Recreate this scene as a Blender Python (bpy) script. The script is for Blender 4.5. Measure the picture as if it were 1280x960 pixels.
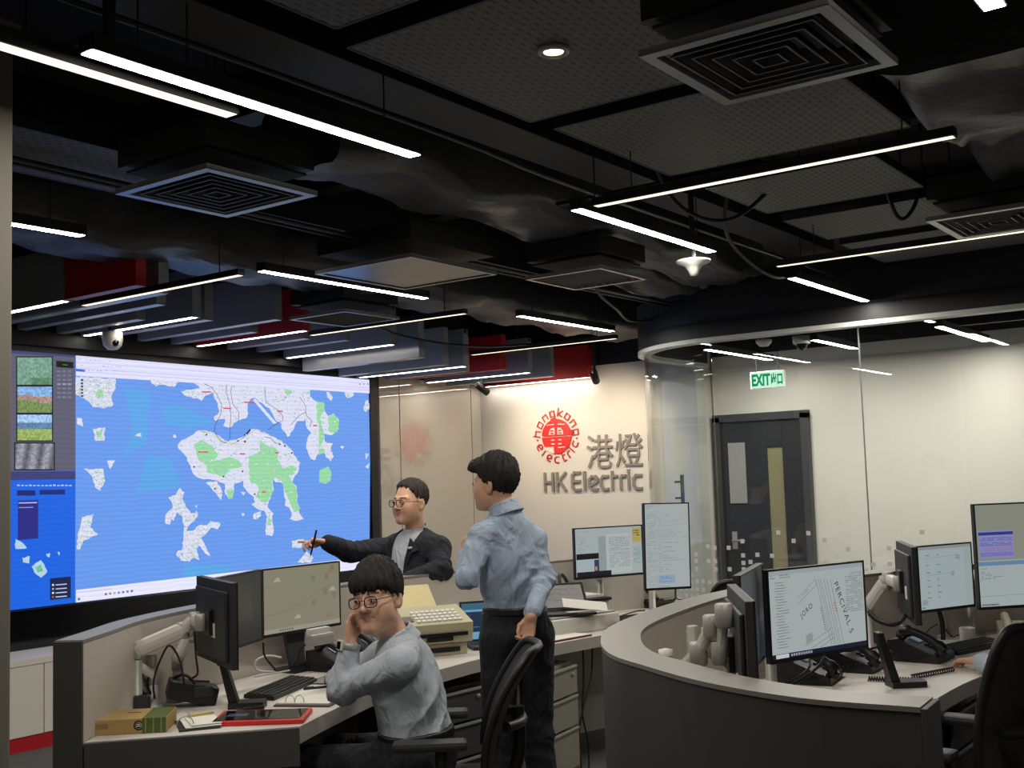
import bpy, bmesh, math, random
import numpy as np
from mathutils import Vector, Matrix
random.seed(7)
for _o in list(bpy.data.objects): bpy.data.objects.remove(_o, do_unlink=True)
scene = bpy.context.scene
COL = scene.collection
PI = math.pi

# ------------------------------------------------------------ camera, world, exposure
FPX, YAW, TILT, ROLL, EYE = 1434.16, 0.627919, 0.08366, -0.0321131, 1.62
_f = Vector((math.cos(YAW)*math.cos(TILT), math.sin(YAW)*math.cos(TILT), math.sin(TILT)))
_r = Vector((math.sin(YAW), -math.cos(YAW), 0)); _u = _r.cross(_f)
_c, _s = math.cos(ROLL), math.sin(ROLL)
_r, _u = _r*_c + _u*_s, _u*_c - _r*_s
cam_data = bpy.data.cameras.new('camera')
cam_data.sensor_fit = 'HORIZONTAL'; cam_data.sensor_width = 36.0
cam_data.lens = 36.0*FPX/1280.0; cam_data.clip_start = 0.02; cam_data.clip_end = 100
cam = bpy.data.objects.new('camera', cam_data); COL.objects.link(cam)
_m = Matrix((( _r.x, _u.x, -_f.x, 0), (_r.y, _u.y, -_f.y, 0), (_r.z, _u.z, -_f.z, EYE), (0, 0, 0, 1)))
cam.matrix_world = _m
scene.camera = cam
world = bpy.data.worlds.new('world'); scene.world = world; world.use_nodes = True
world.node_tree.nodes['Background'].inputs[0].default_value = (0.5, 0.52, 0.56, 1)
world.node_tree.nodes['Background'].inputs[1].default_value = 0.05
scene.view_settings.view_transform = 'Standard'; scene.view_settings.look = 'None'
scene.view_settings.exposure = 0.42; scene.view_settings.gamma = 1.0
scene.view_settings.use_curve_mapping = False
LAMP_U, LAMP_V, LAMP_FIN = 74.0, 1.5, 14.0       # strength of the strip lamps' diffusers
def ray(x, y): return _f + _r*((x-640)/FPX) - _u*((y-480)/FPX)
def at_z(x, y, z):
    d = ray(x, y); return Vector((0, 0, EYE)) + d*((z-EYE)/d.z)
def at_d(x, y, D): return Vector((0, 0, EYE)) + ray(x, y)*D
def at_y(x, y, Y):
    d = ray(x, y); return Vector((0, 0, EYE)) + d*(Y/d.y)

# ------------------------------------------------------------ materials
def lin(c):
    return tuple(((v/255)/12.92 if v/255 <= 0.04045 else (((v/255)+0.055)/1.055)**2.4) for v in c)
MATS = {}
def mat(name, rgb, rough=0.5, metal=0.0, var=0.06, scale=12.0, bump=0.0, bscale=60.0, emit=0.0, coat=0.0, spec=0.5, srgb=True):
    if name in MATS: return MATS[name]
    m = bpy.data.materials.new(name); m.use_nodes = True; nt = m.node_tree
    b = nt.nodes['Principled BSDF']
    col = lin(rgb) if srgb else rgb
    b.inputs['Roughness'].default_value = rough; b.inputs['Metallic'].default_value = metal
    b.inputs['Coat Weight'].default_value = coat; b.inputs['Coat Roughness'].default_value = 0.0; b.inputs['Specular IOR Level'].default_value = spec
    tc = nt.nodes.new('ShaderNodeTexCoord')
    nz = nt.nodes.new('ShaderNodeTexNoise'); nz.inputs['Scale'].default_value = scale; nz.inputs['Detail'].default_value = 4
    nt.links.new(tc.outputs['Object'], nz.inputs['Vector'])
    mx = nt.nodes.new('ShaderNodeMix'); mx.data_type = 'RGBA'
    mx.inputs[6].default_value = tuple(max(0, v*(1-var)) for v in col)+(1,)
    mx.inputs[7].default_value = tuple(min(1, v*(1+var)) for v in col)+(1,)
    nt.links.new(nz.outputs['Fac'], mx.inputs[0]); nt.links.new(mx.outputs[2], b.inputs['Base Color'])
    if bump:
        n2 = nt.nodes.new('ShaderNodeTexNoise'); n2.inputs['Scale'].default_value = bscale; n2.inputs['Detail'].default_value = 6
        nt.links.new(tc.outputs['Object'], n2.inputs['Vector'])
        bp = nt.nodes.new('ShaderNodeBump'); bp.inputs['Strength'].default_value = bump; bp.inputs['Distance'].default_value = 0.01
        nt.links.new(n2.outputs['Fac'], bp.inputs['Height']); nt.links.new(bp.outputs['Normal'], b.inputs['Normal'])
    if emit:
        nt.links.new(mx.outputs[2], b.inputs['Emission Color']); b.inputs['Emission Strength'].default_value = emit
    MATS[name] = m; return m
def emitter(name, rgb, strength):
    if name in MATS: return MATS[name]
    m = bpy.data.materials.new(name); m.use_nodes = True; nt = m.node_tree; nt.nodes.clear()
    e = nt.nodes.new('ShaderNodeEmission'); o = nt.nodes.new('ShaderNodeOutputMaterial')
    e.inputs[0].default_value = lin(rgb)+(1,); e.inputs[1].default_value = strength
    nt.links.new(e.outputs[0], o.inputs[0]); MATS[name] = m; return m
def screen_mat(name, strength, wave=0.0, gloss=0.06):
    """a lit display: the picture is the mesh's own face colours"""
    if name in MATS: return MATS[name]
    m = bpy.data.materials.new(name); m.use_nodes = True; nt = m.node_tree
    b = nt.nodes['Principled BSDF']; b.inputs['Base Color'].default_value = (0.01, 0.01, 0.012, 1)
    b.inputs['Roughness'].default_value = 0.35; b.inputs['Specular IOR Level'].default_value = gloss*5
    a = nt.nodes.new('ShaderNodeAttribute'); a.attribute_name = 'Col'
    src = a.outputs['Color']
    if wave:
        tc = nt.nodes.new('ShaderNodeTexCoord'); w = nt.nodes.new('ShaderNodeTexWave')
        w.bands_direction = 'Z'; w.inputs['Scale'].default_value = 9.0; w.inputs['Distortion'].default_value = 3.0; w.inputs['Detail'].default_value = 1
        nt.links.new(tc.outputs['Object'], w.inputs['Vector'])
        mp = nt.nodes.new('ShaderNodeMapRange'); mp.inputs['To Min'].default_value = 1-wave; mp.inputs['To Max'].default_value = 1+wave
        nt.links.new(w.outputs['Fac'], mp.inputs['Value'])
        vm = nt.nodes.new('ShaderNodeVectorMath'); vm.operation = 'SCALE'
        nt.links.new(src, vm.inputs[0]); nt.links.new(mp.outputs[0], vm.inputs['Scale']); src = vm.outputs[0]
    nt.links.new(src, b.inputs['Emission Color']); b.inputs['Emission Strength'].default_value = strength
    MATS[name] = m; return m
def glass_mat(name, tint=(0.93, 0.96, 0.96), refl=1.0, rough=0.0):
    """thin architectural glass: clear, with a fresnel mirror on it"""
    if name in MATS: return MATS[name]
    m = bpy.data.materials.new(name); m.use_nodes = True; nt = m.node_tree; nt.nodes.clear()
    o = nt.nodes.new('ShaderNodeOutputMaterial'); t = nt.nodes.new('ShaderNodeBsdfTransparent'); g = nt.nodes.new('ShaderNodeBsdfGlossy')
    fr = nt.nodes.new('ShaderNodeFresnel'); ge = nt.nodes.new('ShaderNodeNewGeometry'); mr = nt.nodes.new('ShaderNodeMapRange')
    mr.inputs['To Min'].default_value = 1.5; mr.inputs['To Max'].default_value = 1/1.5   # a thin sheet: both faces reflect alike
    nt.links.new(ge.outputs['Backfacing'], mr.inputs['Value']); nt.links.new(mr.outputs[0], fr.inputs[0])
    mu = nt.nodes.new('ShaderNodeMath'); mu.operation = 'MULTIPLY'; mu.inputs[1].default_value = refl
    t.inputs[0].default_value = tint+(1,); g.inputs['Roughness'].default_value = rough
    mx = nt.nodes.new('ShaderNodeMixShader')
    nt.links.new(fr.outputs[0], mu.inputs[0]); nt.links.new(mu.outputs[0], mx.inputs[0])
    nt.links.new(t.outputs[0], mx.inputs[1]); nt.links.new(g.outputs[0], mx.inputs[2]); nt.links.new(mx.outputs[0], o.inputs[0])
    MATS[name] = m; return m

# ------------------------------------------------------------ mesh helpers
class MB:
    def __init__(s): s.v = []; s.f = []; s.mi = []; s.col = []; s.sm = []
    def add(s, verts, faces, mi=0, col=(1, 1, 1), smooth=False):
        n = len(s.v); s.v += [tuple(v) for v in verts]
        for f in faces:
            s.f.append(tuple(i+n for i in f)); s.mi.append(mi); s.col.append(col); s.sm.append(smooth)
        return s
    def box(s, c, d, rz=0.0, mi=0, M=None, col=(1, 1, 1), bev=0.0):
        hx, hy, hz = d[0]/2, d[1]/2, d[2]/2
        if bev > 0:
            bm = bmesh.new(); bmesh.ops.create_cube(bm, size=1)
            bmesh.ops.scale(bm, vec=Vector(d), verts=bm.verts)
            bmesh.ops.bevel(bm, geom=bm.edges[:], offset=min(bev, min(d)*0.45), segments=2, profile=0.6, affect='EDGES')
            vs = [v.co.copy() for v in bm.verts]; bm.verts.index_update(); fs = [[v.index for v in f.verts] for f in bm.faces]; bm.free()
        else:
            vs = [Vector((x*hx, y*hy, z*hz)) for z in (-1, 1) for y in (-1, 1) for x in (-1, 1)]
            fs = [(0, 2, 3, 1), (4, 5, 7, 6), (0, 1, 5, 4), (2, 6, 7, 3), (0, 4, 6, 2), (1, 3, 7, 5)]
        R = M if M is not None else Matrix.Rotation(rz, 3, 'Z')
        s.add([R @ v + Vector(c) for v in vs], fs, mi, col, smooth=False); return s
    def prism(s, poly, z0, z1, mi=0, top_mi=None, smooth_side=False):
        n = len(poly); a = sum(poly[i][0]*poly[(i+1) % n][1]-poly[(i+1) % n][0]*poly[i][1] for i in range(n))
        if a < 0: poly = poly[::-1]
        s.add([(p[0], p[1], z1) for p in poly], [tuple(range(n))], mi if top_mi is None else top_mi)
        s.add([(p[0], p[1], z0) for p in poly], [tuple(range(n))[::-1]], mi)
        s.add([(p[0], p[1], z0) for p in poly]+[(p[0], p[1], z1) for p in poly],
              [(i, (i+1) % n, n+(i+1) % n, n+i) for i in range(n)], mi, smooth=smooth_side); return s
    def quad(s, a, b, c, d, mi=0, col=(1, 1, 1)): return s.add([a, b, c, d], [(0, 1, 2, 3)], mi, col)
    def tube(s, pts, r, n=8, mi=0, caps=True):
        pts = [Vector(p) for p in pts]; k = len(pts); rr = r if isinstance(r, (list, tuple)) else [r]*k
        vs = []; prev = None
        for i, p in enumerate(pts):
            t = (pts[min(i+1, k-1)]-pts[max(i-1, 0)])
            if t.length < 1e-9: t = Vector((0, 0, 1))
            t.normalize()
            if prev is None: prev = t.orthogonal().normalized()
            prev = (prev - t*prev.dot(t))
            if prev.length < 1e-6: prev = t.orthogonal()
            prev.normalize(); b = t.cross(prev)
            vs += [p + (prev*math.cos(2*PI*j/n) + b*math.sin(2*PI*j/n))*rr[i] for j in range(n)]
        fs = [(i*n+j, i*n+(j+1) % n, (i+1)*n+(j+1) % n, (i+1)*n+j) for i in range(k-1) for j in range(n)]
        s.add(vs, fs, mi, smooth=True)
        if caps:
            s.add(vs[:n], [tuple(range(n))[::-1]], mi); s.add(vs[-n:], [tuple(range(n))], mi)
        return s
    def lathe(s, prof, n=20, c=(0, 0, 0), M=None, mi=0, smooth=True, caps=True):
        vs = []; c = Vector(c); M = M or Matrix.Identity(3)
        for (r, z) in prof: vs += [M @ Vector((r*math.cos(2*PI*j/n), r*math.sin(2*PI*j/n), z)) + c for j in range(n)]
        k = len(prof)
        s.add(vs, [(i*n+j, i*n+(j+1) % n, (i+1)*n+(j+1) % n, (i+1)*n+j) for i in range(k-1) for j in range(n)], mi, smooth=smooth)
        if not caps: return s
        if prof[0][0] > 1e-6: s.add(vs[:n], [tuple(range(n))[::-1]], mi)
        if prof[-1][0] > 1e-6: s.add(vs[-n:], [tuple(range(n))], mi)
        return s
    def build(s, name, m, parent=None, colors=False):
        me = bpy.data.meshes.new(name); me.from_pydata(s.v, [], s.f)
        for q in (m if isinstance(m, (list, tuple)) else [m]): me.materials.append(q)
        me.polygons.foreach_set('material_index', s.mi); me.polygons.foreach_set('use_smooth', s.sm)
        if colors:
            ca = me.color_attributes.new('Col', 'FLOAT_COLOR', 'CORNER'); buf = []
            for f, c in zip(s.f, s.col): buf += list(c+(1.0,))*len(f)
            ca.data.foreach_set('color', buf)
        me.update()
        return obj(name, me, parent)
def obj(name, me, parent=None):
    o = bpy.data.objects.new(name, me); COL.objects.link(o)
    if parent is not None: o.parent = parent
    return o
def tag(o, label=None, cat=None, group=None, kind=None):
    if label: o['label'] = label
    if cat: o['category'] = cat
    if group: o['group'] = group
    if kind: o['kind'] = kind
    return o
def thing(name, label, cat, loc=(0, 0, 0), rz=0.0, group=None):
    o = bpy.data.objects.new(name, None); COL.objects.link(o); o.empty_display_size = 0.05
    o.location = loc; o.rotation_euler = (0, 0, rz); return tag(o, label, cat, group)
def struct(o): o['kind'] = 'structure'; return o
def copy_tree(o, parent=None):
    c = o.copy(); COL.objects.link(c); c.parent = parent
    for ch in list(o.children): copy_tree(ch, c)
    return c
def smooth_path(pts, n=6):
    """Catmull-Rom through the points"""
    P = [Vector(p) for p in pts]; P = [P[0]*2-P[1]] + P + [P[-1]*2-P[-2]]; out = []
    for i in range(1, len(P)-2):
        for k in range(n):
            t = k/n; a, b, c, d = P[i-1], P[i], P[i+1], P[i+2]
            out.append(0.5*((2*b)+(c-a)*t+(2*a-5*b+4*c-d)*t*t+(3*b-a-3*c+d)*t**3))
    out.append(P[-2]); return out
def offset_path(pts, d):
    """shift a plan path sideways (left of its direction for d > 0)"""
    out = []
    for i, p in enumerate(pts):
        t = pts[min(i+1, len(pts)-1)]-pts[max(i-1, 0)]; t = Vector((t.x, t.y)).normalized()
        out.append(Vector((p.x-t.y*d, p.y+t.x*d, 0)))
    return out
def text_mesh(body, size, depth=0.0, spacing=1.0, bold=0.0, shear=0.0):
    cu = bpy.data.curves.new('lettering', 'FONT'); cu.body = body; cu.size = size; cu.extrude = depth; cu.space_character = spacing
    cu.offset = bold; cu.shear = shear; cu.resolution_u = 3
    o = bpy.data.objects.new('lettering', cu); COL.objects.link(o)
    bpy.context.view_layer.update()
    me = bpy.data.meshes.new_from_object(o.evaluated_get(bpy.context.evaluated_depsgraph_get()))
    bpy.data.objects.remove(o, do_unlink=True); bpy.data.curves.remove(cu); me.materials.clear(); return me
def fit_text(me, M, x0=None, x1=None, y0=None, y1=None):
    """stretch flat lettering to a box, then place it with M"""
    co = np.array([v.co[:] for v in me.vertices])
    mn, mx = co.min(0), co.max(0)
    if x0 is not None: co[:, 0] = x0 + (co[:, 0]-mn[0])/(mx[0]-mn[0])*(x1-x0)
    if y0 is not None: co[:, 1] = y0 + (co[:, 1]-mn[1])/(mx[1]-mn[1])*(y1-y0)
    co = co @ np.array(M.to_3x3()).T + np.array(M.translation)
    me.vertices.foreach_set('co', co.astype(np.float32).ravel()); me.update(); return me
ORD = ['first', 'second', 'third', 'fourth', 'fifth', 'sixth', 'seventh', 'eighth', 'ninth', 'tenth', 'eleventh', 'twelfth', 'thirteenth']

# ------------------------------------------------------------ shared materials
M_WHITE = mat('white_paint', (226, 221, 211), 0.6, var=0.02, scale=2)
M_GLOSSW = mat('white_gloss_panel', (206, 198, 184), 0.012, var=0.015, scale=2, spec=1.0, coat=1.0)
M_BLACK = mat('black_paint', (24, 24, 26), 0.6, var=0.2, scale=5)
M_SLAB = mat('ceiling_black', (20, 20, 22), 0.85, var=0.3, scale=3)
M_CARPET = mat('grey_carpet', (96, 95, 94), 0.95, var=0.35, scale=40, bump=0.6, bscale=240)
M_COLUMN = mat('warm_grey_plaster', (112, 108, 98), 0.7, var=0.03, scale=6)
M_DARKLAM = mat('dark_grey_laminate', (74, 73, 72), 0.5, var=0.05, scale=8)
M_CAP = mat('grey_cap_laminate', (132, 128, 124), 0.4, var=0.03, scale=10)
M_PARTIN = mat('warm_grey_fabric_panel', (194, 186, 177), 0.75, var=0.03, scale=30, bump=0.1, bscale=300)
M_TOP = mat('light_worktop', (214, 208, 200), 0.42, var=0.03, scale=14)
M_EDGE = mat('worktop_edge', (190, 183, 175), 0.5, var=0.03, scale=14)
M_PLASTIC = mat('black_plastic', (22, 22, 24), 0.42, var=0.1, scale=20)
M_PLASTIC2 = mat('charcoal_plastic', (44, 45, 48), 0.5, var=0.08, scale=20)
M_GLOSSB = mat('black_gloss', (10, 10, 12), 0.12, var=0.1, scale=10)
M_SILVER = mat('silver_metal', (172, 169, 162), 0.45, metal=0.3, var=0.04, scale=16)
M_WARMGREY = mat('pale_grey_plastic', (210, 206, 197), 0.45, var=0.03, scale=16)
M_BEIGE = mat('beige_plastic', (186, 176, 148), 0.5, var=0.05, scale=16)
M_RED = mat('red_lacquer', (184, 24, 36), 0.45, var=0.05, scale=6)
M_FIN = mat('grey_fin', (146, 148, 156), 0.26, var=0.04, scale=6, spec=0.8)
M_CABLE = mat('black_cable', (16, 16, 17), 0.5, var=0.1, scale=30)
M_WCABLE = mat('white_cable', (205, 200, 190), 0.5, var=0.05, scale=30)
M_PAPER = mat('paper', (228, 224, 214), 0.8, var=0.03, scale=20)
M_WPLAST = mat('white_plastic', (224, 221, 214), 0.4, var=0.02, scale=20)
M_PERF = None

# ------------------------------------------------------------ room shell
YW, XW, XC = 7.40, 9.60, 9.90          # screen wall, logo wall, corridor wall
def slab(name, a, b, m):
    mb = MB(); mb.box([(a[i]+b[i])/2 for i in range(3)], [abs(b[i]-a[i]) for i in range(3)]); return struct(mb.build(name, m))
slab('floor', (-2.6, -3.6, -0.1), (11.6, YW+0.2, 0.0), M_CARPET)
slab('ceiling', (-2.6, -3.6, 3.5), (11.6, YW+0.2, 3.6), M_SLAB)
slab('wall_back', (-2.6, YW+0.02, 0), (XW+0.12, YW+0.2, 3.5), M_BLACK)
slab('wall_logo', (XW, 4.86, 0), (XW+0.12, YW+0.02, 2.72), M_WHITE)
slab('wall_logo_upper', (XW, 4.86, 2.72), (XW+0.12, YW+0.02, 3.5), M_BLACK)
slab('wall_corridor', (XC, -3.6, 0), (XC+0.12, 4.84, 2.72), M_WHITE)
slab('wall_corridor_upper', (XC, -3.6, 2.72), (XC+0.12, 4.84, 3.5), M_BLACK)
slab('wall_left', (-2.7, -3.6, 0), (-2.6, YW+0.2, 3.5), M_WHITE)
slab('wall_front', (-2.6, -3.7, 0), (11.6, -3.6, 3.5), M_WHITE)
slab('wall_corridor_return', (XW+0.12, 4.86, 0), (XC+0.12, 4.98, 3.5), M_WHITE)
slab('trim_soffit', (-2.6, 7.30, 2.66), (XW-0.02, YW+0.02, 3.5), M_BLACK)
# glossy white panels right of the screen, open joints between them
for i, (a, b) in enumerate(((8.02, 8.30), (8.312, 9.42), (9.432, XW-0.004))):
    mb = MB(); mb.box(((a+b)/2, YW-0.005, 1.335), (b-a, 0.03, 2.61), bev=0.002)
    o = mb.build('wall_panel', M_GLOSSW); tag(o, ['narrow glossy white wall panel right beside the big screen', 'wide glossy white wall panel mirroring the red emblem', 'narrow glossy white wall panel in the corner by the emblem wall'][i], 'wall panel', 'white wall panels')
# column with a wider cap, at the left edge of the view
col = thing('square_column', 'warm grey square column with wider cap at left edge', 'column', (1.55, 3.32, 0), 0)
mb = MB(); mb.box((0, 0, 1.47), (0.5, 0.5, 2.94), bev=0.006); mb.build('shaft', M_COLUMN, col)
mb = MB(); mb.box((0, 0, 2.97), (0.535, 0.535, 0.06), bev=0.006); mb.build('capital', M_COLUMN, col)
mb = MB(); mb.box((0, 0, 3.25), (0.4, 0.4, 0.5)); mb.build('neck', M_BLACK, col)

# ------------------------------------------------------------ ceiling: strip lamps
EM_U = emitter('strip_diffuser_cool', (255, 250, 238), LAMP_U)
EM_V = emitter('strip_diffuser_warm', (255, 236, 204), LAMP_V)
EM_F = emitter('fin_diffuser', (255, 246, 232), LAMP_FIN)
def strip_lamp(a, b, z, em, label, w=0.05, hang=0.3, group='strip lamps'):
    a, b = Vector(a), Vector(b); L = (b-a).length; c = (a+b)/2; ang = math.atan2(b.y-a.y, b.x-a.x)
    t = thing('strip_lamp', label, 'lamp', (c.x, c.y, z), ang, group)
    hh = w*0.9
    mb = MB(); mb.box((0, w/2+0.003, hh/2), (L+0.012, 0.004, hh)); mb.box((0, -w/2-0.003, hh/2), (L+0.012, 0.004, hh))
    mb.box((0, 0, hh-0.002), (L+0.012, w+0.008, 0.004)); mb.box((L/2+0.003, 0, hh/2), (0.004, w+0.01, hh)); mb.box((-L/2-0.003, 0, hh/2), (0.004, w+0.01, hh))
    mb.build('housing', M_BLACK, t)
    mb = MB(); mb.quad((-L/2, w/2, -0.0015), (L/2, w/2, -0.0015), (L/2, -w/2, -0.0015), (-L/2, -w/2, -0.0015)); mb.build('diffuser', em, t)
    if hang:
        for x in (-L*0.38, L*0.38):
            mb = MB(); mb.tube([(x, 0, hh), (x, 0, hang)], 0.003, 6); mb.build('hanger', M_BLACK, t)
    return t
ZL = 2.75
for a, b, lab in (
    ((1.69, 2.54), (2.97, 2.54), 'long bright strip lamp under the round disc near the column'),
    ((4.03, 2.56), (5.30, 2.56), 'bright strip lamp meeting the long warm strip lamp at a corner'),
    ((6.37, 2.57), (7.64, 2.57), 'bright strip lamp right of the white horn-shaped sensor'),
    ((1.65, 4.43), (2.92, 4.43), 'bright strip lamp cut off by the column, above the screen'),
    ((4.03, 4.52), (5.35, 4.52), 'bright strip lamp running under the plain square access panel'),
    ((6.41, 4.57), (7.64, 4.57), 'bright strip lamp above the red emblem, in front of the fins'),
    ((1.70, 0.63), (2.96, 0.63), 'bright strip lamp whose end shows at the upper right corner')):
    strip_lamp(a, b, ZL, EM_U, lab, hang=0.74)
for a, b, em, lab in (
    ((4.04, 1.02), (4.04, 2.47), EM_V, 'long warm strip lamp below the big square diffuser'),
    ((5.95, 0.70), (5.95, 2.48), EM_V, 'warm strip lamp under the diffuser at the right edge'),
    ((7.90, 0.90), (7.90, 2.47), EM_V, 'thin warm strip lamp just above the glass partition rail'),
    ((4.03, 4.68), (4.03, 6.09), EM_V, 'thin warm strip lamp in front of the red fin by the column'),
    ((6.03, 4.75), (6.03, 6.22), EM_V, 'thin warm strip lamp below the grille over the screen'),
    ((8.07, 4.79), (8.07, 6.29), EM_V, 'thin warm strip lamp above the two black spotlights')):
    strip_lamp(a, b, ZL, em, lab, w=0.036)
strip_lamp((0.9, 2.665), (2.268, 2.665), ZL, EM_V, 'warm strip in place of a lamp reflection, crossing before the column cap', w=0.05)  # glowing strip added in place of a lamp's reflection
# lamps in the corridor behind the glass
for a, b, lab in (((8.30, 3.20), (9.19, 3.20), 'strip lamp in the corridor beside the dome camera'),
                  ((8.25, 2.27), (9.55, 2.27), 'strip lamp in the corridor over the plain white wall'),
                  ((8.22, 4.05), (9.45, 4.05), 'strip lamp in the corridor above the exit sign')):
    strip_lamp(a, b, 2.6, EM_U, lab, group='corridor strip lamps')
strip_lamp((8.3, 0.9), (9.5, 0.9), 2.6, EM_U, 'strip lamp in the corridor at the right edge', group='corridor strip lamps')

# ------------------------------------------------------------ fins over the screen, some lit
fins = [(3.86, 5.30, 2.75, 'R', 0, 5.97), (3.86, 6.0, 2.75, 'G', 1), (4.10, 5.42, 2.75, 'G', 0), (4.34, 5.76, 2.75, 'G', 0), (4.63, 6.36, 2.75, 'G', 0), (4.82, 6.03, 2.75, 'G', 1), (4.97, 6.09, 2.75, 'G', 0),
        (5.30, 5.78, 2.75, 'G', 0), (5.60, 6.36, 2.75, 'G', 0), (5.82, 6.05, 2.75, 'R', 1), (6.15, 6.39, 2.75, 'G', 0), (6.46, 6.27, 2.75, 'G', 0), (6.76, 6.05, 2.72, 'G', 1),
        (6.98, 5.95, 2.62, 'G', 0), (7.42, 6.06, 2.60, 'G', 0), (7.65, 6.03, 2.60, 'G', 1), (8.03, 6.32, 2.60, 'G', 0), (8.32, 6.12, 2.62, 'R', 0), (8.60, 6.03, 2.60, 'G', 1),
        (8.93, 6.01, 2.58, 'G', 0), (9.51, 5.95, 2.60, 'R', 1)]
ng = nr = 0
for x, y0, z, c, lit, *ye in fins:
    L = (ye[0] if ye else 7.28)-y0; t = None
    if c == 'R': nr += 1; lab = 'red ceiling fin over the screen, %s red one from the column%s' % (ORD[nr-1], ', with a lit strip' if lit else '')
    else: ng += 1; lab = 'grey ceiling fin over the screen, %s grey one from the column%s' % ((ORD+['fourteenth', 'fifteenth', 'sixteenth', 'seventeenth', 'eighteenth'])[ng-1], ', with a lit strip' if lit else '')
    t = thing('ceiling_fin', lab, 'ceiling fin', (x, y0+L/2, z), 0, 'fins over the screen')
    mb = MB()
    if lit:
        mb.box((-0.028, 0, 0.16), (0.012, L, 0.32)); mb.box((0.028, 0, 0.16), (0.012, L, 0.32)); mb.box((0, 0, 0.3), (0.044, L, 0.03)); mb.box((0, -L/2+0.006, 0.16), (0.044, 0.012, 0.32))
        mb.box((0, L/2-0.006, 0.16), (0.044, 0.012, 0.32))
    else: mb.box((0, 0, 0.16), (0.07, L, 0.32), bev=0.003)
    mb.build('blade', M_RED if c == 'R' else M_FIN, t)
    if lit:
        mb = MB(); w = 0.021; mb.quad((-w, L/2-0.02, -0.0015), (w, L/2-0.02, -0.0015), (w, -L/2+0.02, -0.0015), (-w, -L/2+0.02, -0.0015)); mb.build('diffuser', EM_F, t)
    for q in (-L*0.4, L*0.4):
        mb = MB(); mb.tube([(0, q, 0.31), (0, q, 3.5-z)], 0.005, 6); mb.build('hanger', M_BLACK, t)

# ------------------------------------------------------------ square air diffusers
M_DIFF = mat('diffuser_frame', (150, 150, 152), 0.28, var=0.04, scale=10)
M_DIFFV = mat('diffuser_vane', (62, 61, 60), 0.5, var=0.06, scale=10)
M_DIFFB = mat('diffuser_throat', (10, 10, 11), 0.8)
def diffuser(x0, x1, y0, y1, z, label, kind='rings', box=0.10, fm=None):
    cx, cy, w, h = (x0+x1)/2, (y0+y1)/2, abs(x1-x0), abs(y1-y0)
    t = thing('air_diffuser' if kind != 'panel' else 'access_panel', label, 'air vent' if kind != 'panel' else 'access panel', (cx, cy, z), 0, 'ceiling vents')
    def ring(mb, a, b, wd, z0, z1):
        for sx, sy, dx, dy in ((0, b/2-wd/2, a, wd), (0, -b/2+wd/2, a, wd), (a/2-wd/2, 0, wd, b-2*wd), (-a/2+wd/2, 0, wd, b-2*wd)):
            mb.box((sx, sy, (z0+z1)/2), (dx, dy, z1-z0))
    mb = MB(); ring(mb, w, h, 0.035 if kind == 'rings' else 0.022, 0, 0.02); mb.build('frame', fm or M_DIFF, t)
    if kind == 'rings':
        n = 5
        for k in range(n):
            s = 1-0.17*(k+1); mb = MB()
            a, b = (w-0.05)*s, (h-0.05)*s; e = 0.026
            # each ring is a sloping square cone, wider at the bottom
            lo = [(-a/2, -b/2, 0.004), (a/2, -b/2, 0.004), (a/2, b/2, 0.004), (-a/2, b/2, 0.004)]
            hi = [(v[0]*(1-2*e/a), v[1]*(1-2*e/b), 0.05) for v in lo]
            mb.add(lo+hi, [(i, (i+1) % 4, 4+(i+1) % 4, 4+i) for i in range(4)], 0)
            ring(mb, a+0.006, b+0.006, 0.006, 0.0, 0.006)
            mb.build('vane_ring', M_DIFFV, t)
        mb = MB(); mb.box((0, 0, 0.085), (w-0.06, h-0.06, 0.01)); mb.build('throat', M_DIFFB, t)
    elif kind == 'slats':
        n = 9
        for k in range(n):
            mb = MB(); y = -h/2+0.03+(h-0.06)*(k+0.5)/n
            mb.box((0, y, 0.014), (w-0.05, 0.008, 0.024), M=Matrix.Rotation(0.5, 3, 'X')); mb.build('slat', M_DIFFV, t)
        mb = MB(); mb.box((0, 0, 0.085), (w-0.06, h-0.06, 0.01)); mb.build('throat', M_DIFFB, t)
    else:
        mb = MB(); mb.box((0, 0, 0.012), (w-0.06, h-0.06, 0.012), bev=0.003); mb.build('panel_face', mat('access_panel_metal', (120, 118, 112), 0.28, metal=0.4, var=0.12, scale=4), t)
        mb = MB(); ring(mb, w-0.05, h-0.05, 0.004, 0.004, 0.02); mb.build('joint', M_BLACK, t)
    mb = MB(); mb.box((0, 0, 0.1+box/2), (w*0.97, h*0.97, box)); mb.build('plenum_box', M_BLACK, t)
    for q in (((-w*.46, -h*.46), (w*.46, h*.46)) if cy < 5 and not (5.2 < cx < 6) else ()):
        mb = MB(); mb.tube([(q[0], q[1], 0.1), (q[0], q[1], 3.5-z)], 0.004, 6); mb.build('hanger', M_BLACK, t)
    return t
diffuser(2.59, 3.13, 3.18, 3.715, 2.75, 'square ringed air diffuser with blue-lit rim left of the long strip lamp')
diffuser(2.665, 3.2, 0.945, 1.477, 2.75, 'large square ringed air diffuser at the top, nearest one')
diffuser(5.37, 5.92, 1.0, 1.505, 2.75, 'square ringed air diffuser cut off by the right edge')
diffuser(4.30, 5.02, 3.72, 4.40, 2.75, 'plain square metal access panel in the middle of the ceiling', 'panel')
diffuser(5.27, 5.785, 3.205, 3.71, 2.75, 'square slatted air grille right of the plain access panel', 'slats')
diffuser(5.36, 5.9, 5.22, 5.74, 2.75, 'square slatted air grille hung above the screen fins', 'slats')

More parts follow.
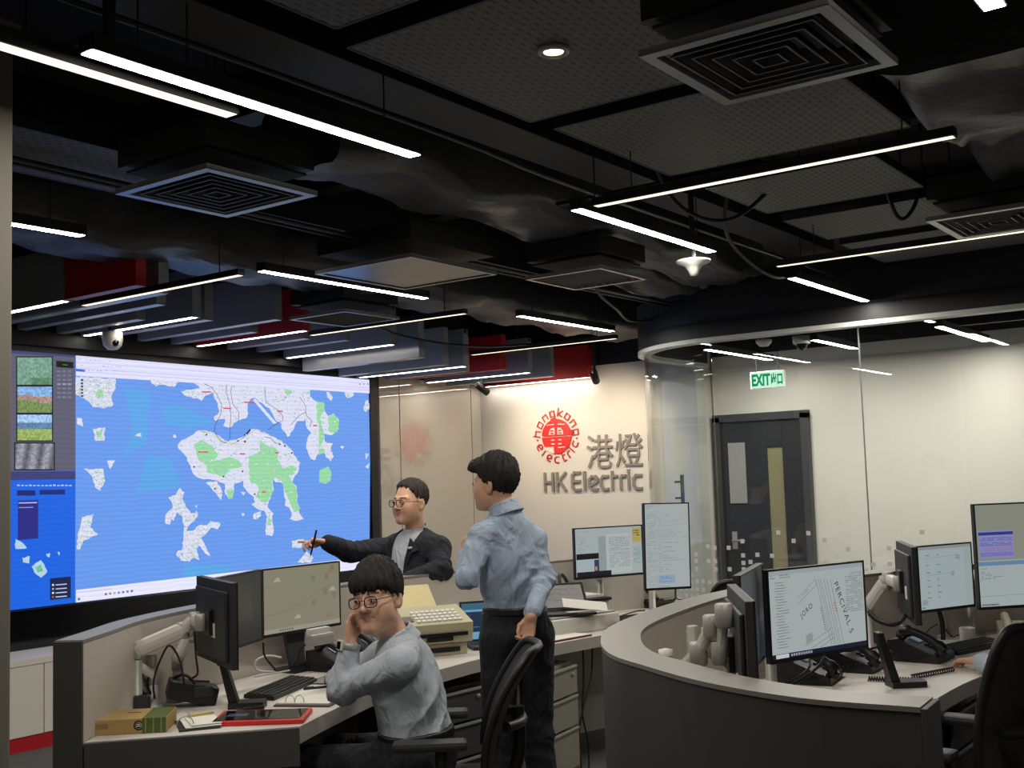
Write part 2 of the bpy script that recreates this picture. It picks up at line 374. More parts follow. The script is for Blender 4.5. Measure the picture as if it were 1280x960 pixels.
# ------------------------------------------------------------ perforated panels
def perf_mat():
    m = bpy.data.materials.new('perforated_metal'); m.use_nodes = True; nt = m.node_tree; b = nt.nodes['Principled BSDF']
    b.inputs['Roughness'].default_value = 0.6
    tc = nt.nodes.new('ShaderNodeTexCoord'); br = nt.nodes.new('ShaderNodeTexBrick')
    br.offset = 0.5; br.inputs['Scale'].default_value = 1.0; br.inputs['Brick Width'].default_value = 0.052; br.inputs['Row Height'].default_value = 0.030
    br.inputs['Mortar Size'].default_value = 0.011; br.inputs['Mortar Smooth'].default_value = 0.0
    br.inputs['Color1'].default_value = (0.004, 0.004, 0.004, 1); br.inputs['Color2'].default_value = (0.004, 0.004, 0.004, 1)
    br.inputs['Mortar'].default_value = lin((92, 90, 86))+(1,)
    nt.links.new(tc.outputs['Object'], br.inputs['Vector']); nt.links.new(br.outputs['Color'], b.inputs['Base Color'])
    return m
M_PERF = perf_mat()
for (x0, x1, y0, y1, lab) in ((2.48, 3.45, 1.50, 2.38, 'dark perforated ceiling panel with the small downlight in it'),
                              (2.20, 3.3, 3.80, 4.35, 'dark perforated ceiling panel behind the blue-lit diffuser'),
                              (3.58, 4.5, 1.3, 2.36, 'dark perforated ceiling panel right of the downlight panel'),
                              (4.82, 5.52, 1.55, 2.34, 'dark perforated ceiling panel above the long warm lamp'),
                              (5.75, 6.4, 1.55, 2.35, 'small dark perforated ceiling panel left of the right-edge diffuser'),
                              (6.6, 7.4, 1.36, 2.35, 'dark perforated ceiling panel farthest back near the glass rail'),
                              (1.45, 2.35, 1.35, 2.3, 'dark perforated ceiling panel at the top left, cut by the frame')):
    t = thing('perforated_panel', lab, 'ceiling panel', ((x0+x1)/2, (y0+y1)/2, 2.95), 0, 'perforated ceiling panels')
    w, h = x1-x0, y1-y0
    mb = MB(); mb.box((0, 0, 0.004), (w, h, 0.006)); mb.build('sheet', M_PERF, t)
    mb = MB()
    for sx, sy, dx, dy in ((0, h/2, w, 0.012), (0, -h/2, w, 0.012), (w/2, 0, 0.012, h), (-w/2, 0, 0.012, h)): mb.box((sx, sy, 0.02), (dx, dy, 0.04))
    mb.build('rim', M_BLACK, t)
    for q in ((-w*.4, -h*.4), (w*.4, -h*.4), (-w*.4, h*.4), (w*.4, h*.4)):
        mb = MB(); mb.tube([(q[0], q[1], 0.03), (q[0], q[1], 0.55)], 0.004, 6); mb.build('hanger', M_BLACK, t)
# downlight recessed in the nearest panel
t = thing('downlight', 'small round downlight glowing in the perforated panel', 'lamp', (2.90, 1.905, 2.938))
mb = MB(); mb.lathe([(0.042, -0.004), (0.05, 0.0), (0.05, 0.012), (0.036, 0.012), (0.032, 0.002)], 24, caps=False); mb.build('trim_ring', M_WARMGREY, t)
mb = MB(); mb.add([(0.032*math.cos(k*PI/8), 0.032*math.sin(k*PI/8), 0.003) for k in range(16)], [tuple(range(16))]); mb.build('lens', emitter('downlight_lens', (255, 238, 205), 3.0), t)

# ------------------------------------------------------------ wrapped ducts, beams, trays and conduits
M_WRAP = mat('black_insulation_wrap', (66, 66, 70), 0.42, var=0.2, scale=3, bump=0.5, bscale=26)
def vnoise(p, s):
    return math.sin(p[0]*s+1.3*math.sin(p[1]*s*1.7+0.4))*math.sin(p[1]*s*1.3+p[2]*s*0.7+1.1*math.sin(p[0]*s*0.9))
def duct(a, b, w, h, label, amp=0.02, sag=0.05, seed=0):
    a, b = Vector(a), Vector(b); L = (b-a).length; n = int(L/0.05)+2; ring = 28
    d = (b-a).normalized(); side = Vector((-d.y, d.x, 0)); vs = []
    for i in range(n):
        c = a.lerp(b, i/(n-1)); s = L*i/(n-1)
        k = 0.5-0.5*math.cos(2*PI*s/0.95+seed)
        for j in range(ring):
            t = 2*PI*j/ring; ct, st = math.cos(t), math.sin(t)
            x = math.copysign(abs(ct)**0.45, ct)*w/2; z = math.copysign(abs(st)**0.45, st)*h/2
            nn = vnoise((s*1.0+seed, x*3, z*3), 7)*amp + vnoise((s+seed*2, x*2, z*4), 19)*amp*0.45
            p = c + side*(x*(1+nn*2)) + Vector((0, 0, z + nn - (sag*k if z < 0 else 0)))
            vs.append(p)
    fs = [(i*ring+j, i*ring+(j+1) % ring, (i+1)*ring+(j+1) % ring, (i+1)*ring+j) for i in range(n-1) for j in range(ring)]
    mb = MB(); mb.add(vs, fs, 0, smooth=True); mb.add(vs[:ring], [tuple(range(ring))[::-1]]); mb.add(vs[-ring:], [tuple(range(ring))])
    return tag(mb.build('insulated_duct', M_WRAP), label, 'duct', 'wrapped ducts')
duct((2.4, 5.38, 3.09), (9.3, 5.38, 3.09), 0.55, 0.30, 'black wrapped duct with crumpled sagging skin behind the red fin', seed=1)
duct((3.35, 3.50, 3.15), (7.6, 3.50, 3.14), 0.48, 0.28, 'black wrapped duct running past the plain access panel', seed=3)
duct((3.85, 0.95, 3.13), (7.6, 0.95, 3.11), 0.60, 0.34, 'wide crumpled black duct at the upper right', amp=0.028, sag=0.08, seed=5)
duct((6.1, 3.95, 3.13), (7.6, 3.95, 3.10), 0.36, 0.28, 'short black wrapped duct above the far strip lamps', seed=8)
def beam(a, b, w, h, label, name='ceiling_beam', cat='beam', m=None):
    a, b = Vector(a), Vector(b); c = (a+b)/2; ang = math.atan2(b.y-a.y, b.x-a.x)
    mb = MB(); mb.box((0, 0, 0), ((b-a).length, w, h), bev=0.004); o = mb.build(name, m or M_BLACK)
    o.location = c; o.rotation_euler.z = ang; return tag(o, label, cat, name.replace('_', ' ')+'s')
beam((1.0, 2.88, 3.30), (7.6, 2.88, 3.30), 0.26, 0.38, 'deep black boxed beam along the middle of the ceiling')
beam((1.0, 4.75, 3.30), (9.4, 4.75, 3.30), 0.16, 0.38, 'black boxed beam above the row of far strip lamps')
beam((3.5, -1.0, 3.40), (3.5, 7.2, 3.40), 0.14, 0.18, 'black cross beam between the first and second panels')
beam((4.66, -1.0, 3.40), (4.66, 7.2, 3.40), 0.14, 0.18, 'black cross beam right of the second perforated panel')
beam((5.64, -1.0, 3.40), (5.64, 7.2, 3.40), 0.12, 0.18, 'black cross beam over the slatted grille')
beam((7.6, -1.0, 3.40), (7.6, 7.2, 3.40), 0.2, 0.18, 'black cross beam near the glass partition')
beam((1.2, 0.2, 3.3), (9.4, 0.2, 3.3), 0.3, 0.36, 'black boxed beam along the top right of the ceiling')
for (pts, r, lab) in (([(1.2, 2.76, 2.98), (3.4, 2.74, 2.96), (4.6, 2.78, 2.95), (9.2, 2.8, 2.97)], 0.011, 'thin dark conduit above the long bright lamp'),
                      ([(1.2, 4.05, 2.92), (5.2, 4.08, 2.9), (9.2, 4.02, 2.92)], 0.012, 'thin dark conduit running towards the emblem wall'),
                      ([(1.5, 4.14, 2.93), (5.2, 4.16, 2.9), (9.2, 4.12, 2.92)], 0.009, 'thinner dark conduit beside the conduit towards the emblem wall'),
                      ([(4.76, 1.4, 2.97), (4.74, 1.8, 2.98), (4.72, 2.4, 2.99), (4.7, 3.1, 2.98)], 0.012, 'dark conduit crossing over the long warm lamp')):
    mb = MB(); mb.tube(smooth_path(pts, 5), r, 8); tag(mb.build('conduit', mat('dark_conduit', (52, 52, 54), 0.4, metal=0.4)), lab, 'conduit', 'ceiling conduits')
for (pts, lab) in (([(5.15, 2.35, 3.15), (5.35, 2.5, 2.92), (5.7, 2.6, 2.82), (6.3, 2.62, 2.75), (6.6, 2.5, 2.9)], 'drooping black cable beside the horn-shaped sensor'),
                   ([(4.45, 2.45, 3.1), (4.7, 2.42, 2.86), (5.0, 2.3, 2.83), (5.2, 2.1, 3.05)], 'loop of black cable over the long warm lamp'),
                   ([(5.9, 3.7, 3.05), (6.1, 3.75, 2.8), (6.6, 3.9, 2.74), (7.3, 4.2, 2.76), (8.3, 4.5, 2.9)], 'black cable sagging right of the slatted grille'),
                   ([(5.98, 5.72, 2.9), (6.5, 5.8, 2.76), (7.4, 5.7, 2.72), (8.6, 5.6, 2.85)], 'black cable sagging over the screen fins'),
                   ([(5.5, 1.75, 3.1), (5.65, 1.72, 2.86), (5.72, 1.66, 2.9), (5.75, 1.6, 3.1)], 'short hooked black cable by the small perforated panel')):
    mb = MB(); mb.tube(smooth_path(pts, 8), 0.010, 8); tag(mb.build('ceiling_cable', M_CABLE), lab, 'cable', 'ceiling cables')

# ------------------------------------------------------------ ceiling devices
t = thing('ceiling_disc', 'flat round pale grey disc above the long bright strip lamp', 'access point', (1.88, 2.72, 2.80))
mb = MB(); mb.lathe([(0.0, 0.0), (0.10, 0.002), (0.122, 0.012), (0.118, 0.028), (0.02, 0.034)], 32); mb.build('disc', M_WARMGREY, t)
mb = MB(); mb.tube([(0, 0, 0.03), (0, 0, 0.7)], 0.018, 10); mb.build('stem', M_BLACK, t)
t = thing('ceiling_sensor', 'white horn-shaped sensor hanging below the cables', 'sensor', (5.23, 2.63, 2.70))
mb = MB(); mb.lathe([(0.0, -0.075), (0.02, -0.07), (0.03, -0.045), (0.045, -0.022), (0.085, -0.005), (0.088, 0.006), (0.02, 0.012)], 24); mb.build('horn', M_WPLAST, t)
mb = MB(); mb.tube([(0, 0, 0.01), (0, 0, 0.8)], 0.015, 8); mb.build('stem', M_BLACK, t)
def dome_camera(loc, label, down=True, s=1.0):
    t = thing('dome_camera', label, 'camera', loc, 0, 'security cameras')
    mb = MB(); mb.lathe([(0.058*s, 0.0), (0.062*s, 0.02*s), (0.062*s, 0.055*s), (0.02*s, 0.06*s)], 24); mb.build('base', M_WPLAST, t)
    mb = MB(); mb.lathe([(0.0, -0.045*s), (0.02*s, -0.04*s), (0.036*s, -0.024*s), (0.042*s, 0.0)], 20); mb.build('dome', M_GLOSSB, t)
    mb = MB(); mb.tube([(0, 0, 0.05*s), (0, 0, 3.5-loc[2])], 0.015, 8); mb.build('stem', M_BLACK, t); return t
dome_camera((8.48, 3.37, 2.60), 'white dome camera behind the glass right of the exit sign', s=1.1)
t = thing('smoke_detector', 'round white detector behind the glass left of the dome camera', 'detector', (8.13, 3.53, 2.6))
mb = MB(); mb.lathe([(0.0, -0.03), (0.035, -0.028), (0.05, -0.01), (0.06, 0.0), (0.06, 0.02), (0.02, 0.025)], 24); mb.build('body', M_WPLAST, t)
mb = MB(); mb.tube([(0, 0, 0.02), (0, 0, 0.88)], 0.015, 8); mb.build('stem', M_BLACK, t)
# ball camera above the screen
t = thing('turret_camera', 'white turret camera with black eye above the map screen', 'camera', (4.81, 6.93, 2.72), 0, 'security cameras')
mb = MB(); mb.lathe([(0.0, -0.105), (0.035, -0.1), (0.062, -0.072), (0.07, -0.03), (0.07, 0.02), (0.03, 0.035)], 24); mb.build('shell', M_WPLAST, t)
d = (Vector((0, 0, 1.62))-Vector((4.81, 6.93, 2.66))).normalized(); M3 = d.to_track_quat('Z', 'Y').to_matrix()
mb = MB(); mb.lathe([(0.0, 0.082), (0.016, 0.078), (0.026, 0.066), (0.026, 0.05)], 18, c=(0.02, -0.0, -0.052), M=M3); mb.build('lens', M_GLOSSB, t)
mb = MB(); mb.tube([(0, 0, 0.03), (0, 0, 0.3)], 0.03, 10); mb.build('stem', M_BLACK, t)
# track spotlights that wash the emblem
def spot(loc, aim, label, power):
    t = thing('spotlight', label, 'spotlight', loc, 0, 'spotlights on the emblem wall')
    d = (Vector(aim)-Vector(loc)).normalized(); M3 = d.to_track_quat('Z', 'Y').to_matrix()
    mb = MB(); mb.lathe([(0.02, -0.075), (0.034, -0.07), (0.034, 0.075), (0.03, 0.075), (0.026, 0.06)], 20, M=M3, caps=False); mb.build('barrel', M_BLACK, t)
    mb = MB(); p = M3 @ Vector((0, 0, 0.062)); mb.add([M3 @ Vector((0.026*math.cos(k*PI/8), 0.026*math.sin(k*PI/8), 0.062)) for k in range(16)], [tuple(range(16))]); mb.build('lens', emitter('spot_lens', (255, 226, 180), 12.0), t)
    mb = MB(); mb.tube([(0, 0, 0), (0, 0, 0.1)], 0.012, 8); mb.tube([(0, 0, 0.1), (0, 0, 0.36)], 0.018, 8); mb.build('stem', M_BLACK, t)
    ld = bpy.data.lights.new('spot_light', 'SPOT'); ld.energy = power; ld.color = (1.0, 0.83, 0.62); ld.spot_size = math.radians(105); ld.spot_blend = 0.9; ld.shadow_soft_size = 0.03
    lo = bpy.data.objects.new('spot_light', ld); COL.objects.link(lo); lo.parent = t; lo.location = M3 @ Vector((0, 0, 0.09)); lo.rotation_euler = d.to_track_quat('-Z', 'Y').to_euler()
spot((8.66, 6.64, 2.50), (9.6, 6.45, 1.95), 'black tilted spotlight left of the red emblem', 25)
spot((8.70, 5.40, 2.52), (9.6, 5.75, 1.9), 'black spotlight hanging above the emblem wall', 25)

# ------------------------------------------------------------ the big map screen
YS = YW-0.05
def to_s(x, y):
    p = at_y(x, y, YS); return (p.x, p.z)
scr = thing('video_wall', 'large lit video wall showing a blue sea map with islands', 'screen', (5.7, YW, 0.58))
SX, SZ = 5.7, 0.58
class Pic:
    """a flat picture: coloured faces, later ones in front by a hair"""
    def __init__(s, P, N, step=0.00025): s.mb = MB(); s.P = P; s.N = Vector(N); s.k = 0; s.step = step
    def poly(s, pts, rgb, raw=False):
        s.k += 1; o = s.N*(s.k*s.step); c = rgb if raw else lin(rgb)
        vs = [Vector(s.P(*p))+o for p in pts]; n = len(vs)
        if n <= 4: s.mb.add(vs, [tuple(range(n))], 0, c)
        else:
            from mathutils.geometry import tessellate_polygon
            s.mb.add(vs, [tuple(t) for t in tessellate_polygon([vs])], 0, c)
    def layer(s): s.k += 1
    def flat(s, pts, rgb):
        """same layer as the last one"""
        o = s.N*(s.k*s.step); s.mb.add([Vector(s.P(*p))+o for p in pts], [tuple(range(len(pts)))], 0, lin(rgb))
    def line(s, pts, w, rgb):
        for (a, b) in zip(pts[:-1], pts[1:]):
            dx, dy = b[0]-a[0], b[1]-a[1]; L = math.hypot(dx, dy) or 1; nx, ny = -dy/L*w/2, dx/L*w/2
            s.flat([(a[0]+nx, a[1]+ny), (b[0]+nx, b[1]+ny), (b[0]-nx, b[1]-ny), (a[0]-nx, a[1]-ny)], rgb)
    def rect(s, x0, y0, x1, y1, rgb): s.poly([(x0, y0), (x1, y0), (x1, y1), (x0, y1)], rgb)
def inside(p, poly):
    r = False; n = len(poly)
    for i in range(n):
        a, b = poly[i], poly[i-1]
        if (a[1] > p[1]) != (b[1] > p[1]) and p[0] < (b[0]-a[0])*(p[1]-a[1])/(b[1]-a[1])+a[0]: r = not r
    return r
def jag(poly, amp=0.9):
    out = []
    for i, a in enumerate(poly):
        b = poly[(i+1) % len(poly)]; out.append(a); L = math.hypot(b[0]-a[0], b[1]-a[1])
        for k in range(1, int(L/4)+1):
            t = k/(int(L/4)+1); out.append((a[0]+(b[0]-a[0])*t+random.uniform(-amp, amp), a[1]+(b[1]-a[1])*t+random.uniform(-amp, amp)))
    return out
def scr_pt(x, y):
    p = at_y(x, y, YS); return (p.x-SX, YS-YW, p.z-SZ)
pic = Pic(scr_pt, (0, -1, 0), 0.0002)
TOPL = lambda x: 438.3+(x-18.7)*(475-438.3)/445
BOTL = lambda x: 762+(x-18.7)*(710-762)/442.3
SEA = (102, 152, 234); LAND = (216, 219, 240); GREEN = (150, 214, 164)
# base sea, corner to corner of the lit area (it runs on behind the column)
xl, xr = -60, 463.7
pic.poly([(xl, TOPL(xl)), (xr, TOPL(xr)), (461.5, BOTL(461.5)), (xl, BOTL(xl))], SEA)
c7 = lambda L: [(x/2.4, y/2.4+430) for x, y in L]
c8 = lambda L: [(x/5.647+180, y/5.647+550) for x, y in L]
c9 = lambda L: [(x/5.647+300, y/5.647+550) for x, y in L]
c10 = lambda L: [(x/8+330, y/8+440) for x, y in L]
c11 = lambda L: [(x/8+180, y/8+440) for x, y in L]
c12 = lambda L: [(x/2.977, y/2.977+260) for x, y in L]
for P in ([(372, 130), (450, 145), (440, 300), (370, 335), (400, 250)], [(480, 190), (540, 180), (640, 235), (560, 255), (500, 240)], [(440, 335), (510, 340), (545, 430), (410, 445)], [(550, 662), (690, 662), (690, 702), (550, 705)]):
    pic.poly(c7(P), (90, 164, 230))
kow = [(242, 479), (250, 485), (240, 487), (226, 489), (232, 495), (241, 498), (247, 498), (252, 501), (256, 495), (266, 491), (267, 495), (272, 505), (274, 515), (267, 522), (269, 526), (275, 524), (282, 525), (279, 532), (284, 534), (289, 534), (292, 529), (297, 526), (309, 521), (310, 515), (309, 506), (313, 499), (318, 497), (330, 506), (337, 511), (346, 527), (352, 530), (352, 536), (356, 540), (359, 546), (362, 545), (371, 527), (374, 526), (380, 526), (381, 521), (382, 527), (384, 536), (389, 541), (384, 550), (383, 561), (388, 573), (394, 575), (396, 569), (404, 566), (410, 573), (413, 577), (417, 571), (413, 561), (416, 554), (406, 552), (405, 542), (415, 544), (422, 537), (424, 526), (417, 517), (410, 520), (406, 514), (405, 504), (394, 501), (387, 495), (388, 487), (330, 481)]
hki = [(222, 556), (227, 550), (240, 544), (245, 539), (255, 538), (265, 540), (272, 544), (279, 549), (285, 551), (292, 550), (305, 546), (312, 537), (321, 536), (330, 540), (342, 546), (349, 550), (357, 555), (364, 562), (371, 573), (375, 578), (373, 589), (367, 598), (365, 603), (371, 608), (372, 619), (371, 626), (374, 635), (374, 642), (380, 649), (371, 651), (362, 649), (365, 642), (362, 635), (356, 632), (357, 625), (355, 617), (355, 607), (351, 603), (344, 603), (342, 598), (341, 601), (342, 610), (338, 623), (334, 633), (342, 642), (340, 649), (342, 663), (340, 670), (332, 669), (332, 656), (334, 646), (330, 638), (323, 637), (314, 631), (319, 628), (317, 621), (309, 615), (304, 608), (304, 601), (300, 603), (293, 605), (291, 621), (286, 624), (281, 617), (281, 605), (268, 600), (256, 599), (247, 597), (241, 592), (238, 582), (231, 569), (224, 562)]
lam = c8([(250, 340), (285, 370), (270, 410), (310, 490), (330, 520), (370, 500), (380, 540), (320, 600), (300, 640), (345, 640), (390, 600), (440, 600), (470, 570), (540, 590), (520, 630), (470, 620), (440, 660), (400, 690), (440, 760), (468, 820), (430, 800), (390, 745), (370, 770), (390, 850), (350, 830), (320, 860), (260, 850), (225, 810), (240, 780), (270, 770), (280, 640), (270, 540), (230, 510), (210, 570), (190, 550), (185, 595), (150, 590), (150, 530), (200, 480), (190, 430), (170, 405), (220, 390)])
lant = c12([(280, 628), (430, 636), (430, 670), (415, 700), (420, 735), (380, 745), (345, 740), (330, 720), (300, 705), (280, 690)])
isles = [c11([(60, 270), (80, 320), (120, 345), (160, 330), (210, 330), (260, 345), (300, 350), (340, 295)]), c7([(250, 375), (310, 375), (315, 410), (300, 440), (285, 430), (275, 395)]), c7([(320, 350), (345, 350), (330, 375)]), c7([(278, 255), (315, 250), (312, 290), (285, 290)]), c7([(404, 275), (422, 267), (424, 280)]), c7([(230, 222), (245, 225), (248, 248), (230, 240)]), c7([(245, 520), (280, 510), (270, 550), (295, 570), (250, 590), (240, 615), (230, 615), (232, 575)]), c7([(875, 590), (910, 585), (905, 610), (875, 612)]), c7([(892, 655), (920, 622), (938, 640), (930, 657)]), c10([(620, 400), (650, 400), (685, 460), (670, 490), (630, 450)]), c10([(800, 400), (890, 405), (890, 440), (830, 460)]), c10([(990, 560), (1010, 490), (1040, 480), (1060, 560), (1010, 600)]), c9([(705, 45), (735, 45), (720, 65)]), c9([(880, 90), (905, 95), (890, 140)]), c9([(880, 190), (910, 160), (905, 205)]), c8([(435, 300), (510, 290), (550, 370), (540, 425), (500, 370)]), c8([(675, 365), (715, 370), (700, 392)]), c8([(685, 515), (710, 520), (695, 540)]), c8([(355, 465), (375, 460), (370, 485)]), c9([(90, 540), (140, 510), (145, 535), (105, 560)]), c8([(770, 520), (825, 505), (800, 545), (770, 560)]), c11([(285, 830), (310, 825), (320, 855), (290, 860)])]
streets = []
for P in [kow, hki, lam, lant]+isles:
    pic.poly(jag(P), LAND); streets.append(P)
for P in (c8([(350, 30), (400, 0), (440, 20), (480, 40), (520, 110), (490, 150), (600, 120), (660, 140), (690, 190), (600, 210), (560, 260), (500, 240), (440, 230), (440, 180), (380, 140)]),
          c9([(140, 0), (190, 40), (240, 50), (270, 80), (260, 130), (300, 200), (370, 180), (400, 200), (380, 240), (340, 250), (390, 330), (400, 390), (400, 430), (420, 480), (410, 500), (380, 510), (340, 420), (310, 350), (290, 290), (240, 260), (220, 300), (230, 360), (190, 440), (150, 440), (110, 400), (130, 340), (110, 310), (70, 300), (60, 230), (60, 110), (130, 90)]),
          c10([(520, 500), (590, 500), (600, 580), (560, 640), (570, 720), (600, 850), (560, 955), (540, 955), (545, 760), (520, 620)]), c10([(640, 640), (700, 625), (745, 690), (740, 780), (690, 825), (640, 790), (640, 720)]), c9([(550, 60), (590, 60), (600, 90), (550, 105)]),
          c9([(560, 210), (620, 185), (640, 225), (635, 290), (600, 310), (555, 300)]), c9([(190, 545), (215, 560), (215, 600), (185, 600)]), c8([(575, 355), (635, 345), (620, 415), (595, 415)]), c10([(190, 375), (280, 380), (250, 430), (200, 410)]), c10([(400, 400), (450, 390), (445, 420)]), c12([(350, 690), (375, 670), (385, 700), (360, 712)]), c7([(285, 262), (305, 260), (300, 282), (290, 280)]), c11([(560, 795), (600, 790), (620, 805), (570, 805)])):
    pic.poly(jag(P, 0.7), GREEN)
for P in (c10([(110, 0), (0, 0)]),): pass
pic.poly([(315, 500), (318, 498), (345, 529), (341, 530)], LAND)
pic.layer()
for P in streets:                                             # streets, names
    xs = [p[0] for p in P]; ys = [p[1] for p in P]; n = int((max(xs)-min(xs))*(max(ys)-min(ys))/5)
    for _ in range(min(n, 1100)):
        q = (random.uniform(min(xs), max(xs)), random.uniform(min(ys), max(ys)))
        if not inside(q, P): continue
        L = random.uniform(0.8, 3.2); a = random.choice((0.03, 0.03, 1.2, -0.7, 0.6)); e = (q[0]+L*math.cos(a), q[1]+L*math.sin(a))
        if inside(e, P): pic.line([q, e], random.uniform(0.45, 0.9), random.choice(((150, 152, 178), (176, 180, 200), (140, 190, 150), (150, 214, 164), (196, 198, 150), (240, 240, 252))))
pic.layer()
LN = (44, 52, 92)
for L in ([(590, 315), (660, 350), (720, 420), (770, 530), (760, 620), (700, 740), (700, 800), (750, 880), (800, 910), (850, 880)], [(820, 330), (815, 400), (850, 520), (860, 640), (855, 760), (850, 870)], [(870, 340), (860, 400), (880, 520), (940, 600), (938, 690)]): pic.line(c11(L), 0.55, LN)
for L in ([(0, 340), (10, 500), (130, 580), (180, 640), (180, 690)], [(350, 450), (410, 540), (410, 600), (340, 640), (260, 730)], [(410, 600), (420, 640), (470, 690), (450, 750)], [(30, 780), (100, 730), (170, 690)], [(0, 850), (60, 860), (100, 910), (160, 920)]): pic.line(c10(L), 0.55, LN)
pic.line(c11([(860, 930), (1000, 850), (1110, 770), (1190, 810)]), 0.5, (120, 120, 60))
pic.line(c11([(560, 790), (680, 820), (780, 910), (960, 920)]), 0.6, (170, 180, 90))
pic.layer()
for x, y, w in c11([(620, 400)]) and [(257, 490, 11), (283, 510.5, 10), (310.5, 503, 13)] + [(348.5, 514, 7), (393, 532, 5), (253, 565, 13), (302, 567.5, 7), (345, 566, 5), (329, 615, 5)]:
    pic.flat([(x-w/2, y-0.9), (x+w/2, y-0.7), (x+w/2, y+0.9), (x-w/2, y+0.7)], (214, 62, 84))
for x, y in c11([(617, 827), (1000, 830), (932, 890), (1000, 897)])+c8([(348, 190), (690, 222), (556, 258), (776, 382), (495, 345)])+c9([(30, 12), (275, 30), (312, 42), (360, 92)]):
    pic.flat([(x-1, y-1), (x+1, y-1), (x+1, y+1), (x-1, y+1)], (40, 42, 60))
pic.line([(307, 543), (312, 537)], 2.2, (40, 44, 66))
# window furniture: title bar, task bar
pic.poly([(94, TOPL(94)), (xr, TOPL(xr)), (463.5, 492), (94, 470)], (222, 222, 252))
pic.layer()
for f, c in ((0.32, (196, 196, 236)), (0.62, (180, 178, 220)), (0.78, (200, 200, 240))):
    y0 = lambda x: TOPL(x)+(470+(x-94)*22/369.5-TOPL(x))*f
    pic.flat([(94, y0(94)-0.3), (463, y0(463)-0.3), (463, y0(463)+0.3), (94, y0(94)+0.3)], c)
pic.flat([(94, 461), (105, 462), (105, 465), (94, 464)], (40, 110, 220))
for k in range(26):
    x = 96+k*2.2; f = random.choice((0.15, 0.45, 0.7)); y = TOPL(x)+(470-TOPL(x))*f; pic.flat([(x, y), (x+1.6, y+0.1), (x+1.6, y+1.0), (x, y+0.9)], (150, 152, 196))
for k in range(6): y = 474+k*4; pic.flat([(100, y), (103, y), (103, y+2.6), (100, y+2.6)], (70, 76, 120))
for k in range(3): x = 448+k*5; pic.flat([(x, 479.5), (x+1.6, 479.6), (x+1.6, 481), (x, 480.9)], (120, 80, 170))
pic.poly([(94, 737.5), (462, 695.5), (461.5, BOTL(461.5)), (94, BOTL(94))], (228, 228, 250))
pic.layer()
for k, c in enumerate(((120, 90, 60), (120, 130, 170), (240, 160, 60), (90, 130, 190), (50, 110, 180), (60, 120, 190), (70, 80, 170))):
    x = 130+k*5.4; y = BOTL(x)-7.5; pic.flat([(x, y), (x+2.6, y-0.3), (x+2.6, y+2.3), (x, y+2.6)], c)
for k in range(22): x = 96+k*2.0; y = 740.5-(x-94)*0.114; pic.flat([(x, y), (x+1.3, y-0.1), (x+1.3, y+0.9), (x, y+1.0)], (190, 170, 200))
pic.flat([(96, 747.5), (99, 747), (99, 750), (96, 750.5)], (60, 110, 180))
# left column of the wall: camera pictures, grey panel, dark blue map
pic.poly([(xl, TOPL(xl)), (93.3, TOPL(93.3)), (93.3, 590), (xl, 590)], (92, 92, 112))
pic.poly([(xl, TOPL(xl)), (92, TOPL(92)), (92, 446.5), (xl, 438)], (60, 66, 120))
def feed(x0, y0, x1, y1, fn, nx=22, ny=16):
    pic.layer(); pic.flat([(x0-1.5, y0-1.5), (x1+1.5, y0-1.5), (x1+1.5, y1+1.5), (x0-1.5, y1+1.5)], (22, 24, 34)); pic.layer()
    for i in range(nx):
        for j in range(ny):
            u, v = (i+.5)/nx, (j+.5)/ny; X0, X1 = x0+(x1-x0)*i/nx, x0+(x1-x0)*(i+1)/nx; Y0, Y1 = y0+(y1-y0)*j/ny, y0+(y1-y0)*(j+1)/ny
            c = fn(u, v); g = random.uniform(0.86, 1.12); pic.flat([(X0, Y0), (X1, Y0), (X1, Y1), (X0, Y1)], tuple(min(255, max(0, q*g)) for q in c))
feed(20.5, 447, 63.7, 481, lambda u, v: (118, 160, 140) if v < 0.75 or u < 0.4 else (90, 130, 100))
feed(20.5, 483.5, 63.7, 516, lambda u, v: (132, 176, 226) if v < 0.3+u*0.1 else ((168, 140, 128) if v < 0.62+u*0.2 - 0.15 else (116, 140, 84)))
feed(20.5, 518.5, 63.7, 550.5, lambda u, v: (160, 198, 236) if v < 0.3 else ((96, 130, 168) if v < 0.55 else (150, 172, 96)))
feed(18, 554.5, 66, 586.5, lambda u, v: (80+70*abs(math.sin(u*9+v)), 82+70*abs(math.sin(u*9+v)), 92+70*abs(math.sin(u*9+v))))
pic.poly([(69, 451), (90.5, 453), (90.5, 460.5), (69, 459)], (16, 18, 20))
pic.layer(); pic.flat([(77, 455.5), (83, 456), (83, 457), (77, 456.5)], (70, 140, 40))
for j in range(7):
    for i in range(3):
        x, y = 70+i*6.6, 463+j*5.4; pic.flat([(x, y), (x+4.6, y+.2), (x+4.6, y+2.4), (x, y+2.2)], (120, 120, 142) if j != 3 else (160, 150, 170))
pic.poly([(xl, 590), (93, 588.5), (92.5, BOTL(92.5)), (xl, BOTL(xl))], (24, 98, 222))
pic.layer(); pic.flat([(xl, 590), (93, 589), (93, 599), (xl, 601)], (56, 62, 120)); pic.layer()
for k in range(14): x = 20+k*5; pic.flat([(x, 606+random.uniform(-1, 1)), (x+3.4, 606), (x+3.4, 607.6), (x, 607.8)], (170, 190, 240))
pic.flat([(20, 613), (43, 613), (43, 619.5), (20, 619.5)], (26, 36, 110)); pic.flat([(48, 612.5), (80, 612), (80, 618), (48, 618.5)], (24, 40, 120))
pic.flat([(21, 626), (46.5, 625), (46.5, 673), (21, 675)], (40, 40, 130)); pic.layer()
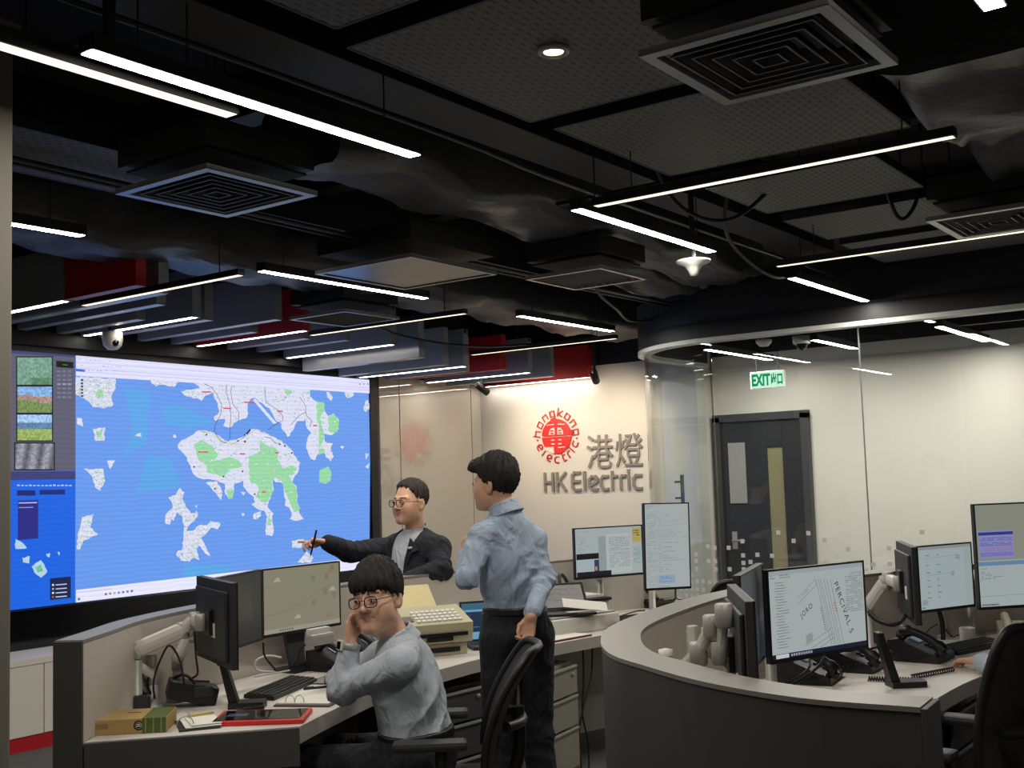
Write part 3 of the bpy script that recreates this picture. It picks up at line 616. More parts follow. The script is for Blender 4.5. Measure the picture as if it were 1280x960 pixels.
pic.flat([(22, 628), (45, 627.5), (45, 629), (22, 629.5)], (170, 180, 230)); pic.flat([(22, 634), (40, 633.5), (40, 634.8), (22, 635.2)], (130, 140, 210))
for P in ([(38, 708), (50, 700), (58, 714), (50, 722), (44, 718)], [(26, 697), (36, 695), (35, 704), (27, 703)], [(56, 692), (61, 691), (60, 697)], [(70, 690), (73, 690), (72, 695)], [(18, 674), (26, 678), (32, 685), (18, 686)]): pic.poly(jag(P), (176, 208, 226))
pic.poly(jag([(42, 710), (50, 705), (52, 714), (46, 716)]), (110, 190, 150))
pic.poly([(61, 723), (87, 720.5), (87, 747), (61, 750)], (20, 34, 74)); pic.layer()
for k, c in enumerate(((210, 220, 240), (150, 160, 200), (200, 230, 220), (220, 60, 60))): pic.flat([(63.5, 730+k*5), (66, 729.8+k*5), (66, 732.2+k*5), (63.5, 732.4+k*5)], c); pic.flat([(68, 730.5+k*5), (82, 729.3+k*5), (82, 730.6+k*5), (68, 731.8+k*5)], (190, 196, 220))
disp = pic.mb.build('display', screen_mat('video_wall_picture', 0.76, wave=0.05), scr, colors=True)
a, b = at_y(xl, 600, YS), at_y(463.7, 600, YS)
XL, XR = a.x-SX, at_y(462.6, 592, YS).x-SX
mb = MB(); mb.box(((XL+XR)/2, -0.02, 1.15), (XR-XL+0.1, 0.05, 1.86), bev=0.003); mb.build('cabinet_back', M_PLASTIC, scr)
mb = MB(); mb.box((XR+0.055, -0.035, 1.06), (0.10, 0.06, 2.06), bev=0.004); mb.build('side_frame', M_PLASTIC, scr)
mb = MB(); mb.box(((XL+XR)/2, -0.035, 0.135), (XR-XL, 0.06, 0.27), bev=0.004); mb.build('lower_skirt', M_GLOSSB, scr)

# ------------------------------------------------------------ low cabinet under the screen
cab = thing('low_cabinet', 'long low white cabinet with red plinth below the video wall', 'cabinet', (5.2, 7.165, 0))
mb = MB(); mb.box((0, 0.01, 0.315), (5.4, 0.43, 0.45)); mb.build('carcass', M_WHITE, cab)
mb = MB(); mb.box((0, 0, 0.56), (5.44, 0.46, 0.045), bev=0.004); mb.build('worktop', M_WHITE, cab)
mb = MB(); mb.box((0, -0.015, 0.045), (5.36, 0.40, 0.09)); mb.build('plinth', M_RED, cab)
for k in range(9):
    mb = MB(); mb.box((-2.4+k*0.6, -0.215, 0.315), (0.592, 0.02, 0.44), bev=0.002); mb.build('door', M_WHITE, cab)

# ------------------------------------------------------------ emblem and lettering on the white wall
M_LOGO = mat('brushed_grey_letter', (146, 139, 131), 0.45, metal=0.15, var=0.04, scale=30)
M_LRED = mat('emblem_red', (226, 40, 36), 0.45, var=0.03, scale=20)
M_LREDT = mat('emblem_dark_red', (196, 44, 42), 0.5, var=0.03, scale=20)
sign = thing('wall_sign', 'red round emblem with grey raised lettering on the white wall', 'sign', (XW, 6.43, 2.045))
W2 = Matrix(((0, 0, -1, 0), (-1, 0, 0, 0), (0, 1, 0, 0), (0, 0, 0, 1)))   # local picture plane: x to the right, y up, z out of the wall
def wallpos(x, y, z): return W2 @ Vector((x, y, z))
def plate(mb, poly, z0, z1):
    n = len(poly); a = sum(poly[i][0]*poly[(i+1) % n][1]-poly[(i+1) % n][0]*poly[i][1] for i in range(n))
    if a < 0: poly = poly[::-1]
    from mathutils.geometry import tessellate_polygon
    top = [wallpos(p[0], p[1], z1) for p in poly]; bot = [wallpos(p[0], p[1], z0) for p in poly]
    for t in tessellate_polygon([[Vector((p[0], p[1], 0)) for p in poly]]):
        mb.add([top[i] for i in t], [(0, 1, 2)])
    mb.add(bot+top, [(i, (i+1) % n, n+(i+1) % n, n+i) for i in range(n)])
R = 0.175
for name, h0, h1 in (('emblem_upper', 0.008, R), ('emblem_lower', -R, -0.004)):
    mb = MB(); pts = []
    a0 = math.asin(h0/R) if name == 'emblem_upper' else math.asin(h1/R)
    if name == 'emblem_upper': pts = [(R*math.cos(a0+(PI-2*a0)*k/30), R*math.sin(a0+(PI-2*a0)*k/30)) for k in range(31)]
    else: pts = [(R*math.cos(PI-a0+(PI+2*a0)*k/30), R*math.sin(PI-a0+(PI+2*a0)*k/30)) for k in range(31)]
    plate(mb, pts, 0.0, 0.016); mb.build(name, M_LRED, sign)
white_cuts = [[(-0.088, 0.018), (-0.080, 0.056), (-0.058, 0.084), (-0.018, 0.088), (-0.018, 0.018)], [(0.088, 0.018), (0.080, 0.056), (0.058, 0.084), (0.018, 0.088), (0.018, 0.018)],
    [(-0.112, 0.112), (-0.022, 0.118), (-0.022, 0.126), (-0.104, 0.121)], [(0.112, 0.112), (0.022, 0.118), (0.022, 0.126), (0.104, 0.121)],
    [(-0.062, -0.030), (-0.022, -0.030), (-0.022, -0.042), (-0.062, -0.042)], [(0.062, -0.030), (0.022, -0.030), (0.022, -0.042), (0.062, -0.042)],
    [(-0.062, -0.070), (-0.022, -0.070), (-0.022, -0.082), (-0.062, -0.082)], [(0.062, -0.070), (0.022, -0.070), (0.022, -0.082), (0.062, -0.082)],
    [(-0.150, -0.104), (-0.034, -0.104), (-0.030, -0.172), (-0.075, -0.160), (-0.120, -0.130)], [(0.014, -0.108), (0.100, -0.106), (0.100, -0.114), (0.014, -0.118)]]
for S in white_cuts:
    mb = MB(); plate(mb, S, 0.0155, 0.0185); mb.build('emblem_cut', M_WHITE, sign)
for sx in (-1, 1):
    for y0 in (0.024, 0.050):
        mb = MB(); plate(mb, [(sx*0.030, y0), (sx*0.068, y0), (sx*0.066, y0+0.014), (sx*0.030, y0+0.014)], 0.018, 0.0205); mb.build('emblem_bar', M_LRED, sign)
# squared stroke lettering
GLYPH = {'H': [[(0, 0), (0, 1)], [(1, 0), (1, 1)], [(0, .5), (1, .5)]], 'K': [[(0, 0), (0, 1)], [(1, 1), (.14, .47)], [(.3, .56), (1, 0)]], 'E': [[(1, 1), (.28, 1), (0, .84), (0, .16), (.28, 0), (1, 0)], [(0, .5), (.92, .5)]], 'l': [[(0, 0), (0, 1)]],
         'e': [[(.95, 0), (.3, 0), (0, .24), (0, .76), (.3, 1), (.75, 1), (1, .8), (1, .62), (.16, .30)]], 'c': [[(1, 1), (.3, 1), (0, .76), (0, .24), (.3, 0), (1, 0)]], 't': [[(.15, 1.32), (.15, 0)], [(.15, 1), (1, 1)]], 'r': [[(0, 0), (0, .78), (.3, 1), (1, 1)]], 'i': [[(0, 0), (0, 1)], [(0, 1.26), (0, 1.40)]],
         'h': [[(0, 0), (0, 1.4)], [(0, 1), (1, 1), (1, 0)]], 'o': [[(0, 0), (1, 0), (1, 1), (0, 1), (0, 0)]], 'n': [[(0, 0), (0, 1), (1, 1), (1, 0)]], 'g': [[(1, 0), (0, 0), (0, 1), (1, 1), (1, -.36), (0, -.36)]], 'k': [[(0, 0), (0, 1.4)], [(1, 1), (.1, .45), (1, 0)]], 'T': [[(.2, 1.35), (.2, 0), (1, 0)], [(.2, 1), (1, 1)]]}
def stroke_letter(ch, fn, w, h, hw, z1, m, name='letter', label=None):
    mb = MB(); k = 0
    for line in GLYPH[ch]:
        for (a, b) in zip(line[:-1], line[1:]):
            k += 1
            ax, ay, bx, by = a[0]*w, a[1]*h, b[0]*w, b[1]*h; L = math.hypot(bx-ax, by-ay) or 1; ux, uy = (bx-ax)/L*hw, (by-ay)/L*hw
            plate(mb, [fn(ax-ux*0.9-uy, ay-uy*0.9+ux), fn(ax-ux*0.9+uy, ay-uy*0.9-ux), fn(bx+ux*0.9+uy, by+uy*0.9-ux), fn(bx+ux*0.9-uy, by+uy*0.9+ux)], 0.0, z1+0.0005*k)
    o = mb.build(name, m, sign)
    if label: o['label'] = label
def ring(ch, ang, rad, w, h, up):
    ca, sa = math.cos(ang), math.sin(ang)
    def fn(x, y):
        x -= w/2; r = rad+y if up else rad-y; tx = x if up else -x
        return (r*ca+tx*sa, r*sa-tx*ca)
    stroke_letter(ch, fn, w, h, 0.0052, 0.010, M_LREDT, label='dark red ring letter %s' % ch.lower())
for i, ch in enumerate('hongkong'): ring(ch, math.radians(172-i*164/7), 0.203, 0.052, 0.056, True)
for i, (ch, w) in enumerate(zip('electric', (0.05, 0.008, 0.05, 0.046, 0.036, 0.036, 0.008, 0.046))): ring('T' if ch == 't' else ch, math.radians((206, 225.5, 245, 268, 290, 309, 322, 338)[i]), 0.262, w, 0.058, False)
for a in (187, -7):
    mb = MB(); c = (0.238*math.cos(math.radians(a)), 0.238*math.sin(math.radians(a))); plate(mb, [(c[0]+0.009*math.cos(k*PI/5), c[1]+0.009*math.sin(k*PI/5)) for k in range(10)], 0, 0.01); mb.build('ring_dot', M_LREDT, sign)
def word(s, x0, x1, y0, y1, name, bold):
    me = text_mesh(s, 0.3, 0.010, bold=bold)
    fit_text(me, W2 @ Matrix.Translation((0, 0, 0.011)), x0, x1, y0, y1); me.materials.append(M_LOGO)
    return obj(name, me, sign)
word('港', 0.355, 0.655, -0.335, -0.010, 'grey_character', 0.0)['label'] = 'grey raised character on the left'
word('燈', 0.685, 0.985, -0.335, -0.010, 'grey_character', 0.0)['label'] = 'grey raised character on the right'
for ch, x0, x1 in (('H', -0.155, -0.055), ('K', 0.0, 0.105), ('E', 0.195, 0.285), ('l', 0.345, 0.355), ('e', 0.405, 0.50), ('c', 0.548, 0.625), ('t', 0.672, 0.735), ('r', 0.782, 0.832), ('i', 0.875, 0.885), ('c', 0.935, 1.02)):
    h = 0.17 if ch in 'HKEl' else 0.125; x0, x1 = [-0.155+(q+0.155)*0.945 for q in (x0, x1)]
    stroke_letter(ch, lambda x, y, x0=x0: (x0+x, -0.540+y), x1-x0, h, 0.0125, 0.022, M_LOGO, label='grey raised letter %s' % ch)

# ------------------------------------------------------------ curved glass partition
GX, GC, GR = 7.78, Vector((8.75, 3.80, 0)), 0.97
arc = [GC+Vector((-GR*math.cos(t), GR*math.sin(t), 0)) for t in [k*PI/2/20 for k in range(21)]]
gp = thing('glass_partition', 'curved full-height glass partition under a grey rail', 'glass partition', (GX, 2.0, 0))
G0 = Vector((GX, 2.0, 0))
M_GLASS = glass_mat('clear_glass', (0.95, 0.97, 0.97), 1.0)
def strip(path, th, z0, z1, name, m, parent, org):
    a = [p-org for p in offset_path(path, th/2)]; b = [p-org for p in offset_path(path, -th/2)]
    poly = [(p.x, p.y) for p in a]+[(p.x, p.y) for p in b[::-1]]; n = len(poly); k = len(a); mb = MB()
    for zz, fl in ((z0, True), (z1, False)):
        vs = [(p[0], p[1], zz) for p in poly]; fs = [(i, i+1, n-2-i, n-1-i) for i in range(k-1)]
        mb.add(vs, [f if fl else f[::-1] for f in fs])
    mb.add([(p[0], p[1], z0) for p in poly]+[(p[0], p[1], z1) for p in poly], [(i, n+i, n+(i+1) % n, (i+1) % n) for i in range(n)], smooth=False)
    return mb.build(name, m, parent)
def lerp_path(a, b, n=2): return [Vector(a).lerp(Vector(b), k/n) for k in range(n+1)]
panes = [lerp_path((GX, -3.55, 0), (GX, -1.2, 0)), lerp_path((GX, -1.195, 0), (GX, 0.74, 0)), lerp_path((GX, 0.745, 0), (GX, 2.68, 0)), lerp_path((GX, 2.685, 0), (GX, 3.80, 0)), arc[:-1]+[arc[-1]], lerp_path((8.76, 4.77, 0), (9.58, 4.77, 0))]
for i, p in enumerate(panes): strip(p, 0.012, 0.06, 2.6, 'glass_pane' if i < 5 else 'glass_door', M_GLASS, gp, G0)
whole = lerp_path((GX, -3.55, 0), (GX, 3.79, 0))+arc+lerp_path((8.77, 4.77, 0), (9.58, 4.77, 0))
M_RAIL = mat('rail_grey', (196, 194, 190), 0.4, var=0.02)
strip(whole, 0.11, 2.6, 2.632, 'head_rail', M_RAIL, gp, G0)
strip(whole, 0.10, 2.634, 3.0, 'bulkhead', M_BLACK, gp, G0)
strip(whole, 0.05, 0.0, 0.06, 'floor_channel', M_SILVER, gp, G0)
for y in (-1.197, 0.742, 2.682):
    mb = MB(); mb.box((GX-G0.x, y-G0.y, 1.33), (0.013, 0.006, 2.54)); mb.build('pane_joint', mat('clear_seal', (120, 122, 120), 0.4), gp)
mb = MB(); mb.tube([(8.94, 4.70, 1.36), (8.94, 4.70, 1.62)], 0.016, 10); mb.tube([(8.94, 4.70, 1.42), (8.94, 4.77, 1.42)], 0.009, 8); mb.tube([(8.94, 4.70, 1.56), (8.94, 4.77, 1.56)], 0.009, 8)
mb.v = [(v[0]-G0.x, v[1]-G0.y, v[2]) for v in mb.v]; mb.build('pull_handle', M_PLASTIC2, gp)
# frosted squares scattered on the lower glass
mb = MB(); path = lerp_path((GX, 2.3, 0), (GX, 3.79, 0), 24)+arc
rnd = random.Random(3)
cum = 0.0; pos = []
for a, b in zip(path[:-1], path[1:]):
    L = (b-a).length; cum += L; pos.append((cum, a, b))
s = 0.03
while s < cum-0.05:
    k = next(q for q in pos if q[0] >= s); L = (k[2]-k[1]).length; c = k[1].lerp(k[2], 1-(k[0]-s)/L); t = (k[2]-k[1]).normalized(); nrm = Vector((-t.y, t.x, 0))
    for j in range(18):
        z = 0.3+j*0.052
        if rnd.random() < max(0.0, (1.28-z)*(0.75 if c.y < 3.8 else 1.5)):
            w = 0.015; q = c+nrm*0.0085-G0+Vector((0, 0, z+rnd.uniform(-0.008, 0.008)))
            mb.add([q-t*w-Vector((0, 0, w)), q+t*w-Vector((0, 0, w)), q+t*w+Vector((0, 0, w)), q-t*w+Vector((0, 0, w)),
                    q-t*w-Vector((0, 0, w))-nrm*0.0015, q+t*w-Vector((0, 0, w))-nrm*0.0015, q+t*w+Vector((0, 0, w))-nrm*0.0015, q-t*w+Vector((0, 0, w))-nrm*0.0015], [(0, 1, 2, 3), (7, 6, 5, 4)])
    s += 0.056
o = mb.build('frosted_squares', mat('frosted_film', (216, 214, 206), 0.7), gp); o['kind'] = 'stuff'

# ------------------------------------------------------------ door and exit sign in the corridor
M_DOOR = mat('dark_grey_door', (66, 66, 68), 0.45, var=0.04, scale=8)
dr = bpy.data.objects.new('door_1', None); COL.objects.link(dr); dr.location = (XC, 4.36, 0); struct(dr)
mb = MB(); mb.box((-0.03, 0.43, 1.07), (0.08, 0.07, 2.14)); mb.box((-0.03, -0.43, 1.07), (0.08, 0.07, 2.14)); mb.box((-0.03, 0, 2.13), (0.08, 0.93, 0.07)); mb.build('door_frame', M_DOOR, dr)
mb = MB(); mb.box((-0.02, 0.17, 1.045), (0.045, 0.45, 2.08), bev=0.003); mb.box((-0.02, -0.30, 1.045), (0.045, 0.19, 2.08), bev=0.003); mb.box((-0.02, -0.13, 0.35), (0.045, 0.15, 0.7)); mb.box((-0.02, -0.13, 1.97), (0.045, 0.15, 0.24)); mb.build('door_leaf', mat('door_leaf_grey', (52, 52, 54), 0.35, var=0.04, scale=8), dr)
mb = MB(); mb.box((-0.02, -0.13, 1.275), (0.012, 0.15, 1.15)); mb.build('vision_pane', mat('vision_glass_beige_light', (150, 142, 112), 0.2, var=0.03), dr)  # beige light beyond the pane is put into its base colour
mb = MB(); mb.tube([(-0.04, 0.30, 1.0), (-0.1, 0.30, 1.0), (-0.1, 0.18, 1.0)], 0.011, 8); mb.box((-0.045, 0.30, 1.0), (0.01, 0.05, 0.16)); mb.build('door_lever', M_SILVER, dr)
mb = MB(); mb.box((-0.05, 0.24, 1.62), (0.012, 0.17, 0.56), bev=0.003); mb.build('notice_frame', M_SILVER, dr)
ex = thing('exit_sign', 'green lit exit sign hanging in the corridor before the door', 'exit sign', (9.12, 3.94, 2.40), 0)
Mx = Matrix(((0, 0, -1, 0), (-1, 0, 0, 0), (0, 1, 0, 0), (0, 0, 0, 1)))
mb = MB(); mb.box((0, 0, 0), (0.03, 0.31, 0.145), bev=0.004); mb.build('casing', M_WPLAST, ex)
mb = MB(); mb.quad((-0.0165, 0.147, -0.066), (-0.0165, -0.147, -0.066), (-0.0165, -0.147, 0.066), (-0.0165, 0.147, 0.066)); mb.build('light_panel', emitter('exit_panel', (206, 255, 226), 0.8), ex)
for sx, x0, x1 in (('EXIT', -0.138, 0.03), ('出口', 0.036, 0.138)):
    me = text_mesh(sx, 0.1, 0.001, bold=0.004); fit_text(me, Mx @ Matrix.Translation((0, 0, 0.0185)), x0, x1, -0.05, 0.052); me.materials.append(emitter('exit_green', (16, 150, 92), 0.72)); obj('lettering', me, ex)
mb = MB(); mb.tube([(0, 0.1, 0.07), (0, 0.1, 1.1)], 0.003, 6); mb.tube([(0, -0.1, 0.07), (0, -0.1, 1.1)], 0.003, 6); mb.build('hanger', M_BLACK, ex)

# ------------------------------------------------------------ curved workstations
def plan(pts, n=6): return smooth_path([Vector((p[0], p[1], 0)) for p in pts], n)
P1 = plan([(2.396, 3.796), (2.609, 3.935), (2.936, 4.147), (3.458, 4.33), (4.2, 4.43), (5.0, 4.42), (5.6, 4.35), (6.2, 4.22), (6.7, 4.06), (7.05, 3.86)])
P2 = plan([(2.57, 0.797), (2.558, 1.066), (2.649, 1.356), (2.819, 1.638), (2.936, 1.799), (3.134, 1.958), (3.44, 2.12), (3.843, 2.224), (4.384, 2.301), (4.848, 2.299), (5.4, 2.20), (5.835, 2.05), (6.2, 1.90), (6.6, 1.66), (6.95, 1.33)])
D1 = plan([(3.016, 3.206), (3.289, 3.314), (3.736, 3.47), (4.167, 3.54), (4.609, 3.57), (5.057, 3.53), (5.689, 3.43), (6.3, 3.27), (6.8, 3.05)])
D2 = plan([(2.90, 0.86), (3.15, 1.02), (3.5, 1.14), (3.9, 1.24), (4.3, 1.325), (4.6, 1.342), (5.05, 1.32), (5.6, 1.2), (6.2, 0.92)])
ZD, ZP = 0.74, 1.10
def partition(path, label, th):
    t = thing('desk_partition', label, 'partition', (path[0].x, path[0].y, 0), 0, 'curved desk partitions'); O = t.location.copy()
    out = offset_path(path, -0.001-th*0.2); inn = offset_path(path, -th*0.7)
    strip(out, th*0.4, 0, ZP-0.014, 'outer_panel', M_DARKLAM, t, O); strip(inn, th*0.6, 0, ZP-0.014, 'inner_panel', M_PARTIN, t, O)
    strip(offset_path(path, -th/2), th+0.004, ZP-0.012, ZP, 'top_cap', M_CAP, t, O)
    for q in (0, -1):
        k = (path[1]-path[0]).normalized() if q == 0 else (path[-1]-path[-2]).normalized(); c = offset_path(path, -th/2)[q]+k*(-0.008 if q == 0 else 0.008)-O
        mb = MB(); mb.box((c.x, c.y, ZP/2-0.001), (0.014, th+0.006, ZP-0.004), rz=math.atan2(k.y, k.x), bev=0.002); mb.build('end_panel', M_DARKLAM, t)
    return t
partition(P1, 'curved grey desk partition below the video wall, behind the seated man', 0.10)
partition(P2, 'curved dark desk partition in the right foreground', 0.125)
def worktop(outer, inner, label):
    t = thing('curved_worktop', label, 'worktop', (inner[0].x, inner[0].y, 0), 0, 'curved worktops'); O = t.location
    n, m = len(outer), len(inner); poly = [(p.x-O.x, p.y-O.y) for p in outer]+[(p.x-O.x, p.y-O.y) for p in inner[::-1]]
    from mathutils.geometry import tessellate_polygon
    mb = MB(); tri = tessellate_polygon([[Vector((p[0], p[1], 0)) for p in poly]])
    def up(tr):
        a, b, c = [Vector((poly[i][0], poly[i][1], 0)) for i in tr]; return tuple(tr) if (b-a).cross(c-a).z > 0 else tuple(tr[::-1])
    mb.add([(p[0], p[1], ZD) for p in poly], [up(x) for x in tri]); mb.build('surface', M_TOP, t)
    mb = MB(); k = len(poly); mb.add([(p[0], p[1], ZD-0.062) for p in poly]+[(p[0], p[1], ZD-0.0005) for p in poly], [(i, k+i, k+(i+1) % k, (i+1) % k) for i in range(k)])
    mb.add([(p[0], p[1], ZD-0.062) for p in poly], [up(x)[::-1] for x in tri]); mb.build('edge_band', M_EDGE, t)
    return t
w1 = worktop(offset_path(P1, -0.104), D1, 'long curved pale worktop where the seated man leans')
w2 = worktop(offset_path(P2, -0.13), D2, 'curved pale worktop behind the right foreground partition')
# end gable of the left desk, legs of the right ones
a, b = offset_path(P1, -0.104)[0], D1[0]
k = (b-a).normalized(); c = (a+b)/2
t = thing('desk_gable', 'dark grey gable panel under the near end of the left worktop', 'desk panel', (c.x+0.0, c.y, 0), math.atan2(k.y, k.x))
mb = MB(); mb.box((0, 0.02, 0.3), ((b-a).length-0.01, 0.03, 0.60), bev=0.002); mb.build('lower_panel', M_DARKLAM, t)
mb = MB(); mb.box((0, -0.009, 0.669), ((b-a).length-0.004, 0.014, 0.138), bev=0.002); mb.build('upper_rail', M_DARKLAM, t)
def pedestal(loc, rz, label, m, w=0.40, d=0.5, h=0.62, nd=3):
    t = thing('drawer_pedestal', label, 'drawer unit', loc, rz, 'drawer pedestals')
    mb = MB(); mb.box((0, 0.012, 0.04+(h-0.04)/2), (w, d-0.024, h-0.04), bev=0.003); mb.build('carcass', m, t)
    hs = [0.16, 0.17, h-0.04-0.33-0.03] if nd == 3 else [0.25, h-0.32]
    z = h-0.01
    for hh in hs:
        mb = MB(); mb.box((0, -d/2-0.008, z-hh/2), (w-0.01, 0.018, hh-0.012), bev=0.003); dr = mb.build('drawer', m, t)
        mb = MB(); mb.box((0, -d/2-0.019, z-0.012), (w-0.02, 0.012, 0.012), bev=0.002); mb.build('pull_lip', M_SILVER, dr); z -= hh
    mb = MB(); mb.lathe([(0.012, 0), (0.012, 0.006), (0.004, 0.008)], 12, c=(w*0.34, -d/2-0.018, h-0.06), M=Matrix.Rotation(PI/2, 3, 'X')); mb.build('lock', M_SILVER, t)
    for sx in (-1, 1):
        for sy in (-1, 1):
            mb = MB(); mb.lathe([(0.02, 0), (0.022, 0.02), (0.02, 0.04)], 12, c=(sx*(w/2-0.05), sy*(d/2-0.06), 0)); mb.build('castor', M_PLASTIC, t)
    return t
pedestal((5.12, 3.75, 0), math.radians(8), 'pale grey drawer pedestal right of the standing man', mat('pale_grey_steel', (150, 146, 132), 0.5, var=0.04), w=0.42)
pedestal((4.45, 3.86, 0), math.radians(-4), 'dark grey drawer pedestal under the worktop behind the office chair', M_DARKLAM)
pedestal((5.10, 1.66, 0), math.radians(0), 'dark drawer pedestal under the right worktop', M_DARKLAM)

# ------------------------------------------------------------ displays
def text_lines(pc, x0, y0, x1, y1, n, rgb, fill=0.75, h=0.45, seed=0):
    r = random.Random(seed); pc.layer()
    for k in range(n):
        y = y1-(y1-y0)*(k+0.5)/n; x = x0
        while x < x1:
            w = r.uniform(0.01, 0.05)*1.0
            if r.random() < fill: pc.flat([(x, y-(y1-y0)/n*h/2), (min(x+w, x1), y-(y1-y0)/n*h/2), (min(x+w, x1), y+(y1-y0)/n*h/2), (x, y+(y1-y0)/n*h/2)], rgb)
            x += w+0.008
            if r.random() > fill+0.15: break
S_MON = screen_mat('monitor_picture', 0.52, gloss=0.1); S_MON2 = screen_mat('monitor_picture_dim', 0.28, gloss=0.12)
def monitor(loc, yaw, w, h, label, draw=None, smat=None, tilt=0.0, sticker=None, roll=0.0, group='computer monitors'):
    t = thing('computer_monitor', label, 'monitor', loc, yaw, group); t.rotation_euler = (tilt, roll, yaw)
    mb = MB(); mb.box((0, 0.012, 0), (w, 0.022, h), bev=0.003); mb.build('housing', M_PLASTIC2, t)
    mb = MB(); mb.box((0, 0.029, -h*0.02), (w*0.86, 0.016, h*0.82), bev=0.007); mb.build('rear_cover', M_PLASTIC2, t)
    mb = MB(); mb.box((0, 0.045, 0), (0.10, 0.018, 0.10), bev=0.003); mb.build('mount_plate', M_PLASTIC, t)
    e = 0.007; mb = MB()
    for cx, cz, dx, dz in ((0, h/2-e/2, w, e), (0, -h/2+e, w, 2*e), (-w/2+e/2, 0, e, h), (w/2-e/2, 0, e, h)): mb.box((cx, -0.001, cz), (dx, 0.006, dz))
    mb.build('bezel', M_PLASTIC, t)
    W, H = w-2*e, h-3*e
    pc = Pic(lambda u, v: ((u-0.5)*W, -0.0005, (v-0.5)*H+e*0.5), (0, -1, 0), 0.00012)
    pc.poly([(0, 0), (1, 0), (1, 1), (0, 1)], (14, 15, 18))
    if draw: draw(pc)
    pc.mb.build('display', smat or S_MON, t, colors=True)
    if sticker:
        mb = MB(); mb.box((sticker[0], 0.0378, sticker[1]), (0.05, 0.002, 0.055)); mb.build('sticker', M_PAPER, t)
    return t
def scale_in(p, k):
    """slide a fitted point along its view ray"""
    return Vector((p[0]*k, p[1]*k, EYE+(p[2]-EYE)*k))
def draw_chart(pc):
    pc.poly([(0, 0), (1, 0), (1, 1), (0, 1)], (150, 146, 124)); pc.layer()
    pts = [(0.02, 0.30+0.0), (0.15, 0.30), (0.3, 0.33), (0.5, 0.42), (0.7, 0.56), (0.9, 0.66), (0.99, 0.69)]; pc.line(pts, 0.006, (120, 116, 96))
    for x, y in ((0.17, 0.8), (0.43, 0.18), (0.9, 0.55)): pc.poly([(x-0.05, y), (x+0.05, y), (x+0.02, y+0.07), (x-0.01, y+0.06)], (184, 182, 172))
    for x, y in ((0.62, 0.74), (0.80, 0.74), (0.78, 0.5), (0.62, 0.34), (0.9, 0.42), (0.88, 0.88)): pc.poly([(x, y), (x+0.05, y), (x+0.05, y+0.1), (x, y+0.1)], (136, 130, 106))
    pc.layer()
    for x0, y0 in ((0.8, 0.13), (0.84, 0.84)):
        for k in range(9): pc.line([(x0+k*0.016, y0), (x0+k*0.016+0.008, y0+random.uniform(0.02, 0.09))], 0.006, (178, 104, 60))
    pc.poly([(0, 0), (1, 0), (1, 0.07), (0, 0.07)], (170, 166, 150)); pc.layer()
    for k in range(6): pc.flat([(0.2+k*0.03, 0.02), (0.215+k*0.03, 0.02), (0.215+k*0.03, 0.05), (0.2+k*0.03, 0.05)], (90, 92, 96))
def draw_street(pc):
    pc.poly([(0, 0), (1, 0), (1, 1), (0, 1)], (184, 194, 193)); pc.poly([(0, 0.95), (1, 0.95), (1, 1), (0, 1)], (168, 178, 182))
    text_lines(pc, 0.02, 0.905, 0.75, 0.985, 3, (120, 128, 134), 0.5, 0.35, 1)
    pc.layer()
    for k in range(24):
        y = 0.86-k*0.032; pc.flat([(0.06+0.015*(k % 3 == 1), y), (0.10+random.uniform(0.02, 0.1), y), (0.10+random.uniform(0.02, 0.1), y+0.006), (0.06+0.015*(k % 3 == 1), y+0.006)], (92, 104, 110))
    DK = (96, 108, 114)
    for off in (0.0, 0.03, 0.055, 0.09, 0.12, 0.16): pc.line([(0.48+off, 0.86-off*0.2), (0.62+off*0.8, 0.06)], 0.0035, DK)
    for q in ((0.28, 0.66, 0.48, 0.86), (0.29, 0.60, 0.50, 0.81), (0.33, 0.68, 0.40, 0.75)): pc.line([(q[0], q[1]), (q[2], q[3])], 0.0035, DK)
    for q in ((0.34, 0.1, 0.62, 0.26), (0.40, 0.06, 0.64, 0.2), (0.5, 0.06, 0.66, 0.16)): pc.line([(q[0], q[1]), (q[2], q[3])], 0.004, DK)
    for k in range(5): pc.line([(0.35, 0.13+k*0.02), (0.42, 0.165+k*0.02)], 0.006, (60, 70, 78))
    for k in range(10): pc.line([(0.52+k*0.004, 0.52-k*0.028), (0.528+k*0.004, 0.505-k*0.028)], 0.014, (120, 132, 138))
    for k in range(4): pc.line([(0.66+k*0.005, 0.55-k*0.03), (0.685+k*0.005, 0.55-k*0.03)], 0.014, (190, 120, 116))
    text_lines(pc, 0.80, 0.42, 0.985, 0.90, 22, (128, 138, 144), 0.85, 0.4, 2)
    pc.poly([(0, 0), (1, 0), (1, 0.055), (0, 0.055)], (24, 28, 48)); pc.poly([(0.04, 0.006), (0.17, 0.006), (0.17, 0.05), (0.04, 0.05)], (214, 222, 230)); pc.layer()
    for k in range(9): pc.flat([(0.19+k*0.025, 0.014), (0.207+k*0.025, 0.014), (0.207+k*0.025, 0.042), (0.19+k*0.025, 0.042)], (170, 176, 190))
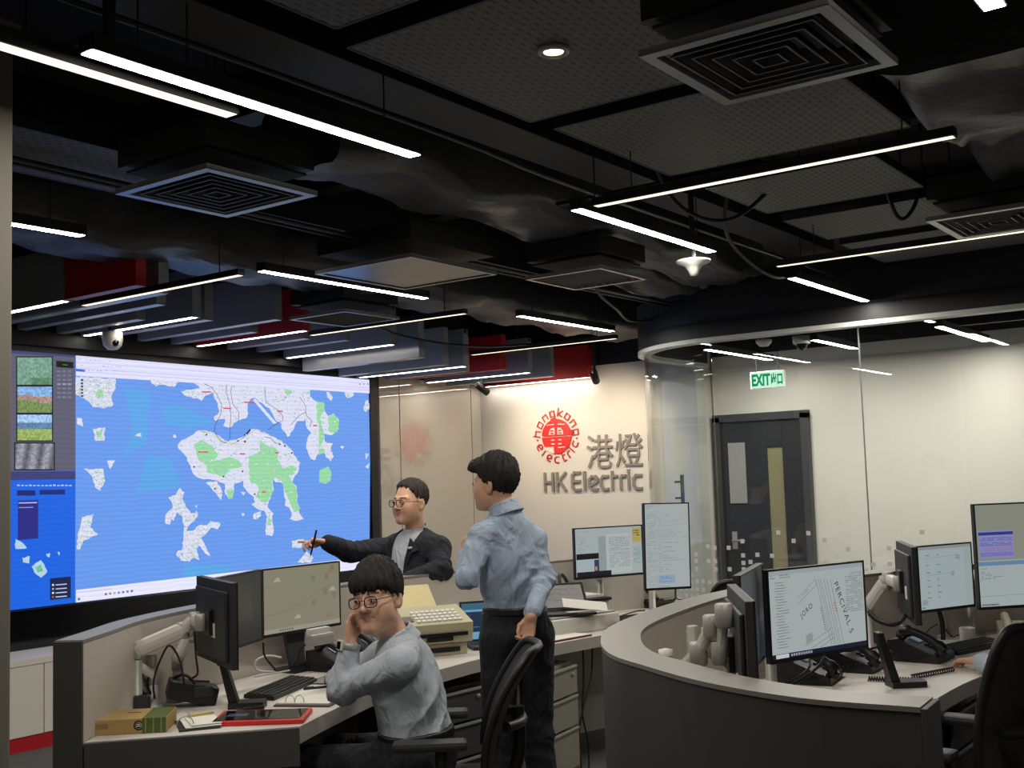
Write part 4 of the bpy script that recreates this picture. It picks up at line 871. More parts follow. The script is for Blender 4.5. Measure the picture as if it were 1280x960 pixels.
def draw_doc(pc):
    pc.poly([(0, 0), (1, 0), (1, 1), (0, 1)], (186, 196, 194)); text_lines(pc, 0.04, 0.02, 0.26, 0.9, 44, (140, 160, 166), 0.8, 0.35, 4); text_lines(pc, 0.3, 0.55, 0.97, 0.92, 18, (148, 168, 176), 0.75, 0.3, 5); text_lines(pc, 0.3, 0.18, 0.97, 0.55, 14, (138, 156, 166), 0.75, 0.3, 6)
    pc.poly([(0.28, 0.05), (0.66, 0.05), (0.66, 0.15), (0.28, 0.15)], (160, 184, 206)); text_lines(pc, 0.3, 0.06, 0.62, 0.14, 4, (110, 136, 176), 0.8, 0.4, 7); text_lines(pc, 0.02, 0.94, 0.9, 0.99, 2, (150, 165, 170), 0.7, 0.4, 8)
    pc.layer()
    for k in range(8): pc.flat([(0.28+k*0.035, 0.008), (0.297+k*0.035, 0.008), (0.297+k*0.035, 0.02), (0.28+k*0.035, 0.02)], (120, 140, 160))
def draw_mail(pc):
    pc.poly([(0, 0), (1, 0), (1, 1), (0, 1)], (182, 194, 192)); pc.poly([(0.34, 0.06), (0.45, 0.06), (0.45, 0.82), (0.34, 0.82)], (158, 170, 172)); pc.poly([(0.46, 0.04), (0.84, 0.04), (0.84, 0.86), (0.46, 0.86)], (196, 204, 204))
    text_lines(pc, 0.5, 0.5, 0.82, 0.8, 12, (120, 130, 134), 0.9, 0.35, 9); text_lines(pc, 0.5, 0.15, 0.82, 0.48, 11, (130, 140, 144), 0.85, 0.35, 10); text_lines(pc, 0.04, 0.5, 0.3, 0.85, 9, (146, 156, 158), 0.6, 0.3, 11); text_lines(pc, 0.87, 0.2, 0.98, 0.55, 9, (120, 130, 134), 0.8, 0.3, 12)
    pc.poly([(0.01, 0.02), (0.34, 0.02), (0.34, 0.48), (0.01, 0.48)], (182, 196, 204)); pc.poly([(0.01, 0.36), (0.34, 0.36), (0.34, 0.48), (0.01, 0.48)], (24, 24, 28)); pc.poly([(0.01, 0.0), (0.52, 0.0), (0.52, 0.1), (0.01, 0.1)], (28, 28, 34)); pc.poly([(0.27, 0.1), (0.34, 0.1), (0.34, 0.34), (0.27, 0.34)], (60, 66, 110)); pc.poly([(0.28, 0.12), (0.31, 0.12), (0.31, 0.2), (0.28, 0.2)], (196, 160, 90))
    pc.poly([(0.86, 0.66), (0.99, 0.66), (0.99, 0.97), (0.86, 0.97)], (196, 178, 104)); text_lines(pc, 0.87, 0.78, 0.97, 0.93, 3, (120, 92, 40), 0.8, 0.5, 13); text_lines(pc, 0.02, 0.92, 0.8, 0.99, 2, (150, 158, 158), 0.5, 0.4, 14)
def draw_diagram(pc):
    pc.poly([(0, 0), (1, 0), (1, 1), (0, 1)], (174, 188, 190)); pc.poly([(0.86, 0), (1, 0), (1, 1), (0.86, 1)], (170, 182, 182)); pc.poly([(0, 0.95), (1, 0.95), (1, 1), (0, 1)], (150, 160, 162)); pc.layer()
    for y in (0.86, 0.7, 0.58, 0.46, 0.36, 0.26, 0.18):
        for x in (0.14, 0.34): pc.line([(x, y), (x+random.uniform(0.03, 0.08), y)], 0.012, (104, 128, 138))
    for q in ((0.12, 0.81, 0.7, 0.83), (0.16, 0.54, 0.62, 0.55), (0.34, 0.5, 0.34, 0.2)): pc.line([(q[0], q[1]), (q[2], q[3])], 0.005, (120, 146, 154))
    for k in range(4): pc.line([(0.7, 0.84-k*0.02), (0.78, 0.82-k*0.02)], 0.008, (110, 124, 130)); pc.line([(0.6, 0.57-k*0.018), (0.66, 0.56-k*0.018)], 0.008, (110, 124, 130))
    text_lines(pc, 0.03, 0.01, 0.85, 0.05, 1, (110, 120, 130), 0.6, 0.5, 15); text_lines(pc, 0.04, 0.07, 0.14, 0.16, 3, (120, 134, 140), 0.8, 0.5, 16)
def draw_table(pc):
    pc.poly([(0, 0), (1, 0), (1, 1), (0, 1)], (178, 190, 190)); pc.poly([(0, 0.45), (1, 0.45), (1, 1), (0, 1)], (150, 154, 138)); pc.poly([(0.04, 0.47), (0.68, 0.47), (0.68, 0.745), (0.04, 0.745)], (150, 152, 206)); pc.poly([(0.04, 0.70), (0.68, 0.70), (0.68, 0.73), (0.04, 0.73)], (52, 60, 150))
    for k in range(4): text_lines(pc, 0.06, 0.49+k*0.05, 0.66, 0.53+k*0.05, 3, ((96, 90, 190), (170, 120, 180), (96, 90, 190), (90, 96, 180))[k], 0.9, 0.5, 20+k)
    pc.poly([(0, 0.40), (1, 0.40), (1, 0.44), (0, 0.44)], (110, 146, 186)); text_lines(pc, 0.04, 0.25, 0.96, 0.38, 8, (128, 146, 150), 0.7, 0.5, 30); text_lines(pc, 0.02, 0.005, 0.96, 0.03, 1, (96, 104, 112), 0.8, 0.6, 31); pc.line([(0, 0.10), (1, 0.105)], 0.003, (110, 128, 140))
def draw_dark(pc):
    pc.poly([(0, 0), (1, 0), (1, 1), (0, 1)], (46, 48, 50)); pc.poly([(0.45, 0.3), (0.8, 0.3), (0.8, 0.85), (0.45, 0.85)], (62, 64, 64))
def draw_blue(pc):
    pc.poly([(0, 0), (1, 0), (1, 1), (0, 1)], (40, 46, 54)); pc.poly([(0, 0), (1, 0), (1, 0.45), (0, 0.45)], (48, 58, 70))
mC = monitor(scale_in((4.07, 4.293, 1.065), .97), math.radians(1.4), .525, .32, 'monitor with a beige curve chart, left of the seated man', draw_chart, S_MON)
mB = monitor(scale_in((3.491, 4.107, 1.072), .965), math.radians(24), .52, .32, 'monitor with a dark grey picture beside the beige chart monitor', draw_dark, S_MON2)
mA = monitor((3.02, 3.66, 1.105), math.radians(66), .50, .325, 'monitor seen from behind with a small white sticker, left desk', draw_blue, S_MON2, sticker=(-0.05, -0.03))
mD = monitor((4.156, 1.641, 1.101), math.radians(-19), .54, .335, 'square-looking monitor showing a street map, right desk', draw_street, S_MON)
mE2 = monitor(scale_in((3.79, 1.735, 1.112), .985), math.radians(16), .53, .335, 'dark edge-on monitor left of the street map monitor', draw_blue, S_MON2)
mE1 = monitor((3.05, 1.425, 1.115), math.radians(31), .50, .335, 'monitor seen from behind at the right foreground partition', draw_blue, S_MON2, sticker=(-0.12, -0.07))
mF2 = monitor(scale_in((6.193, 1.747, 1.047), .955), math.radians(-24), .40, .325, 'monitor with a pale blue line diagram on the right', draw_diagram, S_MON)
mF1 = monitor(scale_in((5.378, 1.677, 1.1), .985), math.radians(25), .50, .335, 'monitor seen from behind beside the line diagram monitor', draw_blue, S_MON2, sticker=(-0.12, -0.04))
mG = monitor(scale_in((6.412, 1.503, 1.145), .95), math.radians(-41), .32, .52, 'upright monitor with a purple table at the right edge', draw_table, S_MON)
mH1 = monitor(scale_in((6.602, 4.037, 1.125), .955), math.radians(-25), .52, .32, 'wide monitor with a document and a yellow note, far desk', draw_mail, S_MON)
mH2 = monitor(scale_in((6.482, 3.533, 1.174), .965), math.radians(-31), .32, .525, 'upright monitor full of text lines on the far desk', draw_doc, S_MON, roll=0.02)
# lettering on the street map
def mon_text(s, u, v, size, rot, parent, W=.526, H=.314):
    me = text_mesh(s, size, 0.0, spacing=1.25)
    fit_text(me, Matrix.Translation(((u-0.5)*W, -0.009, (v-0.5)*H)) @ Matrix.Rotation(PI/2, 4, 'X') @ Matrix.Rotation(rot, 4, 'Z')); me.materials.append(emitter('map_ink', (52, 62, 70), 0.4)); return obj('map_lettering', me, parent)
mon_text('PERCIVAL S', 0.655, 0.80, 0.034, math.radians(-68), mD); mon_text('JORO', 0.30, 0.44, 0.026, math.radians(30), mD)

# ------------------------------------------------------------ monitor arms
def arm(par, pts, radii, post, top):
    """pale articulated monitor arm: post clamped to the desk, links, joints; it belongs to its monitor"""
    inv = par.matrix_basis.inverted(); X, Y = post[0], post[1]
    mb = MB(); mb.lathe([(0.05, 0), (0.05, 0.016), (0.022, 0.022), (0.022, top-ZD), (0.018, top-ZD+0.006)], 18, c=(X, Y, ZD)); ap = mb.build('arm_post', M_SILVER, par); ap.matrix_parent_inverse = inv
    P = [Vector(p) for p in pts]
    for i in range(len(P)-1):
        d = (P[i+1]-P[i]); L = d.length; M3 = d.to_track_quat('X', 'Z').to_matrix()
        mb = MB(); mb.box((P[i]+P[i+1])/2, (L+0.02, radii[i]*1.9, radii[i]*2.0), M=M3, bev=radii[i]*0.75); mb.build('arm_link', M_WARMGREY, ap)
    for i, p in enumerate(P):
        mb = MB(); r = 0.026 if i < len(P)-1 else 0.022; mb.lathe([(r*0.8, -0.036), (r, -0.03), (r, 0.026), (r*0.8, 0.03)], 16, c=p); mb.build('arm_joint', M_SILVER, ap)
    return ap
arm(mA, [(2.98, 4.03, 0.87), at_d(171, 833, 4.62), ], [0.022], (2.98, 4.03), 0.95)
arm(mA, [at_d(171, 812, 4.62)+Vector((0, 0, 0.0)), at_d(229, 787, 4.66), Vector((3.04, 3.83, 1.10)), Vector((2.965, 3.705, 1.105))], [0.032, 0.026, 0.024], (at_d(171, 830, 4.62).x, at_d(171, 830, 4.62).y), 0.93)
arm(mB, [Vector((3.13, 4.06, 0.90)), at_d(238, 793, 4.85), Vector((3.36, 4.06, 1.04))], [0.028, 0.024], (3.13, 4.06), 0.93)
def z_at(x, y, zz): return at_z(x, y, zz)
pe = at_z(912, 852, 0.98)
arm(mE1, [at_d(845, 843, 3.32), at_d(873, 816, 3.28), at_d(890, 782, 3.25), at_d(905, 768, 3.22), Vector((2.99, 1.48, 1.12))], [0.018, 0.017, 0.016, 0.015], (at_d(845, 850, 3.32).x, at_d(845, 850, 3.32).y), 0.98)
arm(mE1, [at_d(890, 806, 3.34), at_d(915, 806, 3.34)], [0.022], (at_d(912, 806, 3.34).x, at_d(912, 806, 3.34).y), 1.16)
t = at_z(832, 815, 1.075)
o = thing('desk_post', 'short silver cylinder post with pale cap inside the partition', 'post', (t.x, t.y, ZD))
mb = MB(); mb.lathe([(0.05, 0), (0.05, 0.012), (0.021, 0.016), (0.021, 0.325)], 20); mb.build('tube', M_SILVER, o)
mb = MB(); mb.lathe([(0.0225, 0.325), (0.0225, 0.342), (0.0, 0.347)], 20); mb.build('cap', M_WPLAST, o)
arm(mF1, [at_d(1086, 757, 5.35), at_d(1106, 728, 5.3), at_d(1110, 723, 5.3), Vector((5.27, 1.70, 1.10))], [0.03, 0.026, 0.024], (at_d(1086, 757, 5.35).x, at_d(1086, 757, 5.35).y), 1.0)
arm(mF2, [Vector((6.18, 1.78, 1.0)), Vector((6.0, 1.72, 1.03))], [0.024], (6.18, 1.78), 1.02)
arm(mG, [Vector((6.24, 1.62, 1.05)), Vector((6.16, 1.5, 1.09))], [0.024], (6.28, 1.66), 1.06)
arm(mH1, [Vector((6.36, 3.97, 1.0)), Vector((6.36, 3.94, 1.06))], [0.024], (6.38, 3.98), 1.04)
arm(mH2, [Vector((6.42, 3.6, 1.05)), Vector((6.30, 3.45, 1.12))], [0.024], (6.45, 3.64), 1.10)
arm(mE2, [Vector((3.72, 1.88, 1.05)), Vector((3.77, 1.76, 1.11))], [0.024], (3.70, 1.93), 1.08)
arm(mD, [Vector((4.30, 1.85, 1.02)), Vector((4.19, 1.72, 1.10))], [0.024], (4.33, 1.92), 1.04)
# dark stand of the chart monitor
st = thing('monitor_stand', 'dark tapered stand under the beige chart monitor', 'monitor stand', (3.94, 4.20, ZD))
mb = MB(); mb.prism([(-0.10, -0.09), (0.10, -0.09), (0.11, 0.0), (0.08, 0.08), (-0.08, 0.08), (-0.11, 0.0)], 0, 0.012); mb.build('foot', M_PLASTIC, st)
mb = MB(); n = 10; vs = []
for k in range(n+1):
    f = k/n; w = 0.045+0.045*(f**1.5); z = 0.012+0.32*f; y = 0.02*math.sin(f*PI)-0.0
    vs += [(-w, y-0.012, z), (w, y-0.012, z), (w, y+0.012, z), (-w, y+0.012, z)]
mb.add(vs, [(i*4+j, i*4+(j+1) % 4, i*4+4+(j+1) % 4, i*4+4+j) for i in range(n) for j in range(4)]); mb.add(vs[-4:], [(0, 1, 2, 3)]); mb.build('neck', M_PLASTIC2, st)
# camera bar clipped under the chart monitor
b0 = at_d(404, 793, 5.02)
o = thing('soundbar', 'small grey bar device under the chart monitor', 'webcam', (b0.x, b0.y, b0.z-0.02), 0.02)
mb = MB(); mb.box((0, 0.02, 0), (0.14, 0.05, 0.05), bev=0.012); mb.build('body', M_SILVER, o); mb = MB(); mb.box((0, 0.03, 0.035), (0.12, 0.03, 0.025), bev=0.003); mb.build('clip', M_WARMGREY, o)

# ------------------------------------------------------------ desk things
def on(x, y, z=ZD): p = at_z(x, y, z); return (p.x, p.y, z)
def coil(a, b, n=14, r=0.009, drop=0.0):
    a, b = Vector(a), Vector(b); d = b-a; t = d.normalized(); s = t.orthogonal().normalized(); u = t.cross(s); out = []
    for k in range(n*8+1):
        f = k/(n*8); out.append(a+d*f+(s*math.cos(2*PI*f*n)+u*math.sin(2*PI*f*n))*r-Vector((0, 0, drop*math.sin(PI*f))))
    return out
def desk_phone(loc, rz, label, w=0.21, d=0.23, lit=False, silver=False, hs=True):
    t = thing('desk_phone', label, 'telephone', loc, rz, 'desk telephones')
    mb = MB(); prof = [(-d/2, 0), (d/2, 0), (d/2, 0.095), (d/2-0.05, 0.10), (-d/2, 0.03)]; n = len(prof)   # wedge seen from the side
    vs = [(-w/2, p[0], p[1]) for p in prof]+[(w/2, p[0], p[1]) for p in prof]
    mb.add(vs, [tuple(range(n))[::-1], tuple(range(n, 2*n))]+[(i, (i+1) % n, n+(i+1) % n, n+i) for i in range(n)]); mb.build('base', M_PLASTIC, t)
    sl = math.atan2(0.07, d-0.05); Rx = Matrix.Rotation(sl, 3, 'X')
    def face(u, v, h=0.004): return Vector((u, -d/2+0.0+v*math.cos(sl), 0.03+v*math.sin(sl)))+Rx @ Vector((0, 0, h))
    kp = MB()
    for i in range(3):
        for j in range(4): kp.box(face(0.005+i*0.026, 0.035+j*0.021), (0.019, 0.013, 0.007), M=Rx)
    for j in range(6): kp.box(face(w/2-0.022, 0.03+j*0.022), (0.022, 0.012, 0.006), M=Rx)
    o = kp.build('keypad', M_SILVER if silver else M_PLASTIC2, t); o['kind'] = 'stuff'
    mb = MB(); mb.box(face(0.03, 0.15), (0.10, 0.05, 0.006), M=Rx, bev=0.002); mb.build('screen', mat('phone_lcd', (120, 132, 150), 0.2, emit=0.15 if lit else 0.02), t)
    if hs:
        h = smooth_path([face(-w/2+0.035, -0.005, 0.03), face(-w/2+0.033, 0.05, 0.05), face(-w/2+0.033, 0.14, 0.055), face(-w/2+0.035, 0.2, 0.035)], 5)
        mb = MB(); mb.tube(h, [0.027 if (k < 4 or k > len(h)-5) else 0.019 for k in range(len(h))], 12); hn = mb.build('handset', M_PLASTIC, t)
        for q, nm in ((face(-w/2+0.035, 0.0, 0.016), 'mouthpiece'), (face(-w/2+0.035, 0.192, 0.018), 'earpiece')):
            mb = MB(); mb.lathe([(0.022, -0.014), (0.026, -0.006), (0.026, 0.008), (0.02, 0.014)], 14, c=q, M=Rx); mb.build(nm, M_PLASTIC, hn)
        mb = MB(); mb.tube(coil(face(-w/2+0.02, -0.01, 0.02), Vector((-w/2-0.03, d/2-0.04, 0.012)), 12, 0.007, 0.0), 0.0028, 5); mb.build('coiled_cord', M_CABLE, t)
    return t
VA = YAW-PI/2                                                     # direction of the view's right-hand side
desk_phone(on(423, 836), 0.1, 'black desk phone with lit display behind the seated man\'s hand', lit=True)
desk_phone(on(463, 824), 0.0, 'black desk phone half hidden behind the seated man\'s forearm', w=0.2)
desk_phone(on(1012, 850), 0.15, 'grey-black console phone nearest the partition, right desk', w=0.24)
desk_phone(on(1066, 836), 0.05, 'black desk phone with a purple display behind the console phone', w=0.22)
desk_phone(on(1152, 824), -0.05, 'black desk phone with raised handset right of the upright rest', w=0.22)
desk_phone(on(822, 757), -0.45, 'black office phone with many keys on the far desk', w=0.28, silver=True)
def handset_rest(loc, rz, label):
    t = thing('handset_rest', label, 'phone stand', loc, rz, 'upright handset rests')
    mb = MB(); mb.prism([(-0.055, -0.045), (0.085, -0.045), (0.095, 0), (0.085, 0.045), (-0.055, 0.045)], 0, 0.024); mb.build('base', M_PLASTIC, t)
    mb = MB(); n = 8; vs = []
    for k in range(n+1):
        f = k/n; x = -0.035-0.05*f; z = 0.02+0.19*f; wd = 0.030-0.004*f; th = 0.019-0.007*f
        vs += [(x-th, -wd, z), (x+th, -wd, z), (x+th, wd, z), (x-th, wd, z)]
    mb.add(vs, [(i*4+j, i*4+(j+1) % 4, i*4+4+(j+1) % 4, i*4+4+j) for i in range(n) for j in range(4)]); mb.add(vs[-4:], [(0, 1, 2, 3)]); mb.build('handset', M_PLASTIC, t)
    mb = MB(); mb.box((-0.085, 0, 0.196), (0.03, 0.056, 0.05), bev=0.008); mb.build('earpiece', M_PLASTIC, t); return t
handset_rest(on(304, 884), VA+0.1, 'upright black handset rest by the black monitor back, left desk')
handset_rest(on(1128, 858), VA+0.05, 'upright black handset rest at the front of the right desk')
def keyboard(loc, rz, label, w=0.44, d=0.14, rows=5, cols=15):
    t = thing('keyboard', label, 'keyboard', loc, rz, 'keyboards')
    mb = MB(); mb.box((0, 0, 0.012), (w, d, 0.018), M=Matrix.Rotation(0.06, 3, 'X'), bev=0.004); mb.build('case', M_PLASTIC, t)
    kb = MB()
    for r in range(rows):
        for c in range(cols): kb.box((-w/2+0.018+c*(w-0.036)/(cols-1), -d/2+0.022+r*(d-0.044)/(rows-1), 0.0235+0.0075*(r/(rows-1)-0.5)), ((w-0.036)/(cols-1)*0.82, (d-0.044)/(rows-1)*0.8, 0.007))
    o = kb.build('keys', M_PLASTIC2, t); o['kind'] = 'stuff'; return t
keyboard((3.50, 3.83, ZD), math.radians(22), 'black keyboard between the chart monitor and the handset rest')
keyboard((5.83, 1.55, ZD), math.radians(-16), 'black keyboard beside the resting hand at right')
keyboard((6.12, 3.64, ZD), math.radians(-22), 'black keyboard in front of the far desk monitors')
# speakers
for q, rz, lab in ((on(174, 890), 0.4, 'small black cube speaker beside the pale box file'), (on(985, 849), -0.2, 'small black speaker under the street map monitor')):
    t = thing('desk_speaker', lab, 'speaker', q, VA+rz, 'desk speakers'); mb = MB(); mb.box((0, 0, 0.036), (0.085, 0.085, 0.07), bev=0.016); mb.build('case', M_PLASTIC, t)
    mb = MB(); mb.lathe([(0.0, 0.002), (0.02, 0.001), (0.028, -0.002), (0.03, 0.0)], 16, c=(0, -0.043, 0.036), M=Matrix.Rotation(PI/2, 3, 'X')); mb.build('driver', M_PLASTIC2, t)
# dark equipment behind the handset rest
t = thing('docking_station', 'black slanted docking box under the monitor back, left desk', 'docking station', (3.10, 3.93, ZD), VA+0.35)
mb = MB(); mb.box((0, 0, 0.055), (0.20, 0.13, 0.075), M=Matrix.Rotation(0.25, 3, 'Y'), bev=0.01); mb.build('body', M_PLASTIC, t); mb = MB(); mb.box((0.04, -0.05, 0.06), (0.08, 0.05, 0.04), bev=0.006); mb.build('front', M_PLASTIC2, t)
# box file
M_CARD = mat('brown_cardboard', (176, 146, 92), 0.8, var=0.06, scale=8); M_GRN = mat('green_label', (86, 98, 44), 0.7, var=0.15, scale=40)
q0, q1 = Vector(on(110, 921)), Vector(on(222, 915)); rz = math.atan2(q1.y-q0.y, q1.x-q0.x); L = (q1-q0).length; c = (q0+q1)/2
t = thing('box_file', 'pale brown box file with a green band and round black mark', 'box file', (c.x-math.sin(rz)*0.105, c.y+math.cos(rz)*0.105, ZD), rz)
mb = MB(); mb.box((-0.01, 0, 0.0275), (L-0.06, 0.20, 0.055), bev=0.004); mb.build('case', M_CARD, t)
mb = MB(); mb.box((L/2-0.085, -0.001, 0.0275), (0.085, 0.202, 0.0565), bev=0.002); mb.build('green_band', M_GRN, t)
mb = MB(); mb.lathe([(0.0, 0.001), (0.017, 0.001), (0.018, 0.0)], 20, c=(L/2-0.14, -0.1005, 0.030), M=Matrix.Rotation(PI/2, 3, 'X')); mb.build('round_mark', M_PLASTIC, t)
mb = MB(); mb.lathe([(0.011, 0.0018), (0.012, 0.0012)], 16, c=(L/2-0.14, -0.1005, 0.030), M=Matrix.Rotation(PI/2, 3, 'X'), caps=False); mb.box((L/2-0.14, -0.1022, 0.034), (0.012, 0.001, 0.003)); mb.box((L/2-0.14, -0.1022, 0.028), (0.016, 0.001, 0.003)); mb.build('mark_print', M_PAPER, t)
mb = MB()
for k in range(3): mb.box((L/2-0.115+k*0.028, -0.1023, 0.0275), (0.004, 0.001, 0.053))
mb.build('band_stripes', mat('pale_green_stripe', (140, 146, 96), 0.7), t)
mb = MB(); mb.box((-0.12, -0.1012, 0.034), (0.06, 0.001, 0.014)); mb.build('faded_label', mat('faded_print', (150, 120, 72), 0.8), t)
for k, dx in enumerate((-0.16, -0.02)):
    mb = MB(); mb.box((dx, 0.02, 0.0555), (0.05, 0.008, 0.001)); mb.build('lid_slot', M_PLASTIC2, t)
cc = Vector((c.x-math.sin(rz)*0.105, c.y+math.cos(rz)*0.105, ZD))+Vector((math.cos(rz), math.sin(rz), 0))*(L/2+0.055)
t = thing('ring_binder', 'open ring binder with loose sheets beside the box file', 'binder', cc, rz+0.25)
for k in range(3):
    mb = MB(); mb.box((0.0+0.01*k, 0, 0.004+0.006*k), (0.15-0.02*k, 0.2-0.02*k, 0.004), rz=0.04*k, bev=0.001); mb.build('sheet' if k else 'cover', M_PAPER if k else M_PLASTIC2, t)
mb = MB()
for q in (-0.06, 0.06): mb.tube([(-0.05+0.03*math.cos(a), q, 0.018+0.03*math.sin(a)) for a in [k*PI/8 for k in range(9)]], 0.002, 6)
mb.build('rings', M_SILVER, t)
mb = MB(); mb.box((0.02, 0.1, 0.022), (0.1, 0.02, 0.01), rz=0.3, bev=0.002); mb.build('tab_strip', mat('yellow_tab', (196, 176, 110), 0.7), t)
# red tablet
q0, q1 = Vector(on(262, 909)), Vector(on(379, 905)); rz = math.atan2(q1.y-q0.y, q1.x-q0.x); L = (q1-q0).length; c = (q0+q1)/2
t = thing('tablet', 'dark tablet in a bright red case lying on the left desk', 'tablet', (c.x-math.sin(rz)*0.11, c.y+math.cos(rz)*0.11, ZD), rz)
mb = MB(); mb.box((0, 0, 0.009), (L, 0.22, 0.018), bev=0.006); mb.build('red_case', mat('red_rubber', (208, 44, 40), 0.45), t)
mb = MB(); mb.box((0, 0, 0.0185), (L-0.03, 0.185, 0.002), bev=0.0008); s = mb.build('glass_face', mat('tablet_glass', (10, 11, 14), 0.08), t)
mb = MB(); mb.box((-L*0.27, 0.0, 0.0199), (0.075, 0.05, 0.0008)); mb.build('lit_widget', mat('tablet_widget', (66, 76, 96), 0.2, emit=0.1), t)
# clipboard with papers and pen
t = thing('clipboard', 'open folder of white sheets under the seated man\'s elbow', 'papers', (3.46, 3.56, ZD), math.radians(25))
mb = MB(); mb.box((0, 0, 0.004), (0.40, 0.24, 0.006), bev=0.001); mb.build('cover', mat('plum_cover', (86, 66, 74), 0.6), t)
mb = MB(); mb.box((0.005, 0.004, 0.010), (0.375, 0.225, 0.006), bev=0.001); mb.build('sheets', M_PAPER, t)
mb = MB(); mb.box((-0.02, -0.09, 0.016), (0.20, 0.012, 0.006), rz=0.05, bev=0.002); mb.build('spine_clip', M_PLASTIC, t)
mb = MB()
for q in (0.02, 0.06): mb.tube([(-0.17, q+0.02*math.cos(a), 0.012+0.03*math.sin(a)) for a in [k*PI/8 for k in range(9)]], 0.0018, 6)
mb.build('rings', M_SILVER, t)
t = thing('pen', 'black pen lying on the white sheets, left desk', 'pen', (3.56, 3.66, ZD+0.0135), math.radians(-32))
mb = MB(); mb.tube([(-0.07, 0, 0.005), (0.05, 0, 0.005)], 0.005, 10); mb.tube([(0.05, 0, 0.005), (0.07, 0, 0.005)], [0.005, 0.001], 10); mb.build('barrel', M_PLASTIC, t); mb = MB(); mb.box((-0.045, 0, 0.0115), (0.04, 0.003, 0.002)); mb.build('clip', M_PLASTIC, t)
# mouse and mat
t = thing('mouse_mat', 'thin dark mouse mat under the seated man\'s hand', 'mouse mat', (3.80, 3.80, ZD), math.radians(20)); mb = MB(); mb.box((0, 0, 0.002), (0.22, 0.2, 0.004), bev=0.0015); mb.build('pad', M_PLASTIC2, t); mb = MB(); mb.box((0, 0, 0.0043), (0.2, 0.18, 0.0006)); mb.build('print', mat('pale_mat', (150, 146, 140), 0.7), t)
MOUSE = Vector((3.74, 3.76, ZD+0.005))
t = thing('computer_mouse', 'black mouse held by the seated man', 'mouse', MOUSE, math.radians(70)); mb = MB(); mb.lathe([(0.0, 0.034), (0.012, 0.033), (0.024, 0.024), (0.031, 0.01), (0.031, 0.0)], 18); mb.v = [(v[0]*1.6, v[1]*0.95, v[2]) for v in mb.v]; mb.build('shell', M_PLASTIC, t); mb = MB(); mb.lathe([(0.004, -0.005), (0.004, 0.005)], 10, c=(0.028, 0, 0.028), M=Matrix.Rotation(PI/2, 3, 'X')); mb.build('wheel', M_PLASTIC2, t)
# fax machine
fx = Vector(on(545, 818)); t = thing('fax_machine', 'beige fax machine with a keypad slope behind the seated man', 'fax machine', (4.62, 3.98, ZD), VA+0.42)
mb = MB(); mb.box((0, 0, 0.03), (0.36, 0.34, 0.06), bev=0.006); mb.build('paper_tray', M_BEIGE, t); mb = MB(); mb.box((0.06, -0.171, 0.03), (0.16, 0.006, 0.024)); mb.build('tray_slot', M_PLASTIC, t)
mb = MB(); prof = [(-0.19, 0.065), (0.15, 0.065), (0.17, 0.20), (0.02, 0.235), (-0.21, 0.165), (-0.205, 0.12)]; n = len(prof); vs = [(-0.2, p[0], p[1]) for p in prof]+[(0.2, p[0], p[1]) for p in prof]
mb.add(vs, [tuple(range(n))[::-1], tuple(range(n, 2*n))]+[(i, (i+1) % n, n+(i+1) % n, n+i) for i in range(n)]); mb.build('body', M_BEIGE, t)
mb = MB(); mb.box((0.0, -0.203, 0.11), (0.34, 0.02, 0.018)); mb.box((0.02, -0.2, 0.088), (0.14, 0.02, 0.02)); mb.build('front_slots', M_PLASTIC, t)
sl = math.atan2(0.07, 0.23); Rx = Matrix.Rotation(sl, 3, 'X'); kp = MB()
for i in range(9):
    for j in range(4): kp.box(Vector((-0.08+i*0.028, -0.17+j*0.036, 0.165+(0.04+j*0.036)*math.tan(sl)+0.004)), (0.02, 0.022, 0.008), M=Rx)
o = kp.build('keys', M_WPLAST, t); o['kind'] = 'stuff'
mb = MB(); mb.box((-0.145, -0.13, 0.165+0.08*math.tan(sl)+0.002), (0.09, 0.06, 0.006), M=Rx); mb.build('lcd', mat('grey_lcd', (110, 114, 106), 0.3), t)
mb = MB(); mb.box((-0.02, 0.11, 0.27), (0.24, 0.004, 0.2), M=Matrix.Rotation(-0.9, 3, 'X')); mb.build('paper', mat('cream_paper', (214, 200, 150), 0.8), t)
t2 = thing('clear_folder', 'clear plastic paper rest standing behind the fax machine', 'paper rest', (4.70, 4.25, ZD), VA+0.75)
mb = MB(); mb.box((0, 0, 0.17), (0.26, 0.004, 0.33), M=Matrix.Rotation(-0.22, 3, 'X'), bev=0.001); mb.build('plate', mat('milky_plastic', (176, 172, 164), 0.25), t2); mb = MB(); mb.box((0, -0.02, 0.008), (0.26, 0.08, 0.016)); mb.build('foot', M_WARMGREY, t2)
# laptop
t = thing('laptop', 'open laptop with a light blue screen left of the standing man', 'laptop', (4.97, 3.76, ZD), VA+0.30)
mb = MB(); mb.box((0, 0, 0.009), (0.32, 0.22, 0.018), bev=0.003); bs = mb.build('base', M_PLASTIC2, t)
kb = MB()
for r in range(4):
    for cc_ in range(12): kb.box((-0.13+cc_*0.0236, -0.01+r*0.025, 0.019), (0.019, 0.019, 0.003))
o = kb.build('keys', M_PLASTIC, bs); o['kind'] = 'stuff'
Rl = Matrix.Rotation(-0.28, 3, 'X'); mb = MB(); mb.box(Vector((0, 0.112, 0.016))+Rl @ Vector((0, 0.004, 0.11)), (0.32, 0.008, 0.22), M=Rl, bev=0.003); lid = mb.build('lid', M_PLASTIC, t)
pc = Pic(lambda u, v: Vector((0, 0.112, 0.016))+Rl @ Vector(((u-0.5)*0.30, -0.0008, 0.012+v*0.195)), Rl @ Vector((0, -1, 0)), 0.00012)
